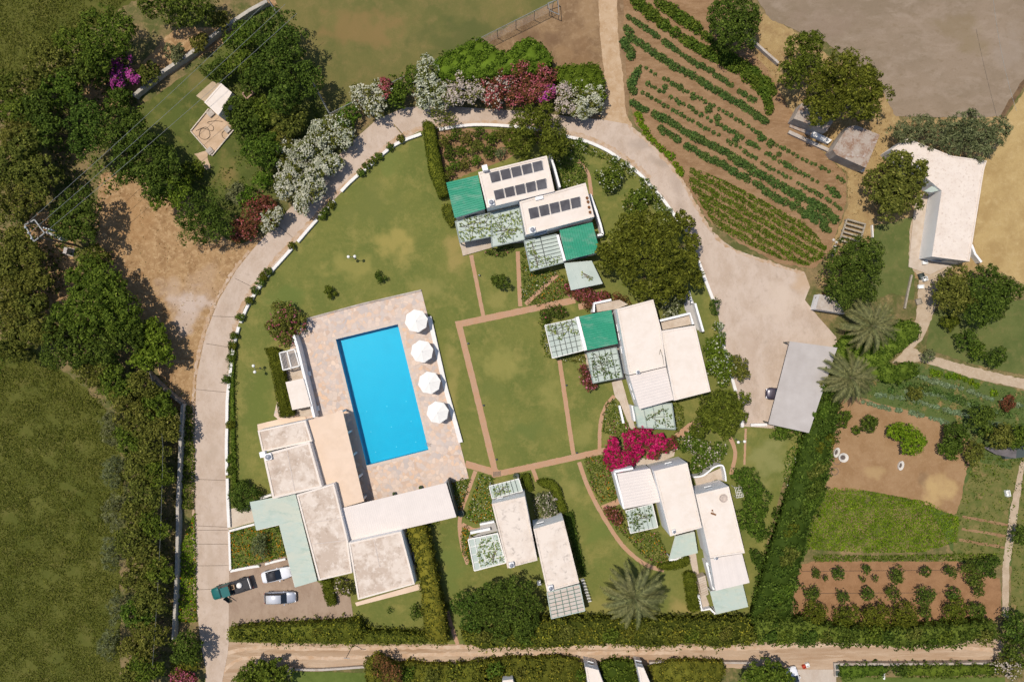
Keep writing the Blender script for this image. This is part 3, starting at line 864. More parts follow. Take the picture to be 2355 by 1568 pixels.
def ccw(P):
    return P if sum(P[i][0] * P[(i + 1) % len(P)][1] - P[(i + 1) % len(P)][0] * P[i][1] for i in range(len(P))) > 0 else P[::-1]
cop = inset(ccw(Pp), -0.42)
import bmesh
def sheet_with_hole(name, outer, hole, z, mat, skirt=0.0, parent=None):
    bm = bmesh.new()
    vo = [bm.verts.new((x, y, z)) for x, y in outer]
    vh = [bm.verts.new((x, y, z)) for x, y in hole]
    ed = [bm.edges.new((vo[i], vo[(i + 1) % len(vo)])) for i in range(len(vo))] + [bm.edges.new((vh[i], vh[(i + 1) % len(vh)])) for i in range(len(vh))]
    bmesh.ops.triangle_fill(bm, edges=ed, use_beauty=True)
    for f in bm.faces:
        if f.normal.z < 0:
            f.normal_flip()
    if skirt:
        lo = [bm.verts.new((x, y, z - skirt)) for x, y in outer]
        for i in range(len(vo)):
            bm.faces.new((vo[i], lo[i], lo[(i + 1) % len(vo)], vo[(i + 1) % len(vo)]))
    me = bpy.data.meshes.new(name)
    bm.to_mesh(me)
    bm.free()
    me.materials.append(mat)
    return link(bpy.data.objects.new(name, me), parent)
# the ground sheets are open where the basin is
for nm in ('lawn', 'ground'):
    ob = bpy.data.objects[nm]
    if nm == 'ground':
        big = [(v.co.x, v.co.y) for v in ob.data.vertices]
        bpy.data.objects.remove(ob)
        o = sheet_with_hole('ground', big, ccw(Pp), 0.0, MATS['g_base'])
        tag(o, kind='structure')
    else:
        poly = [(v.co.x, v.co.y) for v in ob.data.vertices]
        bpy.data.objects.remove(ob)
        o = sheet_with_hole('lawn', poly, ccw(Pp), 0.044, MATS['g_lawn'])
        tag(o, kind='structure')
terr = sheet_with_hole('pool_terrace', D, cop, DECKZ, deck_mat(), skirt=DECKZ)
tag(terr, kind='structure')
# coping stones round the basin, each a piece
cop_m = solid('coping', (0.56, 0.46, 0.37), 0.75, var=0.15, vscale=1.5, c2=(0.50, 0.42, 0.36))
inn, out = ccw(Pp), cop
for i in range(4):
    a0, a1, b0, b1 = Vector(inn[i]), Vector(inn[(i + 1) % 4]), Vector(out[i]), Vector(out[(i + 1) % 4])
    n = max(6, int((a1 - a0).length / 0.62))
    for k in range(n):
        g = 0.008
        t0, t1 = k / n + g / n, (k + 1) / n - g / n
        MB().prism([a0.lerp(a1, t0), a0.lerp(a1, t1), b0.lerp(b1, t1), b0.lerp(b1, t0)], DECKZ - 0.08, DECKZ + 0.012).build('coping_stone', cop_m, terr)
# basin
pool = thing('swimming_pool', 'long blue swimming pool set in the pale stone terrace', 'pool', (0, 0, 0))
tile_m = solid('pool_tile', (0.006, 0.385, 0.555), 0.4, vscale=0.5, c2=(0.006, 0.36, 0.53))
b = MB()
n = 4
zt, zb = DECKZ - 0.07, -1.25
b.add([(x, y, zt) for x, y in inn] + [(x, y, zb) for x, y in inn], [[n + i for i in range(n)]] + [[i, n + i, n + (i + 1) % n, (i + 1) % n] for i in range(n)])
b.build('basin', tile_m, pool)
wm, nt, pb = _new('water')
nt.nodes.remove(pb)
tr = N(nt, 'BsdfTransparent')
tr.inputs[0].default_value = rgb((0.5, 0.95, 1.0))
gl = N(nt, 'BsdfGlossy')
gl.inputs['Roughness'].default_value = 0.03
fr = N(nt, 'Fresnel')
fr.inputs[0].default_value = 1.33
bn = N(nt, 'TexNoise')
bn.inputs['Scale'].default_value = 2.5
bn.inputs['Detail'].default_value = 3
tc = N(nt, 'TexCoord')
nt.links.new(tc.outputs['Object'], bn.inputs['Vector'])
bp = N(nt, 'Bump')
bp.inputs['Distance'].default_value = 0.02
nt.links.new(bn.outputs['Fac'], bp.inputs['Height'])
nt.links.new(bp.outputs[0], gl.inputs['Normal'])
mx = N(nt, 'MixShader')
nt.links.new(fr.outputs[0], mx.inputs[0])
nt.links.new(tr.outputs[0], mx.inputs[1])
nt.links.new(gl.outputs[0], mx.inputs[2])
nt.links.new(mx.outputs[0], nt.nodes['Material Output'].inputs['Surface'])
wi = inset(inn, 0.01)
mesh('water', [(x, y, -0.02) for x, y in wi], [[0, 1, 2, 3]], wm, pool)
chrome = solid('chrome', (0.7, 0.72, 0.75), 0.2, 1.0)
white_plastic = solid('white_plastic', (0.8, 0.79, 0.76), 0.4)
# ladder at the lower right corner of the basin, skimmer spots in the floor
lw = W(q(1, 2, 1622, 890), DECKZ)
m = MB()
for s in (0, 0.5):
    p = lw + Vector((0.12 * s, 0.45 * s, 0))
    m.tube(p + Vector((0.35, -0.08, 0)), p + Vector((0.33, -0.08, 0.75)), 0.025)
    m.tube(p + Vector((0.33, -0.08, 0.75)), p + Vector((-0.15, 0.03, 0.75)), 0.025)
    m.tube(p + Vector((-0.15, 0.03, 0.75)), p + Vector((-0.15, 0.03, -0.9)), 0.025)
m.build('ladder', chrome, pool)
for (x, y) in ((1100, 605), (1275, 560), (1442, 518), (1137, 780), (1315, 738), (1485, 690), (1178, 955), (1358, 910), (1525, 868)):
    p = W(q(1, 2, x, y), -1.2)
    MB().lathe([(0.075, 0.0), (0.075, 0.03), (0.03, 0.05)], (p.x, p.y, -1.25), 10).build('inlet_cap', solid('inlet', (0.35, 0.6, 0.65), 0.4), pool)

# kerb wall along the inner edge of the drive, painted white
white_wall = solid('white_wall', (0.74, 0.71, 0.67), 0.75, var=0.12, vscale=1.2)
def wallrun(label, pl, w, h, mat, name='low_wall', cat='wall', sm=True, group=None):
    """a low wall along a plan line, w wide (metres)"""
    if sm and len(pl) > 2:
        pl = smooth_poly(pl, 5, False)
    P = WS(pl, h)
    m = MB()
    L = strip_poly([(p.x, p.y) for p in P], w, False)
    m.prism([(x, y) for x, y in L], 0.0, h)
    o = m.build(name, mat)
    return tag(o, label, cat, group)
KERBS = [([(526, 1212), (523, 1150), (522, 1100)], 'beside the entrance slab'), ([(521, 1092), (520, 1030), (521, 985)], 'near the twin lamp'),
         ([(521, 975), (522, 920), (526, 878)], 'left of the pool bar hedge'), ([(528, 868), (536, 800), (548, 752)], 'left of the red shrub'),
         ([(552, 742), (572, 697), (604, 648)], 'at the bend by the dirt lot'), ([(612, 636), (650, 594), (676, 565)], 'below the round clipped shrubs'),
         ([(684, 556), (706, 530), (728, 505)], 'beside the straw lot end'), ([(733, 498), (756, 472), (768, 462)], 'opposite the red oleander'),
         ([(784, 440), (803, 420), (823, 402)], 'opposite the white oleander'), ([(830, 396), (846, 384), (862, 369)], 'under the shade of the oleanders'),
         ([(870, 362), (900, 338), (930, 322), (968, 308)], 'left of the tall hedge'), ([(1010, 298), (1090, 287), (1180, 291), (1240, 299)], 'behind the solar panel house'),
         ([(1300, 313), (1350, 326), (1395, 346), (1425, 366)], 'right of the dark pine'), ([(1436, 374), (1470, 400), (1500, 432)], 'beside the striped drive'),
         ([(1508, 440), (1530, 466), (1560, 508)], 'at the top of the big tree'), ([(1606, 600), (1620, 638), (1640, 690)], 'right of the big tree'),
         ([(1652, 742), (1664, 800), (1684, 872), (1692, 900)], 'beside the parking concrete')]
for pl, where in KERBS:
    wallrun(f'low white kerb wall along the drive {where}', pl, 0.42, 0.45, white_wall, 'kerb_wall', group='white kerb walls along the drive')

# ================================================================== BUILDINGS
plaster = solid('plaster', (0.80, 0.79, 0.78), 0.85, var=0.06, vscale=0.8)
roof_white = ground_mat('roof_white', [((0.69, 0.61, 0.535),), ((0.65, 0.565, 0.485), 0.4, 0.42, 0.62), ((0.72, 0.65, 0.585), 1.7, 0.5, 0.7, 0.6), ((0.55, 0.46, 0.385), 2.6, 0.6, 0.75, 0.35)], bump=0.004)
roof_worn = ground_mat('roof_worn', [((0.61, 0.52, 0.44),), ((0.47, 0.375, 0.30), 0.32, 0.45, 0.58), ((0.37, 0.285, 0.22), 0.9, 0.54, 0.68, 0.8), ((0.68, 0.605, 0.53), 1.6, 0.54, 0.68, 0.8),
                                     ((0.33, 0.25, 0.20), 5, 0.6, 0.75, 0.4)], bump=0.006)
roof_stain = ground_mat('roof_stain', [((0.66, 0.575, 0.495),), ((0.58, 0.49, 0.41), 0.5, 0.45, 0.65), ((0.34, 0.29, 0.25), 1.1, 0.54, 0.68, 0.75), ((0.66, 0.58, 0.52), 3, 0.5, 0.7, 0.4)], bump=0.006)
peach = ground_mat('peach', [((0.66, 0.51, 0.39),), ((0.62, 0.47, 0.35), 0.4, 0.42, 0.62), ((0.71, 0.54, 0.40), 1.5, 0.5, 0.7, 0.5)])
green_sheet = ground_mat('green_sheet', [((0.032, 0.262, 0.155),), ((0.07, 0.30, 0.195), 0.35, 0.45, 0.6), ((0.20, 0.33, 0.25), 0.5, 0.52, 0.68, 0.75), ((0.02, 0.21, 0.12), 2.5, 0.56, 0.72, 0.5)], rough=0.5, stretch=(0.5, 1.6, 0.23))
white_sheet = solid('white_sheet', (0.66, 0.59, 0.54), 0.6, var=0.06, vscale=0.7)
grey_sheet = solid('grey_sheet', (0.43, 0.395, 0.37), 0.6, vscale=0.3, c2=(0.36, 0.325, 0.30))
pale_sheet = solid('pale_sheet', (0.42, 0.47, 0.42), 0.55, vscale=0.5, c2=(0.36, 0.42, 0.375))
awn_sheet = ground_mat('awning_sheet', [((0.40, 0.465, 0.405),), ((0.45, 0.475, 0.395), 0.3, 0.45, 0.6), ((0.33, 0.405, 0.345), 0.7, 0.52, 0.66, 0.8), ((0.50, 0.50, 0.42), 1.6, 0.55, 0.68, 0.6)], rough=0.6, stretch=(0.6, 1.5, 0.23))
dark_metal = solid('dark_metal', (0.06, 0.075, 0.07), 0.5)
beam_grey = solid('beam_grey', (0.22, 0.26, 0.24), 0.6)
beam_white = solid('beam_white', (0.70, 0.68, 0.64), 0.6)
glass_dark = solid('window_glass', (0.03, 0.04, 0.05), 0.08, 0.0, 0.6)
frame_blue = solid('frame_grey', (0.34, 0.38, 0.42), 0.5)
floor_tile = ground_mat('floor_tile', [((0.48, 0.40, 0.32),), ((0.42, 0.335, 0.255), 0.8, 0.42, 0.62), ((0.53, 0.45, 0.37), 2.5, 0.5, 0.7, 0.5)])
rust = solid('rust', (0.22, 0.09, 0.03), 0.8, var=0.4, vscale=6)

class Blk:
    pass
def block(parent, pts, z, roof=None, par=0.10, parw=0.24, wall=None, base=0.0, rim=None):
    """flat-roofed masonry volume; pts are the roof corners as seen"""
    P = ccw([(p.x, p.y) for p in WS(pts, z + par)])
    I = inset(P, parw)
    n = len(P)
    mesh('wall', [(x, y, base) for x, y in P] + [(x, y, z + par - 0.05) for x, y in P], [[i, (i + 1) % n, n + (i + 1) % n, n + i] for i in range(n)], wall or plaster, parent)
    v = [(x, y, z + par - 0.05) for x, y in P] + [(x, y, z + par) for x, y in P] + [(x, y, z + par) for x, y in I] + [(x, y, z) for x, y in I]
    f = []
    for i in range(n):
        j = (i + 1) % n
        f += [[i, j, n + j, n + i], [n + i, n + j, 2 * n + j, 2 * n + i], [2 * n + i, 2 * n + j, 3 * n + j, 3 * n + i]]
    mesh('parapet', v, f, rim or roof or roof_white, parent)
    mesh('roof', [(x, y, z) for x, y in I], [list(range(n))], roof or roof_white, parent)
    b = Blk()
    b.P, b.z, b.parent = P, z, parent
    return b
def facade(b, a_pt, t, w, z0, z1, kind='window', pane=None):
    """opening on the wall of a block whose outer side faces plan point a_pt most"""
    n = len(b.P)
    A = W(a_pt)
    best = None
    for i in range(n):
        p, r_ = Vector(b.P[i]), Vector(b.P[(i + 1) % n])
        mid = (p + r_) / 2
        e = (r_ - p).normalized()
        out = Vector((e.y, -e.x))
        d = (Vector((A.x, A.y)) - mid)
        s = out.dot(d.normalized()) - 0.012 * d.length
        if best is None or s > best[0]:
            best = (s, p, r_, e, out)
    _, p, r_, e, out = best
    c = p.lerp(r_, t)
    o = MB()
    q0, q1 = c - e * w / 2, c + e * w / 2
    fw = 0.09
    def slab(a, bb, za, zb, d0, d1, mb):
        mb.prism([a + out * d0, bb + out * d0, bb + out * d1, a + out * d1], za, zb)
    slab(q0 - e * fw, q0, z0 - fw, z1 + fw, -0.02, 0.06, o)
    slab(q1, q1 + e * fw, z0 - fw, z1 + fw, -0.02, 0.06, o)
    slab(q0, q1, z1, z1 + fw, -0.02, 0.06, o)
    slab(q0, q1, z0 - fw, z0, -0.02, 0.06, o)
    win = o.build(kind, frame_blue, b.parent)
    g = MB()
    slab(q0, q1, z0, z1, 0.005, 0.02, g)
    g.build('pane' if kind == 'window' else 'door_leaf', pane or glass_dark, win)
    s = MB()
    slab(q0 - e * 0.15, q1 + e * 0.15, z0 - fw - 0.06, z0 - fw, 0.0, 0.16, s)
    s.build('sill', plaster, win)
def corrugated(parent, pts, z, mat, pitch=0.33, drop=0.25, axis=0, wall=None, eave=0.12, depth=0.075, name='roof', thick=0.05, posts=None):
    """sheet roof of four seen corners a,b,c,d; ribs run from edge a-b to edge d-c (axis 0) or a-d to b-c (axis 1)"""
    if axis == 1:
        pts = [pts[0], pts[3], pts[2], pts[1]]
    zz = [z, z, z - drop, z - drop]
    a, b, c, d = (W(p, h) for p, h in zip(pts, zz))
    L = (b - a).length
    n = max(4, int(round(L / pitch)))
    v, f = [], []
    prof = []
    for i in range(n):
        for t, h in ((0.0, 0.0), (0.38, 0.0), (0.5, 1.0), (0.82, 1.0)):
            prof.append(((i + t) / n, h * depth))
    prof.append((1.0, 0.0))
    for t, h in prof:
        for e0, e1 in ((a, b), (d, c)):
            p = e0.lerp(e1, t)
            v += [(p.x, p.y, p.z + h), (p.x, p.y, p.z - thick)]
    m = len(prof)
    for i in range(m - 1):
        o, o2 = 4 * i, 4 * (i + 1)
        f += [[o, o2, o2 + 2, o + 2], [o + 1, o + 3, o2 + 3, o2 + 1], [o, o + 1, o2 + 1, o2], [o + 2, o2 + 2, o2 + 3, o + 3]]
    f += [[0, 2, 3, 1], [4 * m - 4, 4 * m - 3, 4 * m - 1, 4 * m - 2]]
    o = mesh(name, v, f, mat, parent)
    # make normals consistent
    bm = bmesh.new()
    bm.from_mesh(o.data)
    bmesh.ops.recalc_face_normals(bm, faces=bm.faces)
    bm.to_mesh(o.data)
    bm.free()
    if wall is not None:
        P = [(p.x, p.y) for p in (a, b, c, d)]
        Z = [p.z - thick - 0.01 for p in (a, b, c, d)]
        idx = list(range(4)) if P == ccw(P) else [3, 2, 1, 0]
        P = [P[i] for i in idx]
        Z = [Z[i] for i in idx]
        bl = Blk()
        bl.P, bl.z, bl.parent = inset(P, eave), z, parent
        MB().prism(bl.P, 0.0, Z).build('wall', wall, parent)
        return bl
    if posts:
        for p in inset(ccw([(p.x, p.y) for p in (a, b, c, d)]), 0.15):
            MB().box((p[0], p[1], (z - drop) / 2 - 0.05), (0.16, 0.16, z - drop - 0.1)).build('post', posts, parent)
    return (a, b, c, d)
def chimney(parent, p, z, s=0.55, h=0.7, cap=True):
    w = W(p, z + h)
    m = MB()
    m.box((w.x, w.y, z + h / 2 - 0.05), (s, s, h + 0.1), 0.23)
    c = m.build('chimney', plaster, parent)
    if cap:
        MB().lathe([(s * 0.30, 0), (s * 0.36, 0.12), (s * 0.40, 0.20), (s * 0.12, 0.30)], (w.x, w.y, z + h), 12).build('chimney_cap', solid('zinc', (0.25, 0.26, 0.29), 0.5, 0.4), c)
def pergola(label, pts, z, nx, ny, beam=None, pane=pale_sheet, group=None, posts=True, bw=0.09, frame=None, panes=True, name='pergola', skip=(), drop=0.0):
    """four seen corners a,b,c,d; nx bays along a-b, ny bays along a-d"""
    beam = beam or beam_grey
    t = thing(name, label, 'pergola', (0, 0, 0), 0, group)
    a, b, c, d = (W(p, h) for p, h in zip(pts, (z, z, z - drop, z - drop)))
    base = (a + b + c + d) / 4
    t.location = (base.x, base.y, 0)
    a, b, c, d = (p - t.location for p in (a, b, c, d))
    def P(u, v):
        return a.lerp(b, u).lerp(d.lerp(c, u), v)
    up = Vector((0, 0, 0.07))
    for k in range(nx + 1):
        u = k / nx
        ed = k in (0, nx)
        m = MB()
        m.bar(P(u, 0) + up, P(u, 1) + up, bw * (1.6 if ed else 1), 0.12 if ed else 0.08)
        m.build('beam', (frame or beam) if ed else beam, t)
    for k in range(ny + 1):
        v = k / ny
        ed = k in (0, ny)
        m = MB()
        m.bar(P(0, v) + up * 0.6, P(1, v) + up * 0.6, bw * (1.6 if ed else 0.9), 0.12 if ed else 0.08)
        m.build('rafter', (frame or beam) if ed else beam, t)
    if panes:
        me = None
        for i in range(nx):
            for j in range(ny):
                if (i, j) in skip:
                    continue
                g = 0.02
                c4 = [P((i + g) / nx, (j + g) / ny), P((i + 1 - g) / nx, (j + g) / ny), P((i + 1 - g) / nx, (j + 1 - g) / ny), P((i + g) / nx, (j + 1 - g) / ny)]
                MB().prism([(p.x, p.y) for p in c4], [p.z - 0.025 for p in c4], [p.z for p in c4]).build('pane', pane, t)
    if posts:
        for u, v in ((0.02, 0.03), (0.98, 0.03), (0.98, 0.97), (0.02, 0.97)):
            p = P(u, v)
            MB().box((p.x, p.y, p.z / 2), (0.14, 0.14, p.z - 0.03)).build('post', frame or beam, t)
    return t
def vine(label, pts, z, cover=0.55, leaf='vine', size=0.26, dens=24, wl=1.1, up=0.25, flower=None, fl=3, name='climbing_vine'):
    r = seed()
    P = [(p.x, p.y) for p in WS(pts, z)]
    A = area(P)
    p = sample_poly(P, int(A * dens), r)
    g = bumps(p[:, 0], p[:, 1], np.random.default_rng(_seed[0] + 900), 1.0, wl)
    th = np.quantile(g, 1 - cover)
    p = p[g > th - 0.7 * r.random(len(p)) ** 2]
    # strands: leaves gather along short runners
    pos = np.column_stack([p, z + 0.10 + r.random(len(p)) * up])
    nn = _norm(np.column_stack([0.6 * r.normal(size=(len(p), 2)), 0.6 + r.random(len(p))]))
    cx, cy = p[:, 0].mean(), p[:, 1].mean()
    t = thing(name, label, 'vine', (cx, cy, 0))
    o = np.array([cx, cy, 0])
    link(bpy.data.objects.new('foliage', quad_mesh('foliage', leaf_arrays(pos - o, nn, size, 0.65, r), leaf)), t)
    if flower:
        k = r.random(len(pos)) < fl / dens
        link(bpy.data.objects.new('blossom', quad_mesh('blossom', leaf_arrays(pos[k] - o + np.array([0, 0, 0.08]), nn[k], size * 0.9, 0.8, r), flower)), t)
    m = MB()
    px, py = pos[0, 0] - cx, pos[0, 1] - cy
    m.tube((px, py, 0), (px + 0.1, py, z), 0.05, 0.04, 6)
    pr = Vector((px + 0.1, py, z + 0.12))
    for k in range(1, 9):
        i = int(len(pos) * k / 9)
        e = Vector((pos[i, 0] - cx, pos[i, 1] - cy, z + 0.14))
        m.tube(pr if k % 3 else Vector((px + 0.1, py, z + 0.12)), e, 0.03, 0.02, 5)
        pr = e
    m.build('stem', bark, t)
    return t
def terrace(parent, pts, z, mat=None, name='terrace_floor', seenz=None):
    P = [(p.x, p.y) for p in WS(pts, z)]
    return MB().prism(P, 0.0, z).build(name, mat or floor_tile, parent)
def wall_part(parent, pl, w, h, name='side_wall', mat=None):
    P = WS(pl, h)
    L = strip_poly([(p.x, p.y) for p in P], w, False)
    return MB().prism(L, 0.0, h).build(name, mat or plaster, parent)
def awning(label, pts, z, mat=None, drop=0.15, name='awning', posts=beam_white, cat='awning', npan=4):
    """flat canopy of sheets on posts"""
    P = WS(pts, z)
    c = sum(P, Vector()) / len(P)
    t = thing(name, label, cat, (c.x, c.y, 0))
    L = [(p.x - c.x, p.y - c.y) for p in P]
    MB().prism(L, z - 0.07, z).build('sheet', mat or awn_sheet, t)
    n = len(L)
    for i in range(n):
        a, b_ = L[i], L[(i + 1) % n]
        MB().bar((a[0] * 0.985, a[1] * 0.985, z - 0.12), (b_[0] * 0.985, b_[1] * 0.985, z - 0.12), 0.10, 0.09).build('rail', posts, t)
    # seams between the sheets, standing proud
    if n == 4 and npan:
        a, b_, c_, d = (Vector((*p, z + 0.012)) for p in L)
        for k in range(1, npan):
            MB().bar(a.lerp(b_, k / npan), d.lerp(c_, k / npan), 0.05, 0.02).build('seam', mat or awn_sheet, t)
    for p in inset(ccw(L), 0.14):
        MB().box((p[0], p[1], (z - 0.16) / 2), (0.12, 0.12, z - 0.16)).build('post', posts, t)
    return t

# ---------------------------------------------------------------- A: the house with solar panels (top)
def X1(*pts):      # survey sheet around the solar panel house
    s = 500 / 1742
    return [((1300 + x * s) / 1.2744, (420 + y * s) / 1.2744) for x, y in pts]
hA = thing('white_house', 'white two-part house with solar panels and green sheet roofs at the top of the lawn', 'house')
A1 = block(hA, X1((352, 298), (1052, 128), (1132, 492), (440, 662)), 5.4)
A2 = block(hA, X1((772, 598), (1448, 405), (1537, 752), (838, 935)), 5.0)
AG1 = corrugated(hA, X1((25, 403), (348, 328), (425, 672), (112, 765)), 4.1, green_sheet, axis=1, wall=plaster, drop=0.1)
AG2 = corrugated(hA, X1((1182, 888), (1518, 808), (1597, 1110), (1250, 1195)), 4.0, green_sheet, axis=0, wall=plaster, drop=0.25)
wall_part(hA, X1((1085, 110), (1130, 250), (1185, 450)), 0.3, 3.2)
wall_part(hA, X1((1495, 520), (1560, 700), (1600, 830), (1625, 930)), 0.3, 2.4)
wall_part(hA, X1((1570, 940), (1628, 930)), 0.3, 2.4)
wall_part(hA, X1((1160, 935), (1235, 1200)), 0.35, 3.4, 'party_wall')
chimney(hA, X1((420, 250))[0], 5.4, 0.75, 1.0, cap=False)
chimney(hA, X1((485, 605))[0], 5.4, 0.8, 0.55)
chimney(hA, X1((905, 885))[0], 5.0, 0.8, 0.55)
terrace(hA, X1((165, 1020), (470, 950), (490, 1065), (195, 1150)), 0.25)
terrace(hA, X1((120, 820), (830, 650), (860, 1010), (170, 1060)), 0.22, name='veranda_floor')
for t_, w_, z0, z1 in ((0.55, 1.5, 3.1, 4.3),):
    facade(A1, X1((900, 1500))[0], t_, w_, z0, z1)
for t_, w_, z0, z1 in ((0.22, 1.6, 2.9, 4.1),):
    facade(A2, X1((1300, 1900))[0], t_, w_, z0, z1)
facade(AG1, X1((300, 1500))[0], 0.5, 1.6, 0.9, 2.2)
facade(AG2, X1((1500, 2000))[0], 0.5, 1.8, 0.1, 2.2, 'door')
# solar panels
panel_m = solid('solar_glass', (0.055, 0.05, 0.055), 0.30, 0.0, 0.5, vscale=0.5, c2=(0.11, 0.105, 0.11))
alu = solid('aluminium', (0.62, 0.59, 0.56), 0.5, 0.1)
def solar(label, pts, z, n):
    t = thing('solar_array', label, 'solar panels', group='solar arrays on the house roof')
    a, b, c, d = WS(pts, z)
    base = (a + b + c + d) / 4
    t.location = (base.x, base.y, 5.0)
    for p in (a, b):
        p.z += 0.28
    a, b, c, d = (p - t.location for p in (a, b, c, d))
    for k in range(n):
        t0, t1 = (k + 0.03) / n, (k + 0.955) / n
        P4 = [a.lerp(b, t0), a.lerp(b, t1), d.lerp(c, t1), d.lerp(c, t0)]
        fr = MB().prism([(p.x, p.y) for p in P4], [p.z - 0.07 for p in P4], [p.z for p in P4]).build('solar_panel', alu, t)
        ctr = sum(P4, Vector()) / 4
        P5 = [p.lerp(ctr, 0.055) for p in P4]
        MB().prism([(p.x, p.y) for p in P5], [p.z - 0.02 for p in P5], [p.z + 0.008 for p in P5]).build('glass', panel_m, fr)
    m = MB()
    for u in (0.12, 0.88):
        m.bar(a.lerp(d, u) - Vector((0, 0, 0.11)), b.lerp(c, u) - Vector((0, 0, 0.11)), 0.06, 0.06)
    m.build('rail', alu, t)
    m = MB()
    for k in range(n + 1):
        for u in (0.1, 0.9):
            p = a.lerp(b, min(k / n, 0.985)).lerp(d.lerp(c, min(k / n, 0.985)), u)
            m.tube((p.x, p.y, z - t.location.z), (p.x, p.y, p.z - 0.1), 0.025)
    m.build('stand', alu, t)
solar('row of five dark solar panels on the back edge of the upper roof', X1((458, 308), (1005, 178), (1025, 275), (485, 412)), 5.45, 5)
solar('row of five dark solar panels on the front half of the upper roof', X1((503, 490), (1045, 360), (1062, 462), (525, 585)), 5.45, 5)
solar('row of five dark solar panels on the lower front roof', X1((855, 672), (1392, 545), (1410, 650), (880, 782)), 5.05, 5)
o = MB()
w = W(X1((975, 560))[0], 5.2)
o.box((w.x, w.y, 5.15), (1.1, 0.45, 0.3), 0.24)
tag(o.build('roof_hatch', plaster), 'small pale hatch box on the lower solar roof', 'roof hatch')
for i, (x, y) in enumerate(((1462, 560), (1472, 600), (1482, 655), (1492, 705))):
    w = W(X1((x, y))[0], 5.2)
    tag(MB().lathe([(0.13, 0), (0.2, 0.24), (0.21, 0.28), (0.16, 0.28), (0.14, 0.2), (0.02, 0.18)], (w.x, w.y, 5.0), 10).build('clay_pot', rust), f'small rusty pot, {ordinal(i)} from the top on the right rim of the lower solar roof', 'pot', 'pots on the solar roof')
pergola('wide pergola of pale sheets overgrown with vines on the left front of the solar house', X1((118, 800), (475, 715), (500, 950), (165, 1015)), 2.7, 3, 2, beam=beam_grey)
pergola('vine pergola right of the widest one below the solar roof', X1((478, 715), (768, 645), (825, 985), (490, 1060)), 2.75, 3, 3, beam=beam_grey)
pergola('gridded pale pergola with eight thin rafters beside the right green roof', X1((820, 1000), (1150, 930), (1225, 1215), (885, 1305)), 2.7, 2, 8, beam=dark_metal, frame=beam_grey)
vine('pale vine spread over the left pergola of the solar house', X1((140, 790), (475, 720), (500, 950), (170, 1010)), 2.72, 0.55)
vine('denser vine on the right hand pergola of the solar house', X1((480, 740), (790, 680), (810, 900), (700, 990), (520, 1030)), 2.77, 0.60)
vine('thin vine along the left edge of the gridded pergola', X1((840, 1010), (930, 990), (950, 1150), (1180, 1160), (1190, 1215), (890, 1290)), 2.72, 0.55)
awning('flat grey green awning below the right green roof', X1((1232, 1225), (1510, 1200), (1622, 1432), (1300, 1500)), 2.6, pale_sheet)
vine('small runner of leaves on the grey green awning', X1((1400, 1300), (1520, 1330), (1520, 1400), (1400, 1420)), 2.62, 0.3)

# ---------------------------------------------------------------- B: middle right house
def X2(*pts):
    s = 700 / 2335
    return [((1560 + x * s) / 1.2744, (850 + y * s) / 1.2744) for x, y in pts]
hB = thing('white_house', 'white house with one green sheet roof right of the square lawn', 'house')
B1 = block(hB, X2((825, 185), (1180, 92), (1262, 400), (1305, 745), (945, 830)), 5.4)
B2 = block(hB, X2((1255, 400), (1590, 345), (1742, 990), (1385, 1080)), 5.0)
B3 = corrugated(hB, X2((945, 838), (1305, 752), (1378, 1072), (1045, 1165)), 4.9, white_sheet, axis=1, wall=plaster, drop=0.05, pitch=0.4, depth=0.03)
BG = corrugated(hB, X2((458, 258), (770, 195), (835, 525), (535, 590)), 4.0, green_sheet, axis=1, wall=plaster, drop=0.1)
wall_part(hB, X2((437, 262), (520, 590)), 0.45, 3.6, 'party_wall')
wall_part(hB, X2((600, 215), (605, 130), (770, 95)), 0.3, 3.0, 'parapet')
wall_part(hB, X2((850, 1130), (890, 1300)), 0.3, 0.9, 'parapet')
wall_part(hB, X2((1245, 300), (1540, 228), (1570, 335)), 0.32, 2.6, 'parapet')
wall_part(hB, X2((1590, 130), (1670, 405)), 0.3, 1.6, 'parapet')
wall_part(hB, X2((1530, 10), (1560, 130)), 0.25, 0.8, 'parapet')
wall_part(hB, X2((975, 1130), (1000, 1280)), 0.25, 2.4, 'parapet')
terrace(hB, X2((620, 140), (850, 95), (935, 140), (825, 185), (635, 215)), 2.6, name='roof_terrace')
terrace(hB, X2((1255, 310), (1530, 240), (1560, 335), (1270, 390)), 1.9, name='yard_floor')
terrace(hB, X2((1460, 30), (1530, 10), (1590, 150), (1660, 400), (1610, 390), (1490, 190)), 0.12, name='side_path', mat=solid('grey_floor', (0.40, 0.38, 0.36), 0.85, var=0.15, vscale=0.8))
terrace(hB, X2((775, 900), (870, 870), (1005, 1350), (960, 1360), (850, 1090), (805, 1040)), 0.2)
terrace(hB, X2((500, 560), (860, 500), (900, 870), (560, 900)), 0.18, name='veranda_floor')
for t_ in (0.28, 0.42, 0.62):
    facade(B1, X2((300, 600))[0], t_, 0.7, 3.4, 4.1)
for t_ in (0.35, 0.65):
    facade(B3, X2((300, 1100))[0], t_, 0.7, 3.0, 3.7)
facade(BG, X2((500, 1200))[0], 0.5, 1.6, 0.9, 2.3)
chimney(hB, X2((1030, 800))[0], 5.4, 0.5, 0.4)
m = MB()
pts = [W(p, 5.45) for p in X2((1240, 630), (1250, 580), (1275, 660), (1285, 730))]
for i in range(3):
    m.tube(pts[i], pts[i + 1], 0.03)
m.build('roof_pipe', dark_metal, hB)
pergola('white framed pergola with a fine dark grid left of the middle green roof', X2((120, 345), (430, 280), (495, 590), (195, 665)), 2.7, 6, 6, beam=dark_metal, frame=beam_white, bw=0.07)
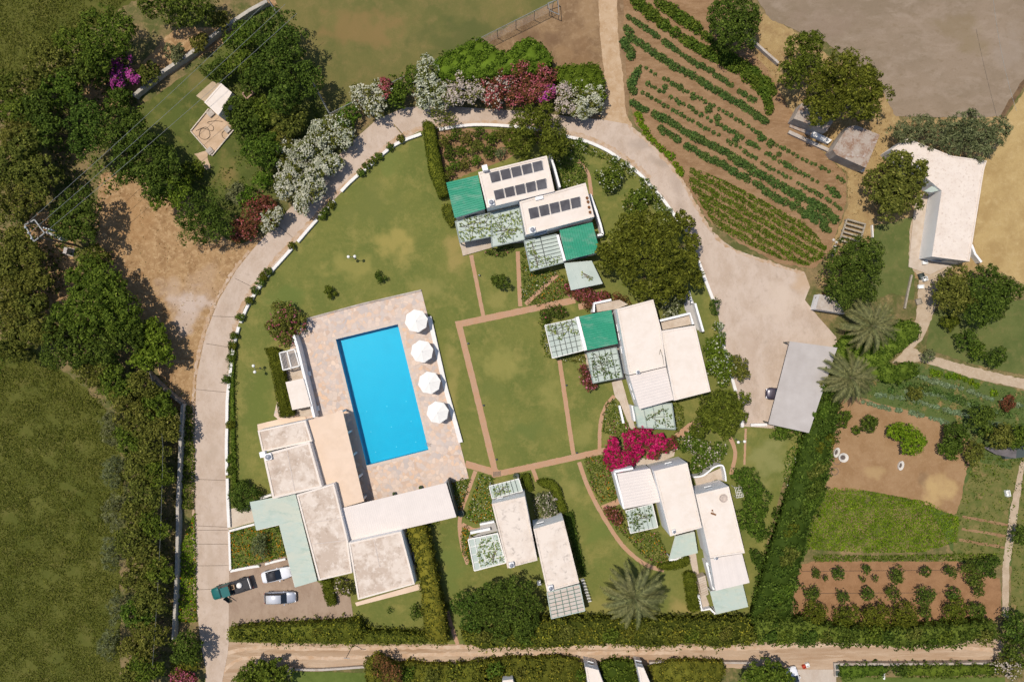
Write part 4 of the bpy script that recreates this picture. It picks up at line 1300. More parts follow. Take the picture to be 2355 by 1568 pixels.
pergola('vine covered pergola below the middle green roof', X2((530, 615), (820, 560), (880, 850), (590, 910)), 2.7, 5, 5, beam=dark_metal, frame=beam_grey, bw=0.07)
vine('vine climbing over the top of the white framed pergola', X2((140, 345), (420, 285), (460, 440), (330, 420), (290, 500), (150, 420)), 2.72, 0.55)
vine('leafy vine across the pergola below the middle green roof', X2((560, 620), (760, 590), (860, 750), (840, 860), (600, 880)), 2.72, 0.6, leaf='mid')
pergola('glassy green canopy below the corrugated roof of the middle house', X2((985, 1135), (1360, 1105), (1395, 1360), (1030, 1340)), 2.6, 4, 1, beam=beam_grey, pane=awn_sheet)
vine('sparse vine over the glassy green canopy', X2((1050, 1190), (1350, 1150), (1390, 1340), (1180, 1350)), 2.62, 0.42, leaf='mid')

# ---------------------------------------------------------------- C, D: lower houses
def X3(*pts):
    s = 940 / 2355
    return [((1320 + x * s) / 1.2744, (1300 + y * s) / 1.2744) for x, y in pts]
hC = thing('white_house', 'large white stepped house with rust marks below the magenta bougainvillea', 'house')
C2 = block(hC, X3((1492, 200), (1738, 140), (1845, 615), (1612, 678)), 5.5)
C3 = block(hC, X3((1800, 372), (2042, 312), (2160, 800), (1905, 838)), 5.0)
C1 = corrugated(hC, X3((1222, 220), (1465, 180), (1545, 425), (1278, 478)), 4.2, white_sheet, axis=1, wall=plaster, drop=0.05, pitch=0.42, depth=0.03, eave=0.05)
C4 = corrugated(hC, X3((1905, 842), (2140, 805), (2195, 1018), (1945, 1078)), 4.2, white_sheet, axis=0, wall=plaster, drop=0.1, pitch=1.1, depth=0.02, eave=0.05)
for p_ in (X3((1205, 210), (1275, 478)), X3((1205, 205), (1340, 180))):
    wall_part(hC, p_, 0.3, 4.1, 'parapet')
terrace(hC, X3((1355, 110), (1425, 105), (1440, 170), (1370, 180)), 0.3)
terrace(hC, X3((1420, 120), (1650, 35), (1640, 90), (1450, 170)), 0.25)
# curved yard wall
cw = smooth_poly(X3((1785, 245), (1850, 235), (1900, 200), (1940, 170), (1995, 160), (2015, 215), (2022, 275)), 5, False)
wall_part(hC, cw, 0.22, 1.9, 'yard_wall')
terrace(hC, X3((1790, 255), (1900, 215), (1990, 175), (2015, 275), (1950, 260), (1810, 325)), 0.3, name='yard_floor')
terrace(hC, X3((1745, 810), (1800, 800), (1830, 1000), (1900, 1180), (1845, 1215), (1780, 940)), 0.2)
for k in range(9):
    t0 = k / 9
    a = X3((1815, 985), (1870, 965))
    c = X3((1845, 1130), (1895, 1105))
    u = [(a[i][0] + (c[i][0] - a[i][0]) * t0, a[i][1] + (c[i][1] - a[i][1]) * t0) for i in (0, 1)]
    v = [(a[i][0] + (c[i][0] - a[i][0]) * (t0 + 0.1), a[i][1] + (c[i][1] - a[i][1]) * (t0 + 0.1)) for i in (0, 1)]
    terrace(hC, [u[0], u[1], v[1], v[0]], 0.34 + 0.16 * (8 - k), name='stair_step')
wall_part(hC, X3((1880, 870), (1940, 1100)), 0.28, 2.2)
wall_part(hC, X3((1820, 1110), (1845, 1222), (1905, 1210), (1945, 1250)), 0.28, 1.1, 'parapet')
wall_part(hC, smooth_poly(X3((1605, 852), (1655, 848), (1710, 825)), 4, False), 0.25, 0.7, 'parapet')
facade(C2, X3((1300, 600))[0], 0.30, 0.9, 2.6, 3.9)
facade(C2, X3((1300, 600))[0], 0.48, 0.8, 3.0, 4.0)
facade(C3, X3((1500, 800))[0], 0.30, 1.0, 2.2, 3.8)
facade(C3, X3((1500, 800))[0], 0.16, 0.8, 2.9, 3.9)
facade(C4, X3((1500, 1100))[0], 0.45, 0.9, 1.9, 3.2)
facade(C2, X3((1600, -500))[0], 0.45, 0.7, 3.2, 3.9)
facade(C3, X3((1950, -300))[0], 0.5, 0.7, 3.0, 3.7)
facade(C1, X3((1100, 300))[0], 0.35, 0.7, 2.6, 3.3)
chimney(hC, X3((1640, 645))[0], 5.5, 0.5, 0.4)
chimney(hC, X3((1950, 838))[0], 4.6, 0.5, 0.4)
m = MB()
w = W(X3((2003, 400))[0], 5.2)
m.lathe([(0.42, 0.0), (0.55, 0.12), (0.60, 0.2), (0.52, 0.2), (0.40, 0.06), (0.05, 0.02)], (w.x, w.y, 5.0), 18)
tag(m.build('satellite_dish', solid('dish', (0.55, 0.45, 0.38), 0.5, var=0.3, vscale=3)), 'round pale dish lying on the rust stained roof', 'dish')
m = MB()
w = W(X3((1930, 515))[0], 5.1)
m.box((w.x, w.y, 5.07), (0.75, 0.22, 0.12), -0.35)
m.tube((w.x, w.y, 5.0), (w.x - 0.15, w.y + 0.5, 5.25), 0.035)
m.box((w.x - 0.15, w.y + 0.5, 5.03), (0.2, 0.2, 0.06))
tag(m.build('roof_bracket', rust), 'rusty bracket left on the roof of the stepped house', 'bracket')
pergola('pergola with white bars left of the stepped house wall', X3((1285, 490), (1480, 440), (1520, 610), (1320, 655)), 2.7, 6, 2, beam=beam_grey, frame=beam_white, bw=0.07)
vine('vine hanging over the pergola left of the stepped house', X3((1270, 490), (1470, 450), (1480, 540), (1400, 640), (1310, 640)), 2.72, 0.55, leaf='mid')
awning('pale green awning tucked between the two blocks of the stepped house', X3((1650, 680), (1790, 645), (1815, 800), (1605, 850)), 2.6, awn_sheet)
awning('pale green awning at the lower end of the stepped house', X3((1905, 1085), (2145, 1030), (2185, 1195), (1950, 1250)), 2.7, awn_sheet)

hD = thing('white_house', 'white house of two offset flat roofs between the flower beds and the palm', 'house')
D1 = block(hD, X3((302, 440), (545, 385), (638, 855), (418, 912)), 5.0, roof_stain)
D2 = block(hD, X3((608, 625), (830, 560), (945, 1020), (708, 1085)), 5.0, roof_stain)
terrace(hD, X3((215, 590), (325, 570), (345, 640), (150, 690), (220, 650)), 0.4, name='porch_floor', mat=solid('grey_floor', (0.4, 0.38, 0.36)))
wall_part(hD, X3((145, 655), (290, 625)), 0.35, 1.2, 'parapet')
wall_part(hD, X3((215, 592), (320, 572)), 0.25, 0.9, 'parapet')
terrace(hD, X3((130, 690), (350, 650), (400, 880), (170, 930)), 0.2, name='veranda_floor')
terrace(hD, X3((705, 1085), (950, 1025), (980, 1215), (745, 1280)), 0.2, name='veranda_floor')
chimney(hD, X3((447, 890))[0], 5.0, 0.7, 0.6)
chimney(hD, X3((735, 1060))[0], 5.0, 0.7, 0.6)
chimney(hD, X3((650, 1025))[0], 1.0, 0.5, 0.6, False)
facade(D1, X3((400, -200))[0], 0.75, 0.6, 3.2, 3.9)
facade(D2, X3((700, -200))[0], 0.75, 0.7, 3.2, 3.9)
facade(D1, X3((400, -200))[0], 0.35, 1.4, 0.9, 2.3)
pergola('small pergola with bars at the top of the two roofed house', X3((283, 310), (500, 255), (528, 345), (305, 400)), 2.7, 7, 1, beam=dark_metal, frame=beam_white, bw=0.07, panes=True)
pergola('pergola of pale sheets left of the two roofed house', X3((130, 700), (345, 655), (405, 870), (175, 930)), 2.7, 5, 4, beam=beam_white, frame=beam_white)
pergola('green barred pergola with pink tinted panes at the foot of the two roofed house', X3((708, 1090), (945, 1030), (985, 1222), (740, 1280)), 2.7, 5, 7, beam=solid('green_bar', (0.10, 0.17, 0.14), 0.5),
        frame=pale_sheet, pane=solid('pink_pane', (0.46, 0.44, 0.40), 0.6, vscale=1.2, c2=(0.50, 0.40, 0.34)), bw=0.08)
vine('pale vine on the small pergola at the top of the two roofed house', X3((300, 320), (420, 290), (450, 350), (320, 390)), 2.72, 0.7)
vine('thick vine over the pergola left of the two roofed house', X3((220, 700), (340, 670), (400, 860), (220, 900), (190, 800)), 2.72, 0.72)

# ---------------------------------------------------------------- E: main building
def X4(*pts):
    s = 820 / 1919
    return [((600 + x * s) / 1.2744, (1150 + y * s) / 1.2744) for x, y in pts]
hE = thing('main_building', 'sprawling flat roofed main building below the pool with worn pale roofs', 'building')
E1 = block(hE, X4((362, 262), (690, 190), (735, 335), (395, 410)), 3.7, roof_worn, parw=0.24, rim=roof_white)
E2 = block(hE, X4((398, 425), (718, 338), (805, 648), (465, 728)), 4.2, roof_worn, parw=0.3, rim=roof_white)
E4 = block(hE, X4((628, 700), (885, 622), (980, 1010), (1010, 1235), (782, 1288)), 4.2, roof_worn, parw=0.24, rim=roof_white)
E5 = block(hE, X4((985, 1030), (1345, 950), (1440, 1312), (1050, 1420)), 4.5, roof_worn, parw=0.24, rim=roof_white)
P3 = X4((700, 192), (945, 125), (1092, 745), (935, 790), (805, 650), (735, 335))
Pw = [(p.x, p.y) for p in WS(P3, 3.1)]
MB().prism(Pw, 2.85, 3.1).build('porch_roof', peach, hE)
MB().prism([(p.x, p.y) for p in WS(X4((700, 205), (900, 150), (1035, 760), (935, 780), (805, 655), (735, 345)), 2.85)], 0.0, 2.845).build('porch_wall', plaster, hE)
for x, y in ((950, 130), (988, 278), (1025, 430), (1065, 580), (1092, 735)):
    w = W(X4((x, y))[0], 2.8)
    MB().box((w.x - 0.25, w.y, 1.42), (0.24, 0.24, 2.84), 0.23).build('column', plaster, hE)
E6 = corrugated(hE, X4((935, 792), (1655, 618), (1725, 852), (985, 1022)), 3.4, white_sheet, axis=0, drop=0.05, pitch=0.30, depth=0.012, posts=plaster)
wall_part(hE, X4((1665, 605), (1725, 845)), 0.2, 2.9, 'end_wall', dark_metal)
wall_part(hE, X4((1640, 630), (1700, 840)), 0.25, 2.6, 'inner_wall')
terrace(hE, X4((360, 218), (520, 180), (690, 165), (700, 200), (365, 270)), 0.3, name='back_ledge', mat=peach)
terrace(hE, X4((1030, 1440), (1470, 1310), (1478, 1350), (1040, 1462)), 0.3, name='back_ledge', mat=peach)
chimney(hE, X4((434, 440))[0], 4.2, 0.9, 0.45)
chimney(hE, X4((395, 425))[0], 3.9, 0.8, 0.6, False)
facade(E5, X4((2200, 900))[0], 0.35, 1.4, 1.0, 2.4)
facade(E5, X4((2200, 900))[0], 0.7, 1.4, 1.0, 2.4)
facade(E4, X4((900, 2400))[0], 0.5, 1.0, 0.1, 2.2, 'door')
# raised seams across the worn roofs
seam_m = solid('roof_seam', (0.56, 0.48, 0.42), 0.8, var=0.2, vscale=1.5)
for (a, b_, z) in (((560, 375), (620, 690), 4.2), ((1160, 1010), (1200, 1200), 4.5), ((735, 890), (930, 860), 4.2), ((725, 1040), (985, 1010), 4.2)):
    A_, B_ = (W(p, z) for p in X4(a, b_))
    MB().bar(A_ + Vector((0, 0, 0.01)), B_ + Vector((0, 0, 0.01)), 0.12, 0.04).build('roof_seam', seam_m, hE)
aw = X4((308, 750), (620, 690), (770, 1290), (618, 1335), (510, 905), (352, 942))
awning('large pale green L shaped canopy on the left of the main building', aw, 3.0, awn_sheet)
# ---------------------------------------------------------------- pool bar
hF = thing('pool_bar', 'narrow white pool bar with slatted canopy on the left of the pool', 'pool bar')
wall_part(hF, [q(1, 1, 470, 1420), q(1, 2, 500, 40), q(1, 2, 648, 655)], 0.36, 2.2, 'wall')
MB().prism([(p.x, p.y) for p in WS(Q(1, 2, (402, 352), (555, 318), (622, 560), (460, 592)), 2.4)], 0.0, 2.4).build('store_room', roof_white, hF)
terrace(hF, Q(1, 2, (350, 100), (500, 60), (640, 640), (520, 655), (440, 500)), 0.16, name='yard_floor')
sl = Q(1, 2, (350, 100), (480, 68), (522, 212), (382, 248))
a, b_, c, d = WS(sl, 2.3)
for (p0, p1) in ((a, b_), (b_, c), (c, d), (d, a), ((a + b_) / 2, (c + d) / 2)):
    MB().bar(p0, p1, 0.16, 0.14).build('frame_bar', beam_white, hF)
for k in range(1, 12):
    u = k / 12
    if abs(u - 0.5) < 0.02:
        continue
    MB().bar(a.lerp(b_, u) - Vector((0, 0, 0.02)), d.lerp(c, u) - Vector((0, 0, 0.02)), 0.10, 0.03).build('slat', solid('slat_grey', (0.30, 0.27, 0.25), 0.7), hF)
for p in (a, b_, c, d):
    MB().box((p.x, p.y, 1.1), (0.12, 0.12, 2.2)).build('post', beam_white, hF)

# ---------------------------------------------------------------- G: long white building on the right
hG = thing('long_house', 'long white roofed farm building at the right edge beside the stubble field', 'house')
roofG = ground_mat('roof_G', [((0.67, 0.585, 0.505),), ((0.62, 0.53, 0.45), 0.6, 0.42, 0.62), ((0.47, 0.37, 0.30), 2.8, 0.54, 0.66, 0.75), ((0.66, 0.58, 0.52), 1.2, 0.5, 0.7, 0.5)])
G1 = block(hG, [q(3, 0, 1215, 1290), q(3, 0, 1350, 1195), q(3, 0, 1730, 1345), q(3, 0, 2035, 1388), q(3, 1, 2010, 0), q(3, 1, 1885, 785), q(3, 1, 1560, 742), q(3, 1, 1645, 175)], 3.3, roofG, par=0.08, parw=0.2)
facade(G1, q(3, 1, 900, 500), 0.25, 0.55, 1.2, 2.0)
facade(G1, q(3, 1, 900, 500), 0.75, 1.0, 0.1, 2.1, 'door', solid('door_wood', (0.20, 0.16, 0.12), 0.7))
facade(G1, q(3, 1, 1500, 1500), 0.4, 1.2, 1.0, 2.1)
terrace(hG, Q(3, 1, (1420, 220), (1530, 190), (1450, 760), (1800, 800), (1660, 840), (1540, 900), (1360, 830), (1390, 520)), 0.12, name='yard_floor')
wall_part(hG, Q(3, 1, (1905, 640), (1935, 720), (1990, 790)), 0.3, 1.2, 'garden_wall')
o = MB()
pp = WS(Q(3, 1, (1490, 180), (1560, 135), (1640, 168), (1555, 190)), 2.9)
MB().prism([(p.x, p.y) for p in pp], 2.78, 2.9).build('porch_roof', pale_sheet, hG)

# ---------------------------------------------------------------- H: sheds at the top right
tin = ground_mat('tin', [((0.36, 0.30, 0.25),), ((0.24, 0.145, 0.095), 0.8, 0.45, 0.6), ((0.46, 0.42, 0.39), 1.6, 0.52, 0.68, 0.8), ((0.18, 0.11, 0.07), 3, 0.55, 0.7, 0.6)])
concrete_old = ground_mat('old_concrete', [((0.42, 0.37, 0.32),), ((0.33, 0.27, 0.22), 0.8, 0.45, 0.62), ((0.50, 0.46, 0.42), 2, 0.5, 0.7, 0.6)])
hH = thing('rusty_shed', 'square shed with rusty roof and pale rim right of the crop field', 'shed')
SH = block(hH, Q(3, 0, (845, 1090), (910, 1085), (1112, 1165), (990, 1450), (740, 1340), (705, 1295), (770, 1190)), 2.5, tin, par=0.05, parw=0.45, wall=concrete_old)
wall_part(hH, Q(3, 0, (740, 1370), (980, 1470)), 0.5, 0.6, 'step')
hH2 = thing('rusty_shed', 'grey shed half hidden under the big dark tree', 'shed')
block(hH2, Q(3, 0, (440, 890), (740, 1000), (660, 1130), (370, 1025)), 2.4, tin, par=0.04, parw=0.3, wall=concrete_old)
hH3 = thing('stone_trough', 'long low concrete trough in front of the grey shed', 'trough')
terrace(hH3, Q(3, 0, (335, 1125), (680, 1285), (665, 1310), (320, 1150)), 0.5, concrete_old, 'trough_wall')
terrace(hH3, Q(3, 0, (350, 1060), (640, 1180), (620, 1215), (330, 1095)), 0.25, tin, 'trough_floor')
terrace(hH3, Q(3, 0, (540, 1130), (700, 1210), (665, 1240), (525, 1170)), 0.75, beam_white, 'white_slab')
wallrun('thin pale garden wall between the two dark trees above the crop field', Q(3, 0, (0, 330), (130, 450), (240, 545)), 0.32, 0.8, concrete_old, 'garden_wall', sm=False)
# timber cold frame
hN = thing('cold_frame', 'timber cold frame with five cross bars beside the crop field', 'cold frame')
fr = Q(3, 1, (830, 420), (990, 465), (930, 650), (770, 600))
a, b_, c, d = WS(fr, 0.8)
timber = solid('timber', (0.36, 0.31, 0.24), 0.85, var=0.3, vscale=4)
for k in range(6):
    u = k / 5
    MB().bar(a.lerp(d, u), b_.lerp(c, u), 0.22, 0.14).build('cross_bar', timber, hN)
for p0, p1 in ((a, d), (b_, c)):
    MB().bar(p0 - Vector((0, 0, 0.15)), p1 - Vector((0, 0, 0.15)), 0.22, 0.14).build('side_rail', timber, hN)
    for u in (0.02, 0.5, 0.98):
        p = p0.lerp(p1, u)
        MB().box((p.x, p.y, 0.3), (0.16, 0.16, 0.6)).build('leg', timber, hN)
wallrun('white post lying beside the timber cold frame', Q(3, 1, (1048, 470), (1055, 575)), 0.15, 0.5, beam_white, 'white_rail', 'rail', sm=False)

# ---------------------------------------------------------------- I: carport and pump house
cp = thing('carport', 'long grey sheet roofed carport at the right of the parking concrete', 'carport')
cpts = Q(3, 2, (335, 0), (745, 55), (500, 790), (150, 712))
corrugated(cp, [cpts[1], cpts[2], cpts[3], cpts[0]], 3.0, grey_sheet, drop=0.4, pitch=2.8, depth=0.015, posts=dark_metal, name='roof')
hJ = thing('pump_house', 'little white pump house at the end of the parking concrete', 'shed')
block(hJ, Q(3, 1, (595, 1065), (720, 1095), (815, 1235), (560, 1195)), 1.9, concrete_old, par=0.12, parw=0.35)

# ---------------------------------------------------------------- K: patio hut at the top left
hK = thing('garden_hut', 'small white roofed garden hut on the tan patio under the trees', 'hut')
block(hK, Q(0, 0, (1760, 885), (1905, 720), (2000, 800), (1885, 1000)), 2.4, roof_white, par=0.05)
corrugated(hK, Q(0, 0, (1690, 830), (1830, 705), (1900, 725), (1765, 880)), 2.4, solid('tan_sheet', (0.47, 0.35, 0.22), 0.8, var=0.2, vscale=1), drop=0.15, pitch=0.9, depth=0.02, wall=plaster, name='lean_to')
pat = region('tan_patio', Q(0, 0, (1645, 1130), (1800, 940), (1870, 960), (2025, 1110), (1830, 1345)), 0.06, ground_mat('g_patio', [((0.50, 0.36, 0.24),), ((0.43, 0.30, 0.19), 0.8, 0.42, 0.62), ((0.36, 0.25, 0.16), 3, 0.55, 0.7, 0.4)]))
for a_, b_ in (((1645, 1130), (1800, 940)), ((1645, 1135), (1830, 1345)), ((1830, 1345), (2025, 1110))):
    A_, B_ = WS(Q(0, 0, a_, b_), 0.2)
    MB().bar(A_, B_, 0.14, 0.14).build('edge_stone', solid('edge_stone', (0.55, 0.47, 0.38), 0.85), pat)
hose_m = solid('hose', (0.10, 0.07, 0.05), 0.5)
def hose(label, pts, z, mat=hose_m, r=0.035, name='garden_hose', cat='hose'):
    P = [W(p, z) + Vector((0, 0, z)) * 0 for p in smooth_poly(pts, 6, False)]
    m = MB()
    for i in range(len(P) - 1):
        m.tube(P[i], P[i + 1], r, r, 6, False)
    return tag(m.build(name, mat), label, cat)
hose('dark garden hose in a big loop on the tan patio', Q(0, 0, (1690, 1130), (1780, 1100), (1810, 1170), (1770, 1205), (1720, 1180), (1740, 1110), (1830, 1130), (1835, 1090), (1790, 1060), (1850, 1045), (1920, 1050)), 0.11)
hose('short curved hose at the right edge of the tan patio', Q(0, 0, (1960, 1110), (1915, 1150), (1930, 1195), (1980, 1190)), 0.11)
for (x, y, s) in ((1815, 980, 0.9), (1960, 1120, 0.8), (1810, 1305, 0.9)):
    w = W(q(0, 0, x, y), 0.3)
    o = MB().box((w.x, w.y, 0.22), (s, s, 0.32), 0.75)
    tag(o.build('stone_planter', concrete_old), {1815: 'square stone planter at the top corner of the tan patio', 1960: 'square stone planter at the right corner of the tan patio', 1810: 'square stone planter at the bottom corner of the tan patio'}[x], 'planter', 'stone planters round the tan patio')
pth = region('stepping_path', Q(0, 0, (1680, 1330), (1780, 1300), (1800, 1400), (1815, 1460), (1780, 1470), (1730, 1400)), 0.05, MATS['g_patio'], jit=1, seed=70)
br = thing('brick_bin', 'small open brick bin in the grass right of the garden hut', 'bin')
a, b_, c, d = WS(Q(0, 0, (2135, 760), (2185, 800), (2125, 855), (2090, 810)), 0.6)
for p0, p1 in ((a, b_), (b_, c), (c, d), (d, a)):
    MB().prism(strip_poly([(p0.x, p0.y), (p1.x, p1.y)], 0.2, False), 0, 0.6).build('side', solid('pink_brick', (0.38, 0.25, 0.18), 0.9, var=0.2), br)

# ---------------------------------------------------------------- L: white buildings cut by the lower edge
for i, (pl, lb) in enumerate(((Q(2, 3, (925, 1430), (1040, 1460), (1110, 1650), (960, 1650)), 'left white wall block at the bottom edge between the hedges'),
                             (Q(2, 3, (1375, 1430), (1430, 1440), (1520, 1650), (1420, 1650)), 'right white wall block at the bottom edge between the hedges'))):
    t = thing('white_outbuilding', lb, 'building')
    bl = block(t, pl, 3.4, roof_white, par=0.1)
    facade(bl, q(2, 3, 1200, 0), 0.5, 0.6, 1.8, 2.5)
t = thing('white_outbuilding', 'white roof corner under the bushes at the bottom edge', 'building')
block(t, Q(2, 3, (215, 1550), (300, 1540), (330, 1650), (200, 1650)), 2.6, roof_white)
t = thing('white_outbuilding', 'small pale wall corner beside the leafy bush at the bottom left', 'building')
block(t, Q(1, 3, (390, 1475), (440, 1470), (450, 1505), (400, 1510)), 1.2, roof_white, par=0.05, parw=0.1)

# ================================================================== PLANTING
def X5(*pts):
    s = 1242 / 2355
    return [((1758 + x * s) / 1.2744, y * s / 1.2744) for x, y in pts]
# ---- trees of the upper left
tree('large dark tree standing left of the sports pitch fence', [(628, 75, 52), (660, 120, 55), (640, 165, 62), (690, 190, 48), (655, 225, 40)], 7.5, 'dark', group=None)
tree('dark tree cut by the top edge above the straw verge', [(395, 15, 50), (450, 20, 48), (350, 5, 40)], 7, 'dark')
tree('tall broad tree throwing its shade on the straw verge', [(258, 72, 54), (222, 108, 50), (280, 95, 38), (240, 130, 40)], 7.5, 'mid')
UL = [(168, 110, 46, 'mid'), (120, 150, 50, 'olive'), (190, 175, 48, 'dark'), (140, 205, 46, 'mid'), (75, 195, 44, 'olive'), (90, 250, 46, 'dark'), (35, 255, 44, 'mid'), (45, 310, 46, 'olive'),
      (110, 300, 40, 'dark'), (10, 200, 38, 'meadow')]
for i, (x, y, r_, lf) in enumerate(UL):
    tree(f'{["leafy", "olive toned", "dark"][i % 3]} tree, {ordinal(i)} down the grove in the upper left corner', [(x, y, r_), (x + 12, y - 14, r_ * 0.6)], 6.2, lf, group='grove in the upper left')
tree('yellow green tree at the left edge above the power pole', [(55, 375, 62), (20, 400, 55), (90, 410, 50), (60, 330, 40)], 7, 'olive', size=0.34)
tree('olive tree at the left edge beside the power pole', [(25, 465, 48), (70, 455, 38)], 6.5, 'olive')
tree('dark tree left of the power lines with speckled leaves', [(190, 265, 42), (215, 300, 44), (195, 330, 34)], 7, 'dark')
tree('round dark tree under the power lines', [(300, 285, 44), (275, 320, 40), (325, 320, 36)], 7, 'dark')
tree('big dark tree above the dirt lot under the wires', [(345, 370, 60), (300, 385, 46), (380, 400, 44), (350, 420, 40)], 7, 'dark')
tree('fresh green tree at the top tip of the dirt lot', [(395, 430, 42), (368, 450, 30), (415, 450, 26)], 5.5, 'bright')
tree('broad dark tree hanging over the right side of the dirt lot', [(472, 485, 52), (455, 520, 46), (490, 520, 44), (440, 500, 36)], 6, 'dark', aspect=0.4)
tree('dark tree left of the dirt lot near the power pole', [(178, 480, 42), (190, 530, 44), (158, 520, 40), (200, 465, 30)], 7, 'dark')
tree('thin reddish shrub at the left end of the dirt lot', [(235, 595, 30), (205, 600, 26)], 3.2, 'olive')
tree('purple flowering shrub in the straw verge at the upper left', [(285, 168, 30), (272, 188, 22), (304, 178, 18)], 3.4, 'dark', flower='purple', fl_dens=40, fl_size=0.22, name='shrub', cat='shrub')
for i, (x, y, r_, h, lf, lb) in enumerate(((505, 55, 26, 3.2, 'olive', 'loose shrub beside the stone wall near the top edge'), (458, 100, 22, 2.5, 'olive', 'low shrub at the middle of the upper stone wall'),
        (402, 122, 24, 2.4, 'grey', 'dry grey shrub left of the upper stone wall'), (340, 172, 30, 2.6, 'olive', 'shrub spilling over the upper stone wall end'), (270, 235, 34, 3.0, 'dark', 'dark shrub below the purple flowers'),
        (552, 262, 36, 4.0, 'dark', 'dark shrub leaning over the garden hut'), (605, 255, 34, 4, 'mid', 'green shrub right of the brick bin'), (600, 352, 46, 5.0, 'mid', 'round green tree below the garden hut'),
        (665, 285, 42, 5, 'olive', 'olive tree left of the fence corner'), (640, 330, 36, 4, 'olive', 'olive shrub left of the white oleander'), (575, 300, 36, 3.6, 'dark', 'dark shrub between the patio and the olive tree'),
        (550, 150, 36, 4.2, 'mid', 'green tree left of the large dark tree'), (500, 165, 30, 3.6, 'dark', 'dark shrub in the shady garden above the hut'), (580, 190, 32, 4, 'dark', 'dark shrub above the brick bin'),
        (560, 90, 40, 4.5, 'mid', 'green tree at the top of the shady garden'), (445, 395, 28, 2.6, 'mid', 'green shrub between the dirt lot and the patio path'), (540, 445, 26, 2.2, 'grey', 'grey tuft beside the red oleander'))):
    tree(lb, [(x, y, r_), (x + r_ * 0.4, y - r_ * 0.35, r_ * 0.6)], h, lf, name='shrub' if h < 3.7 else 'tree', cat='shrub' if h < 3.7 else 'tree')

# ---- oleanders along the drive
OL = [('bushy red oleander at the corner of the dirt lot', [(565, 520, 40), (600, 480, 34), (625, 500, 26)], 3.0, 'redleaf', ['pinkleaf'], 3),
      ('small white oleander inside the red one', [(622, 508, 26), (640, 490, 14)], 3.2, 'olive', ['white_petal'], 20),
      ('fresh green bush between the red and the white oleander', [(575, 460, 26), (608, 415, 24)], 2.8, 'bright', None, 0),
      ('dense white oleander, lowest in the row along the drive', [(670, 405, 38), (705, 440, 34), (690, 470, 22), (655, 440, 20)], 3.6, 'olive', ['white_petal'], 26),
      ('dense white oleander beside the fence corner', [(700, 360, 46), (745, 380, 36), (665, 345, 26), (720, 410, 28)], 3.8, 'olive', ['white_petal'], 26),
      ('white oleander just below the fence corner', [(775, 300, 36), (745, 320, 36), (792, 320, 22), (735, 290, 16)], 3.6, 'olive', ['white_petal'], 22),
      ('green bush at the foot of the fence corner', [(800, 262, 28), (785, 290, 18)], 3.0, 'bright', None, 0),
      ('white oleander with a pink tip growing through the pitch fence', [(835, 220, 34), (865, 250, 28), (880, 215, 22), (870, 200, 18)], 3.8, 'olive', ['white_petal'], 18),
      ('dark red oleander top above the fence', [(884, 198, 16), (890, 215, 13)], 4.0, 'redleaf', ['pinkleaf'], 14),
      ('dark green bush between two white oleanders', [(920, 205, 32), (905, 230, 28), (945, 180, 28)], 3.6, 'mid', None, 0),
      ('tall white oleander reaching over the fence rail', [(975, 148, 20), (985, 180, 34), (980, 215, 38), (1010, 215, 32)], 4.0, 'olive', ['white_petal'], 24),
      ('cream oleander in the middle of the top row', [(1045, 205, 34), (1075, 195, 30), (1045, 228, 28), (1090, 215, 26)], 3.8, 'olive', ['pale_petal'], 24),
      ('mixed pink and white oleander in the top row', [(1140, 205, 34), (1160, 190, 28), (1135, 230, 22)], 3.8, 'redleaf', ['pale_petal', 'pinkleaf'], 18),
      ('broad dark red oleander in the top row', [(1215, 185, 44), (1230, 215, 34), (1195, 220, 34), (1255, 175, 28)], 4.0, 'redleaf', ['pinkleaf'], 7),
      ('bright pink oleander right of the dark red one', [(1262, 212, 18), (1250, 225, 14)], 3.6, 'olive', ['purple', 'pinkleaf'], 24),
      ('cream oleander left of the last white one', [(1298, 220, 28), (1300, 245, 22)], 3.6, 'olive', ['pale_petal'], 24),
      ('round white oleander, last of the row by the dirt track', [(1350, 232, 36), (1365, 215, 22), (1335, 255, 22)], 3.8, 'olive', ['white_petal'], 26)]
for lb, bl, h, lf, fl, fd in OL:
    tree(lb, bl, h, lf, size=0.30, flower=fl, fl_dens=fd * 1.15, fl_size=0.22, name='oleander' if fl else 'shrub', cat='shrub', cmax=0.6)
hedge('tall green hedge behind the oleanders left of the dirt yard', [(1000, 140), (1060, 105), (1105, 92), (1160, 120), (1200, 90), (1245, 100), (1268, 140), (1230, 165), (1120, 175), (1060, 185), (1010, 175)], 3.6, 'bright', rough=0.35, wl=1.4, size=0.32, sm=True)
hedge('green hedge behind the last white oleander beside the dirt track', [(1280, 155), (1330, 148), (1375, 150), (1390, 200), (1385, 225), (1320, 205), (1282, 185)], 3.2, 'bright', rough=0.3, wl=1.2, size=0.3, sm=True)

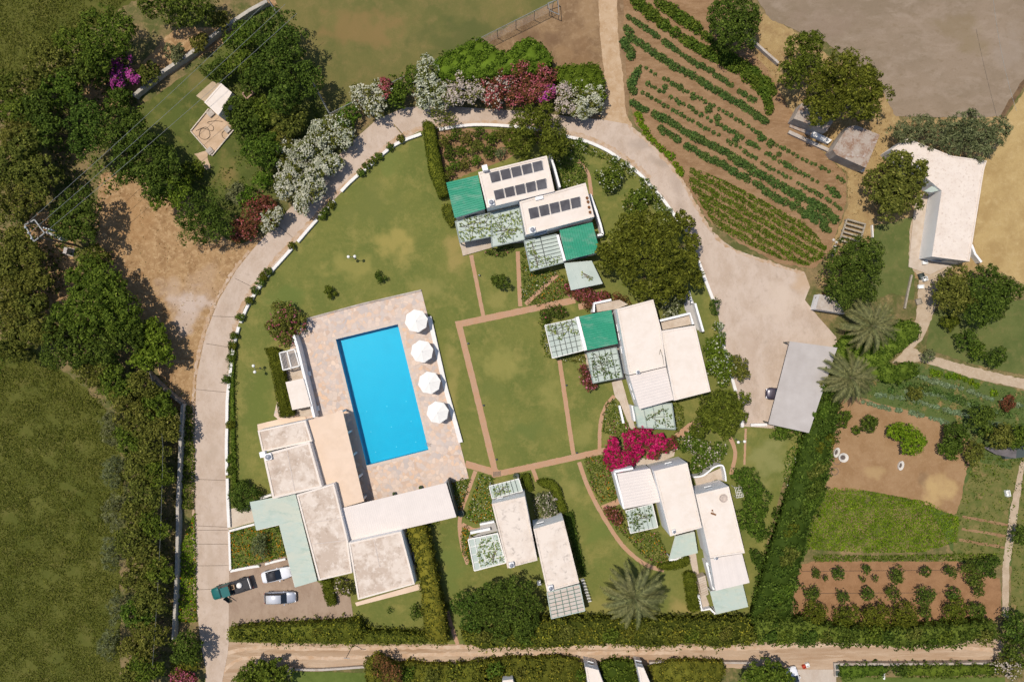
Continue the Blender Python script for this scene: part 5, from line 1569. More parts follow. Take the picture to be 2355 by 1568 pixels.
# ---- left edge: grove, roadside rows
LG = [(30, 555, 40), (75, 580, 34), (20, 610, 44), (60, 635, 40), (95, 640, 26), (30, 670, 42), (70, 700, 40), (20, 730, 42), (55, 765, 40), (100, 760, 36), (20, 800, 36)]
for i, (x, y, r_) in enumerate(LG):
    tree(f'yellowish tree at the left edge, {ordinal(i)} below the power pole', [(x, y, r_), (x + 14, y + 10, r_ * 0.65)], 5.5, 'olive', group='grove at the left edge', size=0.33)
tree('huge dark tree at the left of the dirt lot', [(232, 690, 60, 8), (195, 650, 48, 7), (258, 650, 42, 6.5), (280, 715, 46, 7), (225, 750, 52, 7.5), (175, 720, 48, 7), (262, 755, 38, 6.5), (210, 615, 30, 5.5), (300, 750, 30, 6)], 8, 'mid', size=0.36)
tree('lower half of the tree mass left of the drive bend', [(150, 770, 50), (190, 800, 48), (250, 800, 50), (290, 775, 44), (130, 820, 36)], 6.5, 'dark')
tree('bright green fig tree beside the drive', [(345, 790, 44), (370, 815, 32), (330, 825, 36), (360, 770, 30)], 5, 'bright', size=0.42)
ROW = [(215, 850, 44), (270, 880, 44), (330, 885, 36), (300, 930, 44), (365, 930, 40), (330, 975, 44), (385, 985, 34), (300, 1010, 34), (350, 1030, 42), (325, 1075, 40), (365, 1090, 34), (335, 1130, 40),
       (318, 1180, 40), (355, 1205, 34), (312, 1240, 40), (340, 1285, 42), (370, 1310, 30), (318, 1340, 40), (352, 1375, 38), (316, 1410, 38), (345, 1450, 40), (315, 1490, 38), (340, 1530, 38), (312, 1565, 36)]
for i, (x, y, r_) in enumerate(ROW):
    tree(f'olive green tree, {ordinal(i)} from the top in the row beside the meadow wall', [(x, y, r_), (x + r_ * 0.45, y + r_ * 0.3, r_ * 0.62), (x - r_ * 0.4, y - r_ * 0.3, r_ * 0.55)], 5.2, ('olive', 'mid', 'olive')[i % 3],
         group='trees beside the meadow wall', size=0.33)
for i, (x, y, ry) in enumerate(((262, 985, 42), (266, 1080, 40), (268, 1180, 44), (262, 1270, 42), (272, 1395, 40), (252, 1480, 36))):
    tree(f'silvery feathery shrub, {ordinal(i)} from the top along the meadow edge', [(x, y, 24, 3.4, ry), (x + 4, y - ry * 0.5, 16, 3.0)], 3.4, 'grey', size=0.42, aspect=0.2, group='silvery shrubs along the meadow edge', name='shrub', cat='shrub')
tree('round dark tree at the lower end of the meadow wall', [(430, 1480, 32), (418, 1500, 28), (445, 1500, 26)], 4.6, 'dark')
tree('yellow shrub below the round dark tree at the lower left', [(418, 1530, 24), (440, 1525, 20)], 2.2, 'yellow', name='shrub', cat='shrub')
tree('pink flowering shrub at the bottom edge left of the drive', [(415, 1555, 22), (440, 1562, 18)], 2.4, 'redleaf', flower=['pinkleaf'], fl_dens=16, name='shrub', cat='shrub')
hedge('flowering verge strip between the meadow wall and the drive', [(414, 1260), (446, 1180), (448, 1300), (450, 1430), (406, 1430), (408, 1340)], 0.45, 'lime', rough=0.18, wl=0.9, flower='orange_petal', fl=0.8, name='flower_verge', cat='flower bed')
hedge('green weedy verge beside the drive above the flowering strip', [(424, 930), (440, 940), (446, 1060), (444, 1170), (418, 1170), (420, 1040)], 0.45, 'mid', rough=0.2, wl=0.9, name='weedy_verge', cat='verge', kind='stuff')

# ---- right of the drive: fields
tree('round dark tree at the top edge right of the crop rows', [(1685, 40, 54), (1700, 75, 44), (1670, 80, 40), (1650, 40, 36), (1720, 45, 36)], 6.5, 'dark')
tree('feathery evergreen tree above the sheds', [(1840, 115, 42), (1850, 160, 42), (1815, 175, 34), (1865, 95, 26)], 7, 'pine', size=0.40, aspect=0.4)
tree('big spreading evergreen over the grey shed', [(1930, 175, 62), (1975, 190, 56), (1900, 215, 56), (1950, 235, 58), (2000, 225, 44), (1895, 250, 40)], 8, 'pine', size=0.40, aspect=0.4)
tree('grey green tree left of the long farm building roof', [(2110, 305, 40), (2075, 305, 30), (2145, 300, 34)], 5, 'grey', size=0.48, aspect=0.25)
tree('grey green tree above the long farm building roof', [(2200, 310, 48), (2245, 325, 44), (2280, 305, 36), (2235, 290, 36)], 5.5, 'grey', size=0.48, aspect=0.25)
tree('olive tree covering the left corner of the long farm building', [(2060, 400, 52), (2030, 440, 48), (2080, 445, 46), (2045, 470, 40), (2100, 400, 34)], 6, 'olive', size=0.36)
tree('dark carob tree left of the gravel path', [(1960, 600, 52), (1990, 575, 42), (1925, 630, 46), (1970, 650, 50), (1935, 670, 40), (2000, 620, 36)], 5.5, 'dark', size=0.28, dens=18)
tree('carob tree left one of the pair below the farm building', [(2185, 655, 44), (2170, 680, 34), (2205, 690, 36)], 5, 'olive', size=0.32)
tree('dark carob tree right one of the pair below the farm building', [(2260, 660, 52), (2295, 675, 46), (2245, 700, 42), (2320, 665, 30), (2270, 715, 28)], 5.5, 'dark', size=0.32)
tree('yellowish fig bush in the bare plot', [(2075, 1000, 30), (2100, 1010, 30), (2060, 990, 20), (2090, 1025, 20)], 3, 'lime', name='shrub', cat='shrub')
for i, (x, y, r_, h, lf, lb) in enumerate(((2180, 745, 24, 1.8, 'hedge', 'round clipped bush left on the side lawn'), (2220, 780, 26, 2.2, 'dark', 'loose bush in the middle of the side lawn'), (2240, 805, 24, 2, 'mid', 'bush on the lower part of the side lawn'),
        (2285, 820, 24, 2.4, 'dark', 'dark bush where the gravel path bends'), (2130, 818, 18, 1.2, 'grey', 'small grey bush at the path fork'), (1890, 690, 18, 1.4, 'redleaf', 'brown bush left of the pump house'),
        (1995, 975, 20, 2.2, 'dark', 'spindly shrub at the top of the bare plot'), (1970, 990, 12, 1.4, 'mid', 'small shrub near the hedge in the bare plot'), (2195, 1010, 36, 3.4, 'dark', 'shady shrub right of the bare plot'), (2180, 1030, 26, 3, 'mid', 'green shrub under the shady one'),
        (2250, 965, 34, 4, 'dark', 'dark tree below the vegetable bed'), (2290, 1000, 34, 4, 'olive', 'olive tree right of the dark one below the vegetables'), (2235, 1040, 28, 2.6, 'olive', 'olive shrub beside the broken hut'),
        (2340, 1005, 30, 4, 'mid', 'tree at the right edge below the vegetables'), (1935, 965, 22, 2.0, 'mid', 'low shrub at the hedge corner of the bare plot'), (1798, 988, 32, 2.4, 'mid', 'leafy fig bush at the foot of the carport'),
        (2340, 1230, 22, 2.6, 'dark', 'dark bush right of the narrow path'), (2315, 925, 18, 1.2, 'redleaf', 'red leaved bush in the vegetable bed'), (2100, 905, 20, 1.2, 'olive', 'olive bush at the left end of the vegetable bed'),
        (2345, 1485, 40, 4.5, 'dark', 'dark tree in the lower right corner'), (2330, 1440, 36, 4.2, 'dark', 'dark tree above the lower right corner'), (2320, 1530, 30, 3, 'olive', 'pale twiggy bush in the lower right corner'))):
    tree(lb, [(x, y, r_), (x + r_ * 0.4, y - r_ * 0.3, r_ * 0.6)], h, lf, name='shrub' if h < 3.2 else 'tree', cat='shrub' if h < 3.2 else 'tree', size=0.3,
         flower=['pale_petal'] if 'twiggy' in lb else None, fl_dens=10)
hedge('broad dark shrubbery round the two palms at the right', [(1930, 790), (1960, 765), (2010, 790), (2070, 740), (2110, 745), (2112, 775), (2060, 815), (2048, 840), (2100, 835), (2110, 860), (2060, 880), (2010, 870), (1990, 850), (1940, 850), (1920, 830)],
      1.4, 'mid', rough=0.25, wl=1.3, size=0.32, sm=True, name='shrubbery', cat='shrubs')
hedge('thick dark hedge running down the right side of the lower houses', Q(3, 2, (640, 200), (760, 330), (770, 560), (735, 760), (690, 1000), (670, 1180), (560, 1480)) + Q(3, 3, (500, 250), (480, 420), (410, 640), (350, 980), (240, 1130), (100, 1100), (20, 1010), (80, 800), (160, 500), (250, 220))
      + Q(3, 2, (380, 1180), (450, 930), (510, 700), (560, 450), (600, 290)), 2.2, 'dark', rough=0.7, wl=1.5, size=0.36, sm=True, dens=45)
hedge('dark tree belt along the right half of the lower track', [(1740, 1425), (1800, 1432), (1850, 1428), (1900, 1442), (2000, 1450), (2100, 1448), (2200, 1442), (2290, 1432), (2300, 1470), (2240, 1472), (2190, 1488), (2120, 1482), (2100, 1492), (2020, 1484), (1950, 1482), (1880, 1478), (1800, 1482), (1740, 1478)],
      3.2, 'dark', rough=0.50, wl=1.1, size=0.34, name='tree_belt', cat='hedge', dens=42)
# ---- loose bushes that break up the hedge tops
def ragged(line, n, where, h, rr, kinds, jit, seedn):
    r = np.random.default_rng(seedn)
    pts = densify(line, math.dist(line[0], line[-1]) / n, 0, 0, False)
    for i, p in enumerate(pts[:n + 2]):
        x, y, q_ = p[0] + r.normal() * jit, p[1] + r.normal() * jit, r.uniform(*rr)
        tree(f'{dict(olive="olive", mid="green", dark="dark", yellow="yellow green", hedge="fresh green", bright="bright")[kinds[i % len(kinds)]]} bush, {ordinal(i)} from the {where}', [(x, y, q_), (x + q_ * 0.6, y - q_ * 0.4, q_ * 0.6), (x - q_ * 0.5, y + q_ * 0.5, q_ * 0.55)],
             h * r.uniform(0.9, 1.15), kinds[i % len(kinds)], size=0.3, dens=16, name='bush', cat='shrub', group=f'bushes from the {where}', trunk=False)
ragged([q(3, 2, 690, 330), q(3, 2, 640, 640), q(3, 2, 600, 900), q(3, 2, 520, 1250), q(3, 3, 380, 250), q(3, 3, 280, 600), q(3, 3, 180, 950)], 16, 'top along the thick right hedge', 2.9, (14, 24), ['olive', 'dark', 'mid', 'dark', 'hedge'], 9, 41)
ragged([(1080, 1470), (1300, 1458), (1500, 1458), (1720, 1455)], 15, 'left on the long lower hedge', 3.6, (12, 20), ['yellow', 'olive', 'yellow', 'mid'], 7, 42)
ragged([(1770, 1458), (1900, 1462), (2100, 1466), (2270, 1455)], 12, 'left on the dark belt beside the track', 3.9, (14, 22), ['dark', 'mid', 'dark', 'olive'], 6, 43)
ragged([(540, 1460), (680, 1458), (815, 1455)], 8, 'left on the hedge below the car park', 3.0, (10, 16), ['yellow', 'hedge', 'yellow'], 5, 44)
ragged([(870, 1545), (1000, 1548), (1140, 1545), (1330, 1548)], 10, 'left in the planting below the track', 2.4, (12, 20), ['yellow', 'mid', 'olive', 'yellow'], 7, 45)
# ---- orchard
OT = [(560, 625, 46), (640, 670, 26), (755, 630, 60), (985, 600, 46), (960, 680, 28), (1070, 670, 30), (1245, 635, 78), (1490, 615, 54), (1715, 610, 58), (520, 800, 72), (780, 825, 60), (1005, 800, 66), (1215, 790, 66), (1495, 820, 88), (1740, 800, 66),
      (550, 960, 120), (800, 980, 110), (1060, 990, 140), (1300, 980, 140), (1490, 960, 66), (1750, 950, 118), (1945, 930, 82), (1860, 560, 70), (2000, 560, 80), (1930, 680, 80), (1960, 780, 50), (2080, 520, 60), (2070, 610, 50)]
for i, (x, y, r_) in enumerate(OT):
    x_, y_ = q(3, 3, x, y)
    row = 'top row' if y < 700 else ('middle row' if y < 870 else 'bottom row')
    k = sorted([o[0] for o in OT if (o[1] < 700) == (y < 700) and (o[1] < 870) == (y < 870)]).index(x)
    tree(f'{"small" if r_ < 50 else "full"} citrus tree, {ordinal(k)} from the left in the {row} of the orchard', [(x_, y_, r_ * 0.2666), (x_ + r_ * 0.06, y_ + r_ * 0.05, r_ * 0.18)], 1.2 + r_ * 0.018, 'dark' if r_ < 100 else 'hedge', size=0.25, dens=18, group='citrus trees in the orchard', name='citrus_tree')
# ---- trees among the houses
tree('dark feathery pine behind the solar panel house', [(1225, 300, 52), (1265, 315, 44), (1200, 330, 40), (1240, 265, 30), (1280, 340, 28)], 6.5, 'pine', size=0.42, aspect=0.35)
tree('great spreading pine right of the solar panel house', [(1440, 530, 34, 6), (1480, 520, 36, 7), (1520, 530, 38, 8), (1565, 515, 30, 6), (1592, 560, 22, 5), (1405, 560, 30, 6), (1440, 575, 36, 8), (1485, 570, 40, 9), (1535, 580, 40, 9), (1575, 605, 34, 7), (1400, 600, 26, 6), (1445, 620, 34, 7.5), (1500, 625, 42, 9), (1550, 640, 34, 7), (1598, 640, 22, 5), (1475, 665, 30, 6.5), (1520, 675, 30, 6.5), (1560, 672, 22, 5), (1385, 582, 18, 5)], 9, 'pine', size=0.44, aspect=0.4)
tree('loose pine at the right of the middle house', [(1640, 935, 48), (1680, 930, 38), (1620, 965, 40), (1665, 975, 34), (1700, 950, 22)], 6, 'pine', size=0.42, aspect=0.4)
tree('round orange bush beside the drive above the great pine', [(1400, 412, 30), (1415, 400, 20)], 2.8, 'mid', flower='white_petal', fl_dens=1.2, name='shrub', cat='shrub')
tree('second round bush above the great pine', [(1460, 468, 32), (1475, 455, 22)], 2.8, 'mid', flower='white_petal', fl_dens=1.0, name='shrub', cat='shrub')
tree('dense dark tree left of the pergola with pink panes', [(1130, 1365, 32, 5), (1165, 1350, 34, 6), (1200, 1365, 32, 6), (1225, 1390, 24, 5), (1120, 1405, 30, 5), (1160, 1400, 36, 6.5), (1200, 1410, 32, 6), (1150, 1440, 32, 5.5), (1195, 1445, 30, 5), (1225, 1425, 20, 4.5)], 6, 'dark', size=0.28, dens=18)
tree('smaller dark tree beside the long hedge shadow', [(1062, 1385, 28), (1075, 1410, 26), (1100, 1380, 30), (1085, 1430, 26)], 4.5, 'dark', size=0.28, dens=18)
tree('bougainvillea with dark leaves beside the pool wall', [(660, 735, 36), (640, 750, 26), (680, 745, 28), (655, 770, 26)], 2.8, 'olive', flower='pinkleaf', fl_dens=2, name='shrub', cat='shrub', size=0.3)
tree('single clipped ball bush, right one on the upper lawn', [(876, 637, 13)], 1.3, 'dark', size=0.17, dens=120, lobed=False, name='ball_bush', cat='shrub', trunk=False)
tree('single clipped ball bush, left one on the upper lawn', [(759, 671, 14)], 1.3, 'hedge', size=0.17, dens=120, lobed=False, name='ball_bush', cat='shrub', trunk=False)
tree('young olive tree on the lawn square below the solar house', [(1145, 645, 16), (1160, 655, 11)], 2.6, 'dark', size=0.26, dens=40)
tree('large clipped dome bush left of the main building', [(565, 1142, 36)], 2.6, 'dark', size=0.22, dens=70, lobed=False, name='dome_bush', cat='shrub', trunk=False)
tree('rounded bush at the lower corner of the back lawn', [(960, 1403, 18), (953, 1410, 12)], 1.8, 'dark', size=0.24, name='shrub', cat='shrub')
tree('tiny bush in the middle of the back lawn', [(898, 1402, 9)], 0.9, 'dark', size=0.2, name='shrub', cat='shrub', trunk=False)
tree('small shrub at the end of the corrugated white roof', [(1000, 1200, 10)], 0.8, 'mid', size=0.2, name='shrub', cat='shrub', trunk=False)
tree('feathery potted shrub behind the small hedge by the cars', [(785, 1345, 20), (800, 1355, 12)], 2.0, 'olive', flower='pale_petal', fl_dens=3, name='shrub', cat='shrub')
tree('leafy bush at the lower left bend of the track', [(600, 1545, 42), (570, 1556, 30), (635, 1550, 34)], 4, 'mid', size=0.36)
tree('twiggy half bare tree below the lower track', [(880, 1532, 26), (905, 1548, 24)], 4.2, 'redleaf', size=0.3, dens=12)
tree('leafy tree at the bottom edge left of the concrete apron', [(1760, 1545, 40), (1790, 1555, 34), (1735, 1555, 32)], 4.5, 'mid', size=0.36)
tree('small tree growing at the wall of the corner lawn', [(2062, 1535, 16), (2075, 1545, 14)], 2.4, 'dark', size=0.26)
tree('thin scraggly shrub where the drive passes the tall hedge', [(1020, 272, 22), (1040, 280, 16), (1000, 262, 14)], 2.8, 'olive', size=0.24, dens=10, name='shrub', cat='shrub')
tree('big green bush between the middle house and the stepped house', [(1590, 1020, 34), (1615, 1045, 30), (1640, 1035, 26), (1605, 1065, 22)], 3, 'mid', flower='pale_petal', fl_dens=2.5, name='shrub', cat='shrub')
tree('dark spiky tree right of the stepped house', [(1720, 1110, 34), (1735, 1150, 34), (1725, 1190, 34), (1740, 1220, 26), (1705, 1090, 24)], 4, 'mid', size=0.42, aspect=0.3)
tree('bright bush between the middle house and the drive', [(1640, 800, 30), (1660, 830, 32), (1640, 840, 24), (1670, 860, 28)], 3, 'bright', size=0.3, flower='white_petal', fl_dens=1.5, name='shrub', cat='shrub')
tree('dark shrub overhanging the kerb by the parking concrete', [(1700, 835, 22), (1705, 858, 20), (1690, 850, 18)], 3, 'olive', name='shrub', cat='shrub')
tree('clipped dark bush on the kerb above the parking concrete', [(1645, 698, 14), (1642, 712, 12)], 1.6, 'dark', name='shrub', cat='shrub', size=0.22)
tree('flowering bush on the kerb beside the narrow side lawn', [(1652, 752, 12), (1658, 770, 12)], 1.4, 'bright', flower='white_petal', fl_dens=5, name='shrub', cat='shrub', size=0.22)
tree('grey green bushes behind the middle house roof', [(1535, 690, 24), (1540, 715, 22), (1560, 680, 20)], 2.2, 'grey', name='shrub', cat='shrub', flower='white_petal', fl_dens=2)
tree('small dark shrub near the lower end of the stepped house', [(1738, 1275, 16), (1745, 1290, 12)], 1.6, 'dark', name='shrub', cat='shrub')
tree('red leaved bush below the grey green awning', [(1340, 678, 26), (1372, 685, 24), (1315, 665, 18)], 2.2, 'redleaf', flower='pinkleaf', fl_dens=4, name='shrub', cat='shrub', size=0.28)
tree('red and olive bush behind the green roof of the middle house', [(1395, 692, 20), (1425, 692, 20), (1352, 700, 14)], 2.0, 'redleaf', name='shrub', cat='shrub', size=0.26, dens=14)
tree('red bush beside the vine pergola of the middle house', [(1348, 868, 18), (1356, 885, 14), (1342, 848, 12)], 2.0, 'redleaf', flower='pinkleaf', fl_dens=5, name='shrub', cat='shrub', size=0.26)
tree('dark green bush above the white framed pergola', [(1270, 720, 20), (1290, 715, 16), (1255, 728, 14)], 1.6, 'dark', flower='pinkleaf', fl_dens=1, name='shrub', cat='shrub', size=0.26)
tree('red bush beside the pergola of the stepped house', [(1410, 1180, 16), (1420, 1195, 16), (1398, 1175, 12)], 2.0, 'redleaf', flower='pinkleaf', fl_dens=3, name='shrub', cat='shrub', size=0.26)
tree('grey olive shrub in the flower square by the car park', [(597, 1245, 18), (604, 1265, 18), (590, 1258, 14)], 2.4, 'grey', name='shrub', cat='shrub', size=0.3, aspect=0.35)
tree('grey shrub in the bed right of the small brick path', [(1260, 1165, 22), (1250, 1150, 18), (1265, 1180, 18)], 1.8, 'grey', flower='pale_petal', fl_dens=4, name='shrub', cat='shrub', size=0.26)
# ---- magenta bougainvillea
bo = [(1405, 1040, 22), (1420, 1060, 24), (1440, 1050, 24), (1460, 1030, 26), (1470, 1005, 24), (1490, 1010, 26), (1500, 1030, 22), (1430, 1075, 20), (1408, 1020, 16), (1515, 1015, 18), (1410, 1068, 16), (1450, 1010, 18)]
tree('brilliant magenta bougainvillea between the middle and the stepped house', bo, 3.2, 'redleaf', flower=['magenta'], fl_dens=34, fl_size=0.26, name='bougainvillea', cat='shrub', size=0.28, cmax=0.55)
tree('fading brown end of the magenta bougainvillea', [(1525, 1025, 20), (1540, 1020, 18), (1505, 1045, 14)], 2.8, 'redleaf', flower='magenta', fl_dens=3, name='bougainvillea', cat='shrub', size=0.28)

# ---- hedges
hedge('tall clipped hedge left of the solar panel house', [q(1, 0, 1580, 1050), q(1, 0, 1620, 1035), q(1, 0, 1675, 1055), q(1, 0, 1720, 1300), q(1, 0, 1775, 1560), q(1, 1, 1800, 200), q(1, 1, 1725, 230), q(1, 1, 1640, 20), q(1, 0, 1610, 1300)], 2.0, 'hedge', size=0.2, dens=75, rough=0.05)
hedge('yellow flowering bush at the corner of the solar house veranda', Q(1, 1, (1755, 300), (1830, 300), (1860, 450), (1820, 480), (1760, 380)), 1.0, 'yellow', size=0.22, sm=True, rough=0.15)
WB = [(1020, 325, 16, 'olive'), (1045, 310, 15, 'mid'), (1072, 318, 17, 'olive'), (1100, 305, 14, 'dark'), (1128, 318, 17, 'mid'), (1155, 308, 15, 'olive'), (1175, 335, 15, 'dark'), (1035, 350, 18, 'dark'), (1065, 350, 16, 'mid'), (1095, 340, 17, 'olive'),
      (1125, 350, 16, 'dark'), (1150, 352, 13, 'grey'), (1040, 382, 17, 'mid'), (1070, 378, 15, 'olive'), (1095, 370, 12, 'bright'), (1032, 402, 12, 'olive')]
for i, (x, y, r_, lf) in enumerate(WB):
    tree(f'{dict(olive="olive", mid="green", dark="dark", grey="grey", bright="bright")[lf]} shrub, {ordinal(i)} in the wild bed behind the solar panel house', [(x, y, r_), (x + r_ * 0.5, y - r_ * 0.3, r_ * 0.6), (x - r_ * 0.4, y + r_ * 0.4, r_ * 0.5)], 1.5, lf, size=0.27, dens=16, name='shrub', cat='shrub', group='shrubs in the wild bed', trunk=False)
hedge('shrub bed right of the solar panel roofs', [(1272, 350), (1330, 345), (1345, 400), (1330, 425), (1290, 430)], 1.0, 'mid', rough=0.35, wl=1.5, size=0.28, dens=32, sm=True, name='shrub_bed', cat='shrubs', flower='white_petal', fl=1.0, wall=False)
hedge('clipped hedge beside the pool bar', Q(1, 2, (215, 65), (280, 52), (335, 70), (400, 330), (475, 635), (400, 655), (345, 655), (300, 380), (250, 140)), 1.7, 'hedge', size=0.2, dens=75, rough=0.06)
hedge('tall hedge on the right side of the main building', Q(1, 3, (1440, 235), (1600, 215), (1650, 420), (1720, 760), (1770, 1010), (1800, 1230), (1740, 1255), (1640, 1230), (1600, 1100), (1580, 800), (1520, 500)), 3.2, 'yellow', size=0.28, dens=48, rough=0.32, wl=1.1)
hedge('long hedge below the car park', [(522, 1452), (560, 1444), (700, 1438), (825, 1432), (832, 1470), (820, 1482), (760, 1480), (700, 1478), (640, 1482), (560, 1472), (525, 1470)], 2.6, 'yellow', size=0.28, dens=48, rough=0.50, wl=1.1)
hedge('hedge strip below the back lawn', [(833, 1455), (980, 1462), (985, 1478), (900, 1482), (834, 1480)], 2.4, 'yellow', size=0.28, dens=48, rough=0.50, wl=1.1)
hedge('long yellow green hedge along the lower lawn', [(1060, 1452), (1120, 1470), (1230, 1430), (1400, 1428), (1600, 1430), (1720, 1428), (1740, 1475), (1660, 1490), (1580, 1482), (1500, 1490), (1400, 1482), (1300, 1488), (1220, 1492), (1150, 1490), (1110, 1496), (1070, 1478)],
      3.0, 'yellow', size=0.30, dens=46, rough=0.50, wl=1.1)
hedge('clipped low hedge beside the cars', Q(1, 3, (700, 690), (790, 685), (835, 880), (830, 910), (765, 915), (735, 850)), 1.2, 'hedge', size=0.22, dens=60, rough=0.06)
hedge('long clipped hedge left of the stepped house stairs', Q(2, 3, (1775, 640), (1820, 618), (1880, 630), (1925, 940), (1870, 970), (1820, 950)), 1.2, 'hedge', size=0.2, dens=75, rough=0.05)
hedge('curved clipped hedge below the stepped house awning', Q(2, 3, (1560, 560), (1700, 520), (1790, 480), (1830, 500), (1815, 560), (1720, 595), (1610, 600), (1560, 590)), 0.9, 'hedge', size=0.2, dens=75, rough=0.05, sm=True)
hedge('clipped crescent hedge right of the small pergola', Q(2, 2, (510, 1210), (560, 1190), (640, 1200), (710, 1270), (740, 1370), (770, 1460), (720, 1480), (690, 1450), (640, 1300), (560, 1260)), 1.0, 'hedge', size=0.2, dens=70, rough=0.06, sm=True)
hedge('clipped hedge block right of the small bar pergola', Q(2, 2, (370, 1150), (440, 1140), (480, 1290), (450, 1300), (400, 1250)), 1.0, 'hedge', size=0.2, dens=70, rough=0.06)
hedge('narrow dark hedge in the shade right of the two roofed house', Q(2, 3, (740, 110), (820, 100), (870, 360), (935, 640), (890, 660), (830, 430)), 0.7, 'dark', size=0.24, rough=0.2)
for i, (pl, lb, lf) in enumerate(((Q(1, 3, (1080, 1400), (1180, 1330), (1350, 1420), (1480, 1400), (1600, 1420), (1830, 1420), (1860, 1566), (1700, 1600), (1100, 1600)), 'bushy planting below the track left of the gate', 'yellow'),
        (Q(1, 3, (1870, 1420), (2100, 1400), (2355, 1390), (2355, 1600), (1870, 1600)), 'yellow green bushes below the track at the middle', 'yellow'),
        (Q(2, 3, (10, 1400), (300, 1360), (500, 1370), (700, 1350), (880, 1390), (925, 1600), (0, 1620)), 'yellow green bushes left of the white wall blocks', 'yellow'),
        (Q(2, 3, (1060, 1410), (1180, 1380), (1340, 1400), (1390, 1600), (1100, 1620)), 'dark green bushes between the white wall blocks', 'mid'),
        (Q(2, 3, (1490, 1430), (1700, 1390), (1900, 1390), (2120, 1400), (2140, 1480), (2080, 1620), (1530, 1620)), 'olive bushes right of the white wall blocks', 'yellow'),
        (Q(3, 3, (775, 1435), (1150, 1430), (1210, 1470), (1140, 1520), (790, 1540)), 'dark clipped strip on the left of the corner lawn', 'mid'),
        (Q(3, 3, (1300, 1430), (1700, 1425), (2150, 1430), (2200, 1500), (1700, 1530), (1320, 1520)), 'dark clipped strip on the right of the corner lawn', 'mid'))):
    hedge(lb, pl, 1.6, lf, size=0.28, dens=44, rough=0.3, wl=1.3)
hedge('low hedge behind the white kerb wall left of the pool lawn', Q(0, 2, (1968, 0), (2035, 0), (2022, 200), (2018, 400), (2022, 640), (2030, 900), (2040, 1280), (1990, 1290), (1985, 1000), (1975, 600), (1972, 300)), 0.6, 'mid', rough=0.18, wl=0.8, size=0.22)
KS = [q(0, 1, 2312, 868), q(0, 1, 2268, 915), q(0, 1, 2240, 962), q(0, 1, 2192, 1035), q(0, 1, 2152, 1118), q(0, 1, 2072, 1262), q(0, 1, 2022, 1425), q(0, 1, 2004, 1508), q(0, 2, 1990, 140), q(0, 2, 1950, 330), q(0, 2, 1985, 715), q(0, 2, 1978, 1010), q(0, 2, 1985, 1110),
      q(1, 1, 450, 650), q(1, 1, 715, 390), q(1, 1, 740, 350), q(1, 1, 790, 295), q(1, 0, 1050, 1490), q(1, 0, 1100, 1440), q(1, 0, 1150, 1390), q(1, 0, 1205, 1345), q(1, 0, 1300, 1265), q(1, 0, 1395, 1200)]
for i, p in enumerate(KS):
    tree(f'round kerb shrub, {ordinal(i)} in the line along the drive from its left bend upward' if i else 'round kerb shrub nearest the bend of the drive', [(p[0], p[1], 10 if i < 13 else 9), (p[0] + 3, p[1] + 2, 7)], 0.95, ('dark', 'hedge', 'mid')[i % 3],
         size=0.18, dens=90, name='kerb_shrub', cat='shrub', group='shrubs along the white kerb wall', trunk=False, cmin=0.2)
for i, p in enumerate((q(2, 0, 880, 1240), q(2, 0, 930, 1280), q(2, 0, 1190, 1390), q(2, 0, 1270, 1430), q(2, 0, 1330, 1490), q(2, 1, 1440, 100), q(2, 1, 1500, 170), q(2, 1, 1560, 240), q(2, 1, 1640, 360))):
    tree(f'white flowered kerb bush, {ordinal(i)} from the pine down the right side of the drive', [(p[0], p[1], 11), (p[0] - 5, p[1] - 3, 8)], 1.0, 'mid', size=0.2, dens=26, flower='white_petal', fl_dens=3.5, fl_size=0.17, name='kerb_shrub', cat='shrub', group='white flowered bushes on the kerb', trunk=False)
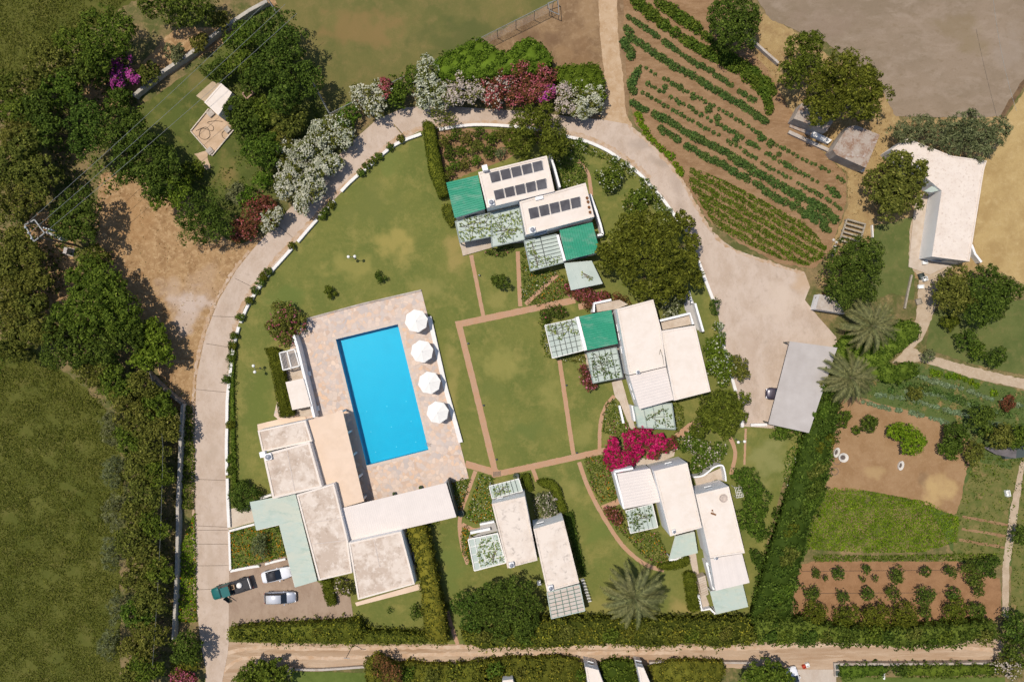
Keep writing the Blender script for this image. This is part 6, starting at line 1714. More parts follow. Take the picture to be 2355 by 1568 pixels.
# ---- flower beds
BEDS = [('square flower bed with orange blooms beside the car park', [(530, 1222), (580, 1212), (640, 1212), (655, 1278), (600, 1295), (532, 1308)], 0.5, 'bright', ['orange_petal'], 7),
        ('orange flower bed at the end of the white corrugated roof', Q(1, 2, (1830, 1215), (1985, 1190), (1920, 1440), (1880, 1490)), 0.5, 'mid', ['orange_petal', 'white_petal'], 7),
        ('oval flower bed left of the small bar pergola', Q(1, 2, (2070, 1150), (2190, 1180), (2170, 1330), (2200, 1520)) + Q(1, 3, (2190, 170), (2040, 195), (1950, 150)) + Q(1, 2, (1990, 1400),), 0.55, 'bright', ['orange_petal', 'white_petal'], 7),
        ('thin crescent bed left of the vine pergola', Q(1, 3, (1950, 220), (1990, 260), (1985, 420), (2015, 550), (1990, 560), (1930, 470), (1910, 330)), 0.45, 'bright', ['orange_petal'], 7),
        ('large flower bed left of the stepped house', Q(2, 2, (925, 1010), (1060, 990), (1130, 1100), (1190, 1200), (1190, 1370), (1060, 1385), (990, 1280)), 0.6, 'mid', ['orange_petal', 'pinkleaf'], 4),
        ('curved flower bed between the brick path and the stepped house', Q(2, 3, (1100, 90), (1180, 60), (1280, 230), (1560, 290), (1640, 500), (1540, 560), (1400, 450), (1290, 330), (1180, 220)), 0.6, 'mid', ['pinkleaf', 'orange_petal'], 4),
        ('wedge of flowers left of the middle house terrace', Q(2, 2, (1110, 540), (1170, 495), (1220, 590), (1310, 750), (1240, 840), (1160, 800), (1070, 780)), 0.6, 'mid', ['white_petal', 'pinkleaf'], 3),
        ('white dotted bed left of the white framed pergola', Q(2, 1, (540, 1200), (590, 1190), (600, 1400), (640, 1560)) + Q(2, 2, (640, 140), (590, 130), (550, 0)), 0.5, 'mid', ['white_petal'], 3),
        ('flower bed between the two lower paths of the solar house', Q(2, 1, (380, 700), (430, 700), (460, 870), (700, 870), (600, 960), (430, 1110), (385, 1120)), 0.5, 'mid', ['white_petal', 'orange_petal'], 3),
        ('flower wedge right of the slanted brick path', Q(2, 1, (720, 900), (770, 950), (780, 1050), (700, 1110), (560, 1140), (430, 1165), (560, 1030)), 0.5, 'mid', ['pinkleaf', 'orange_petal'], 3),
        ('dark bed in front of the left pergola of the solar house', Q(2, 1, (60, 690), (300, 650), (310, 680), (200, 740), (60, 720)), 0.6, 'dark', ['pinkleaf'], 2),
        ('low planting below the wide pergola of the middle house', Q(2, 2, (680, 150), (880, 90), (940, 160), (900, 180), (760, 170)), 0.5, 'olive', ['white_petal'], 2),
        ('pale planting in front of the two roofed house', Q(2, 2, (470, 1330), (620, 1290), (690, 1450)) + Q(2, 3, (700, 110), (560, 180), (500, 150)), 0.7, 'grey', ['pale_petal'], 5),
        ('shaded planting below the middle house canopy', Q(2, 2, (1690, 540), (1760, 560), (1780, 700), (1720, 790), (1690, 700)), 0.8, 'mid', ['white_petal'], 2),
        ('green strip along the kerb behind the solar house', [(1180, 297), (1320, 322), (1400, 356), (1440, 385), (1430, 392), (1380, 362), (1300, 335), (1180, 308)], 0.5, 'mid', ['white_petal'], 2),
        ('green strip between the kerb and the great pine', [(1480, 425), (1520, 470), (1560, 520), (1545, 530), (1500, 475), (1470, 440)], 0.5, 'mid', ['white_petal'], 4),
        ('green border under the thick right hedge', Q(3, 2, (320, 950), (440, 830), (470, 900), (400, 1080), (320, 1250), (290, 1200)), 0.7, 'bright', ['white_petal'], 1)]
for lb, pl, h, lf, fl, fd in BEDS:
    hedge(lb, pl, h, lf, size=0.22, dens=42, rough=0.22, wl=0.9, flower=fl, fl=fd * 1.5, name='flower_bed', cat='flower bed', wall=False, fl_size=0.17)

# ---- palms
def frond_mesh(k):
    r = np.random.default_rng(700 + k)
    V = []
    n = 26
    L = 1.0
    droop = 0.36 + 0.10 * k
    def pt(t):
        return np.array([t * (1 - 0.10 * t), 0.02 * math.sin(3 * t + k), 0.30 * t - droop * t * t * 1.3])
    for i in range(n):
        t = 0.14 + 0.86 * i / (n - 1)
        p = pt(t)
        d = pt(min(t + 0.02, 1.02)) - p
        d /= np.linalg.norm(d)
        w = 0.074 * math.sin(math.pi * min(0.14 + t * 0.86, 1.0)) ** 0.6 + 0.012
        for s in (-1, 1):
            e = p + d * w * 0.9 + np.array([0, s * w, w * 0.35 + 0.006 * r.normal()])
            q0, q1 = p - d * 0.016, p + d * 0.018
            V += [q0, q1, e + d * 0.006, e - d * 0.004]
    for i in range(8):
        a, b_ = pt(i / 8), pt((i + 1) / 8)
        w0, w1 = 0.016 * (1 - i / 9), 0.016 * (1 - (i + 1) / 9)
        V += [a + [0, -w0, 0.006], a + [0, w0, 0.006], b_ + [0, w1, 0.006], b_ + [0, -w1, 0.006]]
    return quad_mesh('frond', np.array(V), 'palm')
FR = [frond_mesh(k) for k in range(4)]
def palm(label, p, h, R, n, name='palm_tree', seedn=0):
    r = np.random.default_rng(900 + seedn)
    w = W(p, h)
    t = thing(name, label, 'palm', (w.x, w.y, 0))
    m = MB()
    z = 0.0
    m.lathe([(0.42, 0), (0.36, 0.4)] + [(0.30 + 0.04 * (i % 2), 0.4 + (h - 0.8) * i / 14) for i in range(1, 15)] + [(0.45, h - 0.2), (0.1, h + 0.1)], n=10)
    m.build('trunk', bark, t)
    for i in range(n):
        u = i / n
        f = bpy.data.objects.new('frond', FR[i % 4])
        link(f, t)
        f.location = (0, 0, h - 0.1 + 0.15 * u)
        up = (u - 0.35) * 0.75
        f.rotation_euler = (r.normal() * 0.25, -up, i * 2.399963 + r.normal() * 0.08)
        s = R * (1.08 - 0.30 * u) * r.uniform(0.9, 1.08)
        f.scale = (s, s * 1.1, s)
    return t
palm('palm tree nearer the pump house at the end of the parking concrete', q(3, 1, 1045, 1340), 5.0, 4.7, 38, seedn=1)
palm('palm tree beside the carport roof', q(3, 2, 860, 315), 5.0, 4.7, 38, seedn=2)
palm('large palm tree on the lower lawn above the long hedge', q(2, 3, 1352, 840), 5.5, 5.2, 42, seedn=3)

# ---- meadow grass: uncountable
def grass(name, label, poly, dens, leaf, size, h, z=0.0, cat='grass', wl=3.0, fringe=0.0, stripe=None):
    r = seed()
    P = [(p.x, p.y) for p in WS(poly)]
    p = sample_poly(P, int(area(P) * dens), r)
    g = bumps(p[:, 0], p[:, 1], r, 1.0, wl) + 0.6 * bumps(p[:, 0], p[:, 1], r, 1.0, wl * 0.3)
    p = p[g > -1.0 + 1.2 * r.random(len(p)) - fringe]
    if stripe:
        t = np.sin((p[:, 0] * math.cos(stripe[0]) + p[:, 1] * math.sin(stripe[0])) * 6.283 / stripe[1] + 0.5 * bumps(p[:, 0], p[:, 1], r, 1.0, 3.0))
        p = p[(t > -0.45) | (r.random(len(p)) < 0.22)]
    gg = bumps(p[:, 0], p[:, 1], r, 0.5, wl * 0.6) + 0.8
    pos = np.column_stack([p, z + h * np.clip(gg, 0.2, 2) * r.random(len(p))])
    nn = _norm(np.column_stack([0.9 * r.normal(size=(len(p), 2)), 0.5 + r.random(len(p))]))
    o = bpy.data.objects.new(name, quad_mesh(name, leaf_arrays(pos, nn, size, 0.45, r), leaf))
    link(o)
    return tag(o, label, cat, kind='stuff')
grass('meadow_grass', 'rough green brown meadow growth at the lower left', [(-60, 800), (60, 795), (200, 900), (265, 960), (285, 1100), (272, 1240), (278, 1400), (275, 1600), (-60, 1600)], 80, 'meadow', 0.24, 0.18, wl=6, fringe=0.7)
grass('meadow_grass', 'rough green meadow growth in the upper left corner', [(-60, -40), (330, -40), (250, 40), (160, 90), (60, 160), (0, 230), (-60, 260)], 60, 'meadow', 0.26, 0.2, wl=6, fringe=0.8)
grass('undergrowth', 'dark undergrowth between the trees at the left', [(60, 170), (230, 130), (330, 220), (330, 400), (240, 460), (220, 600), (100, 700), (-20, 900), (-60, 500), (-60, 260)], 16, 'mid', 0.4, 0.5, wl=3)
grass('undergrowth', 'dark undergrowth below the row of trees beside the meadow wall', [(180, 860), (330, 840), (420, 900), (400, 1600), (290, 1600), (285, 1100)], 12, 'olive', 0.36, 0.4, wl=3)
grass('undergrowth', 'weedy ground cover in the shady garden', [(520, 90), (690, 120), (740, 260), (640, 420), (560, 520), (440, 480), (400, 400), (540, 380), (520, 200), (440, 160)], 20, 'mid', 0.3, 0.35, wl=2.5, fringe=-0.5)
grass('straw_tufts', 'dry straw tufts around the sheds', [(1700, 100), (1800, 120), (2040, 250), (2060, 420), (1960, 500), (1880, 330), (1800, 230)], 10, 'straw', 0.3, 0.2, wl=2)
grass('straw_tufts', 'dry straw tufts along the edge of the dirt lot', [(240, 430), (420, 470), (560, 580), (500, 700), (455, 880), (400, 850), (300, 640)], 5, 'straw', 0.24, 0.12, wl=2.5, fringe=-0.6)
grass('green_crop', 'bright green dense crop strip below the bare plot', [(1885, 1120), (1960, 1122), (2060, 1140), (2130, 1152), (2205, 1190), (2200, 1245), (2120, 1268), (1990, 1270), (1855, 1262), (1850, 1230)], 110, 'lime', 0.26, 0.25, wl=4, cat='crop', fringe=1.6)
grass('leafy_row', 'row of big leaves along the top of the orchard', [(1865, 1272), (2000, 1276), (2180, 1272), (2290, 1270), (2290, 1288), (2100, 1288), (1870, 1290)], 55, 'bright', 0.34, 0.5, wl=2, cat='crop', fringe=1)
grass('weeds', 'patchy weeds round the lower right gardens', [(2195, 1185), (2250, 1050), (2354, 1050), (2400, 1420), (2322, 1420), (2330, 1290), (2310, 1290), (2190, 1285)], 14, 'mid', 0.3, 0.3, wl=2.5, fringe=-0.2)
grass('weeds', 'patchy green cover of the vegetable bed', [(1960, 900), (2040, 850), (2130, 845), (2240, 880), (2354, 905), (2354, 1060), (2260, 1010), (2180, 960), (2060, 930)], 22, 'crop', 0.28, 0.25, wl=2.2, fringe=0.1)
grass('low_crop', 'low green carpet crop at the lower end of the crop field', X5((500, 930), (560, 950), (700, 1010), (860, 1090), (1000, 1170), (1130, 1230), (1255, 1370), (1240, 1430), (1150, 1480), (1000, 1440), (800, 1350), (650, 1270), (580, 1170), (490, 1020)), 190, 'bright', 0.28, 0.28, wl=1.4, cat='crop', fringe=1.3, stripe=(1.04, 1.15))
grass('ground_ivy', 'green ground cover around the broken hut at the right', [(2220, 1010), (2354, 960), (2354, 1060), (2240, 1110), (2215, 1080)], 22, 'mid', 0.3, 0.3, wl=2, fringe=0.3)

# ---- crop rows: every plant its own object
def clump(k, leaf, n, spread, h, size):
    r = np.random.default_rng(300 + k)
    e = _norm(r.normal(size=(n, 3)))
    e[:, 2] = np.abs(e[:, 2])
    rad = r.uniform(0.35, 1.0, (n, 1)) ** 0.6
    P = e * rad * np.array([spread, spread, h])
    nn = _norm(e + 0.6 * r.normal(size=(n, 3)) + np.array([0, 0, 0.6]))
    return quad_mesh('crop_plant', leaf_arrays(P, nn, size, 0.6, r), leaf)
CL = {k: [clump(i + 10 * j, lf, n, sp, h, sz) for i in range(4)] for j, (k, lf, n, sp, h, sz) in enumerate((('bush', 'crop', 110, 0.62, 0.55, 0.26), ('small', 'crop', 46, 0.30, 0.32, 0.19), ('cabbage', 'cabbage', 60, 0.34, 0.26, 0.24), ('big', 'mid', 170, 0.85, 0.8, 0.3), ('lime', 'lime', 80, 0.5, 0.4, 0.24)))}
def plant(kind, p, s, label, name, group, r):
    o = bpy.data.objects.new(name, CL[kind][int(r.integers(4))])
    w = W(p)
    o.location = (w.x, w.y, 0.03)
    o.rotation_euler = (0, 0, r.uniform(0, 6.28))
    s *= r.uniform(0.8, 1.2)
    o.scale = (s, s, s * r.uniform(0.8, 1.15))
    link(o)
    return tag(o, label, 'crop plant', group)
def crop_row(desc, pl, step, kind, s, name='crop_plant', jit=1.2, gap=0.0, group=None):
    r = seed()
    pts = densify(smooth_poly(pl, 5, False) if len(pl) > 2 else pl, step, 0, 0, False)
    last, i = None, 0
    for p in pts:
        if last is not None and math.dist(p, last) < step * 0.8:
            continue
        last = p
        if r.random() < gap:
            continue
        if ' in the ' in desc:
            noun, rest = desc.split(' in the ', 1)
            label = f'{noun}, {ordinal(i)} from the left in the {rest}'
        else:
            label = f'{desc}, {ordinal(i)} from the left'
        if len(label.split()) > 16:
            label = label.replace(' from the left', '')
        i += 1
        plant(kind, (p[0] + r.normal() * jit, p[1] + r.normal() * jit), s, label, name, group or desc, r)
CR = [('leafy plant in the outer thick row at the top right of the field', X5((200, 10), (330, 120), (440, 200), (560, 280), (680, 340), (800, 410), (880, 480), (930, 560), (940, 620)), 8, 'big', 1.1),
      ('leafy plant in the inner line of the thick top right row', X5((330, 20), (420, 80), (520, 150), (620, 240), (720, 320), (840, 400), (900, 450), (960, 520)), 8.5, 'big', 1.1),
      ('bushy plant in the first dark row of the crop field', X5((150, 95), (250, 160), (340, 225), (420, 280), (510, 345), (600, 390), (690, 455), (790, 520), (850, 560)), 6.5, 'bush', 0.78),
      ('bushy plant in the second blue green row of the crop field', X5((180, 220), (260, 270), (350, 330), (440, 385), (530, 430), (600, 480), (700, 540), (790, 590), (880, 650), (930, 690)), 7, 'bush', 1.0),
      ('seedling in the upper dotted row of the crop field', X5((220, 370), (330, 425), (440, 490), (560, 555), (680, 620), (800, 690), (900, 760), (1000, 820), (1120, 880), (1250, 940), (1350, 1010)), 7.5, 'small', 1.25),
      ('seedling in the middle dotted row of the crop field', X5((235, 455), (330, 505), (440, 570), (560, 640), (650, 690), (760, 750), (830, 790), (920, 850), (1020, 910), (1130, 970), (1250, 1040), (1340, 1100)), 7.5, 'small', 1.3),
      ('seedling in the lower dotted row of the crop field', X5((235, 515), (330, 570), (450, 640), (560, 700), (680, 770), (800, 840), (900, 910), (1010, 970), (1120, 1030), (1230, 1090), (1330, 1160)), 7.5, 'small', 1.25),
      ('seedling in the shaded dotted row nearest the dark row', X5((700, 830), (800, 895), (900, 955), (1010, 1015), (1110, 1070), (1220, 1130)), 8, 'small', 0.9),
      ('bushy plant in the long dark row below the dotted rows', X5((180, 575), (260, 620), (370, 670), (480, 740), (580, 790), (680, 840), (780, 910), (900, 980), (1020, 1050), (1120, 1100), (1220, 1150), (1300, 1220)), 6.5, 'bush', 1.08),
      ('bushy plant in the lowest broken row of the crop field', X5((300, 700), (400, 760), (500, 820), (600, 880), (680, 920), (760, 970), (860, 1020), (960, 1090), (1060, 1140), (1140, 1190), (1230, 1260), (1280, 1290)), 7, 'bush', 1.0),
      ('bushy plant in the thicket at the right end of the rows', X5((1090, 1130), (1170, 1170), (1130, 1200), (1210, 1200), (1260, 1240)), 8, 'bush', 1.0),
      ('bushy plant in the cluster at the left end of the rows', X5((150, 160), (165, 215), (130, 240), (170, 290), (172, 345), (205, 410), (170, 470), (195, 515)), 9, 'bush', 1.1),
      ('round bush in the middle of the dotted rows', X5((360, 485), (440, 490), (630, 635), (690, 710), (790, 810), (860, 760), (925, 790), (970, 830), (1030, 905), (1060, 940), (1100, 900)), 34, 'bush', 0.95),
      ('round bush beside the tips of the dotted rows', X5((1290, 1060), (1315, 1080)), 8, 'bush', 0.9),
      ('lime plant on the verge between the drive and the crop field', X5((210, 640), (250, 720), (300, 790), (360, 840), (430, 930), (455, 965)), 10, 'lime', 1.2),
      ('cabbage in the upper row of the vegetable bed', Q(3, 2, (1430, 300), (1560, 340), (1700, 380), (1850, 420), (2000, 470), (2200, 520), (2340, 560)), 8, 'cabbage', 1.2),
      ('cabbage in the second row of the vegetable bed', Q(3, 2, (1080, 460), (1300, 490), (1480, 530), (1640, 580), (1780, 620), (1950, 660), (2150, 720)), 7.5, 'cabbage', 1.2),
      ('cabbage in the third row of the vegetable bed', Q(3, 2, (970, 520), (1100, 560), (1250, 590), (1400, 620), (1550, 660), (1700, 710)), 8, 'cabbage', 1.2),
      ('cabbage in the row along the gravel path', Q(3, 2, (1340, 430), (1480, 440), (1640, 470), (1800, 520), (1980, 570), (2130, 620)), 9, 'cabbage', 1.1),
      ('leafy plant in the green strip of the vegetable bed', Q(3, 2, (1200, 420), (1320, 380), (1500, 400), (1700, 470), (1900, 540), (2080, 600), (2250, 640)), 13, 'bush', 1.1),
      ('red tipped plant along the gravel path border', Q(3, 2, (1560, 270), (1730, 300), (1800, 310), (2040, 420), (2100, 450)), 14, 'lime', 1.2)]
for i, (d, pl, st, k, s) in enumerate(CR):
    crop_row(d, pl, st, k, s, name={'small': 'seedling', 'cabbage': 'cabbage'}.get(k, 'crop_plant'), gap=0.08)

# ================================================================== WALLS, FENCES, WIRES
stone_w = ground_mat('field_wall', [((0.30, 0.25, 0.20),), ((0.20, 0.16, 0.12), 1.0, 0.42, 0.62), ((0.42, 0.37, 0.31), 2.2, 0.5, 0.7, 0.6)], bump=0.04)
pale_w = solid('pale_wall', (0.45, 0.41, 0.35), 0.9, var=0.3, vscale=1.5)
wallrun('long grey field wall with a pale cap between the meadow trees and the drive', Q(0, 2, (1572, 540), (1555, 800), (1545, 1100), (1530, 1400)) + Q(0, 3, (1530, 200), (1520, 600), (1505, 950), (1490, 1200)), 0.42, 1.1, pale_w, 'field_wall')
wallrun('slanting field wall below the fig tree', Q(0, 2, (1180, 160), (1260, 260), (1400, 400), (1572, 540)), 0.42, 1.1, stone_w, 'field_wall')
wallrun('stone boundary wall slanting across the upper left', Q(0, 0, (2300, 10), (2150, 90), (1880, 270), (1640, 460), (1400, 620), (1190, 790), (1150, 830)), 0.5, 1.1, pale_w, 'boundary_wall', sm=False)
wallrun('low tan edge wall along the lower lawn of the bottom left', Q(1, 3, (480, 1455), (700, 1460), (1080, 1435)), 0.3, 0.5, concrete_old, 'edge_wall')
wallrun('pale edge wall along the top of the corner lawn', Q(3, 3, (770, 1412), (1180, 1412), (1300, 1412), (2100, 1405)), 0.35, 0.9, concrete_old, 'edge_wall')
wallrun('dark retaining wall below the track beside the white wall blocks', Q(2, 3, (0, 1392), (500, 1390), (925, 1398)), 0.3, 0.7, stone_w, 'retaining_wall')
wallrun('low wall below the track right of the white wall blocks', Q(2, 3, (1480, 1400), (1800, 1396), (2355, 1400)), 0.3, 0.7, concrete_old, 'retaining_wall')
wallrun('low white wall end of the parking concrete', Q(3, 2, (0, 722), (140, 718)), 0.4, 0.6, white_wall, 'kerb_wall', sm=False)
wallrun('thin white pillar wall beside the loose pine', Q(2, 2, (2275, 670), (2285, 740)), 0.4, 0.8, white_wall, 'pillar_wall', sm=False)
wallrun('low white wall on the upper side of the square flower bed', [q(0, 3, 1975, 265), q(0, 3, 2100, 230), q(0, 3, 2195, 205)], 0.3, 0.5, white_wall, 'bed_wall', sm=False)
wallrun('low white wall on the lower side of the square flower bed', [q(0, 3, 1985, 610), q(0, 3, 2130, 580), q(0, 3, 2235, 565)], 0.35, 0.4, white_wall, 'bed_wall', sm=False)
wallrun('low white wall left side of the square flower bed', [q(0, 3, 1975, 270), q(0, 3, 1978, 400), q(0, 3, 1985, 605)], 0.3, 0.4, white_wall, 'bed_wall', sm=False)
wallrun('short white wall between the square bed and the white car', [q(0, 3, 2285, 550), q(0, 3, 2355, 530), q(1, 3, 400, 505)], 0.3, 0.4, white_wall, 'bed_wall', sm=False)
wallrun('long white bench wall right of the parasols', [q(1, 1, 1640, 1258), q(1, 2, 1780, 400), q(1, 2, 1912, 872)], 0.62, 0.55, white_wall, 'bench_wall', sm=False)
wallrun('pale rim along the top edge of the pool terrace', Q(1, 1, (600, 1275), (1060, 1150), (1572, 1032)), 0.22, 0.3, concrete_old, 'terrace_rim', sm=False)
wallrun('white wall stub above the pale green canopy by the dome bush', [q(1, 2, 180, 1355), q(1, 2, 280, 1325)], 0.3, 1.2, white_wall, 'wall_stub', sm=False)
wallrun('tan ledge beside the garden path of the farm building', Q(3, 1, (1390, 900), (1355, 1060), (1330, 1190)), 0.25, 0.4, timber, 'bed_edge', sm=False)
wallrun('dry stone edge at the foot of the thick right hedge', Q(3, 3, (290, 100), (240, 220), (180, 400)), 0.4, 0.5, concrete_old, 'stone_edge', sm=False)
wallrun('lower dry stone edge at the foot of the thick right hedge', Q(3, 3, (100, 700), (60, 860), (20, 980)), 0.4, 0.5, concrete_old, 'stone_edge', sm=False)

steel = solid('galvanised', (0.26, 0.26, 0.25), 0.6, 0.2)
def fence(label, a, b, z, n):
    A, B = W(a, z), W(b, z)
    base = (A + B) / 2
    t = thing('chain_fence', label, 'fence', (base.x, base.y, 0))
    A, B = A - Vector((base.x, base.y, 0)), B - Vector((base.x, base.y, 0))
    MB().tube(A, B, 0.04, 0.04, 6).build('top_rail', steel, t)
    for k in range(n + 1):
        p = A.lerp(B, k / n)
        MB().tube((p.x, p.y, 0), (p.x, p.y, z + 0.05), 0.045, 0.045, 6).build('post', steel, t)
        if k < n:
            p2 = A.lerp(B, (k + 1) / n)
            m = MB()
            L = (p2 - p).length
            c = 0.3
            i = -z
            while i < L:
                for s in (1, -1):
                    u0, u1 = max(i, 0), min(i + z, L)
                    z0, z1 = (u0 - i), (u1 - i)
                    if s < 0:
                        z0, z1 = z - z0, z - z1
                    if u1 - u0 > 0.05:
                        q0, q1 = p.lerp(p2, u0 / L), p.lerp(p2, u1 / L)
                        m.tube((q0.x, q0.y, z0), (q1.x, q1.y, z1), 0.007, 0.007, 3, False)
                i += c
            m.build('wire_mesh', steel, t)
fence('tall wire fence along the lower side of the sports pitch', (757, 262), (1272, 4), 3.0, 12)
fence('short wire fence at the left end of the sports pitch', (757, 262), (714, 184), 3.0, 2)
fence('wire fence end at the top beside the stone wall', (640, 40), (612, -8), 3.0, 1)
# goal net standing by the pitch at the top edge
gt = thing('net_frame', 'dark net frame standing at the top end of the pitch fence', 'net')
a, b_, c, d = WS(Q(2, 0, (605, 30), (690, 0), (700, 130), (620, 95)), 1.6)
for p0, p1 in ((a, b_), (b_, c), (c, d), (d, a)):
    MB().tube(p0, p1, 0.05).build('bar', steel, gt)
for p in (a, b_, c, d):
    MB().tube((p.x, p.y, 0), p, 0.05).build('leg', steel, gt)

wood_pole = solid('wood_pole', (0.20, 0.15, 0.11), 0.9, var=0.3)
wire_m = solid('wire', (0.20, 0.21, 0.20), 0.5)
pp = thing('power_pole', 'twin power pole with transformer frame and insulators at the left edge', 'power pole')
corners = [W(p, 8.2) for p in Q(0, 1, (215, 470), (295, 612), (385, 540), (300, 425))]
feet = [W(q(0, 1, 600, 505)), W(q(0, 1, 745, 680))]
# two upright poles under the frame
for k, (p0, p1) in enumerate((((corners[0] + corners[3]) / 2, None), ((corners[1] + corners[2]) / 2, None))):
    MB().tube((p0.x, p0.y, 0), (p0.x, p0.y, 8.6), 0.17, 0.12, 10).build('pole', wood_pole, pp)
for p0, p1 in ((corners[0], corners[1]), (corners[1], corners[2]), (corners[3], corners[0]), (corners[2], corners[3])):
    MB().bar(p0, p1, 0.14, 0.16).build('cross_arm', steel, pp)
for k in range(3):
    p = corners[0].lerp(corners[1], (k + 0.5) / 3)
    MB().lathe([(0.06, 0), (0.13, 0.08), (0.07, 0.14), (0.13, 0.22), (0.05, 0.3)], (p.x, p.y, 8.28), 10).build('insulator', solid('porcelain', (0.45, 0.47, 0.46), 0.3), pp)
for k in range(4):
    w = W(q(0, 1, 400 + 22 * k, 500 + 6 * k), 6.0)
    MB().tube((w.x, w.y, 5.4), (w.x, w.y, 6.6), 0.10, 0.10, 8).build('fuse', solid('porcelain', (0.45, 0.47, 0.46)), pp)
w = W(q(0, 1, 520, 575), 4.5)
tb = MB()
tb.box((w.x, w.y, 4.2), (1.2, 0.8, 1.1), -0.3)
tb.build('transformer', solid('trafo', (0.25, 0.29, 0.31), 0.5), pp)
MB().bar(W(q(0, 1, 400, 530), 5.0), W(q(0, 1, 520, 585), 5.0), 0.35, 0.1).build('platform', steel, pp)
cb = thing('meter_cabinet', 'small grey cabinet on a pale slab below the power pole', 'cabinet')
w = W(q(0, 1, 600, 700))
MB().box((w.x, w.y, 0.06), (1.4, 1.2, 0.12), -0.25).build('slab', concrete_old, cb)
MB().box((w.x + 0.2, w.y, 0.75), (0.5, 0.9, 1.25), -0.25).build('box', grey_sheet, cb)
def wire(label, a, za, b, zb, r=0.022, sag=0.5, n=14):
    A, B = W(a, za), W(b, zb)
    m = MB()
    pr = None
    for i in range(n + 1):
        t = i / n
        p = A.lerp(B, t) - Vector((0, 0, sag * 4 * t * (1 - t)))
        if pr is not None:
            m.tube(pr, p, r, r, 5, False)
        pr = p
    return tag(m.build('power_wire', wire_m), label, 'wire', 'power lines across the upper left')
wire('uppermost power wire slanting from the pole to the top edge', q(0, 1, 215, 470), 8.4, q(0, 0, 2330, -10), 9.0)
wire('middle power wire slanting from the pole to the top edge', q(0, 1, 255, 540), 8.4, q(0, 0, 2460, 40), 9.0)
wire('lowest power wire slanting from the pole to the top edge', q(0, 1, 295, 612), 8.4, q(0, 0, 2560, 120), 9.0)
wire('black service cable running from the left edge to the clearing', (-20, 618), 6.0, q(0, 1, 520, 965), 1.2, 0.03)
wire('thin wire running down from the fig tree beside the meadow wall', q(0, 2, 1290, 260), 4.5, q(0, 2, 1405, 900), 5.0, 0.015)
wire('thin wire hanging along the meadow trees down the left', q(0, 2, 1405, 900), 5.0, q(0, 3, 1315, 1420), 5.0, 0.015)
wire('dark sagging cable over the fallow field at the top right', q(3, 0, 2090, 0), 7.0, q(3, 0, 2290, 960), 6.0, 0.02)
lp = thing('lamp_pole', 'thin slanting lamp pole beside the lower track below the car park', 'lamp pole')
w = W(q(1, 3, 985, 1240))
MB().tube((w.x, w.y, 0), (w.x, w.y, 4.5), 0.06, 0.04, 8).build('pole', wood_pole, lp)
MB().bar((w.x - 0.3, w.y, 4.5), (w.x + 0.5, w.y, 4.5), 0.08, 0.06).build('arm', steel, lp)
lp = thing('road_barrier', 'thin wooden bar lying across the upper drive', 'barrier')
A_, B_ = WS(Q(1, 0, (1335, 1075), (1410, 1165)), 1.0)
MB().tube(A_, B_, 0.05, 0.05, 8).build('bar', solid('yellow_wood', (0.30, 0.21, 0.06), 0.7), lp)
for p in (A_, B_):
    MB().tube((p.x, p.y, 0), p, 0.06, 0.06, 8).build('post', wood_pole, lp)

# ================================================================== PARASOLS, LAMPS, SMALL THINGS
canvas = solid('canvas', (0.78, 0.75, 0.70), 0.9, var=0.05)
def parasol(label, c, rF, z):
    w = W(c, z)
    t = thing('parasol', label, 'parasol', (w.x, w.y, DECKZ), 0.2, 'white parasols beside the pool')
    R = rF * K * (CAMH - z) / CAMH
    h = z - DECKZ
    n = 8
    for i in range(n):
        a0, a1 = 2 * math.pi * i / n, 2 * math.pi * (i + 1) / n
        v, f = [], []
        for k in range(5):
            u = k / 4
            zz = h + 0.50 * (1 - u) ** 1.1
            for a in (a0 + 0.006, (a0 + a1) / 2, a1 - 0.006):
                mid = (a == (a0 + a1) / 2)
                rr = R * u * (math.cos(math.pi / n) * 0.985 if mid else 1.0)
                v.append((rr * math.cos(a), rr * math.sin(a), zz - (0.035 * u if mid else 0)))
        for k in range(4):
            for j in range(2):
                f.append([3 * k + j, 3 * (k + 1) + j, 3 * (k + 1) + j + 1, 3 * k + j + 1])
        m0 = len(v)
        v += [(v[12][0], v[12][1], v[12][2] - 0.14), (v[13][0], v[13][1], v[13][2] - 0.14), (v[14][0], v[14][1], v[14][2] - 0.14)]
        f += [[12, m0, m0 + 1, 13], [13, m0 + 1, m0 + 2, 14]]
        mesh('canopy_panel', v, f, canvas, t)
        MB().tube((0.05, 0, h + 0.44) if False else (0.05 * math.cos(a0), 0.05 * math.sin(a0), h + 0.44), (R * 0.99 * math.cos(a0), R * 0.99 * math.sin(a0), h - 0.03), 0.018, 0.014, 5).build('rib', alu, t)
    MB().tube((0, 0, 0), (0, 0, h + 0.50), 0.04, 0.04, 8).build('pole', alu, t)
    MB().lathe([(0.10, 0), (0.10, 0.06), (0.02, 0.10)], (0, 0, h + 0.48), 10).build('finial', canvas, t)
    MB().lathe([(0.42, 0), (0.42, 0.07), (0.08, 0.12), (0.06, 0.3)], (0, 0, 0), 14).build('base', concrete_old, t)
for (x, y, r_, lb) in ((957, 738, 27, 'white parasol nearest the top corner of the terrace'), (970, 808, 26.5, 'white parasol, second from the top beside the pool'), (987, 880, 26.5, 'white parasol, third from the top beside the pool'),
                       (1006, 948, 26, 'white parasol lowest in the row beside the pool')):
    parasol(lb, (x, y), r_, 2.5)
globe = solid('lamp_globe', (0.80, 0.78, 0.72), 0.35)
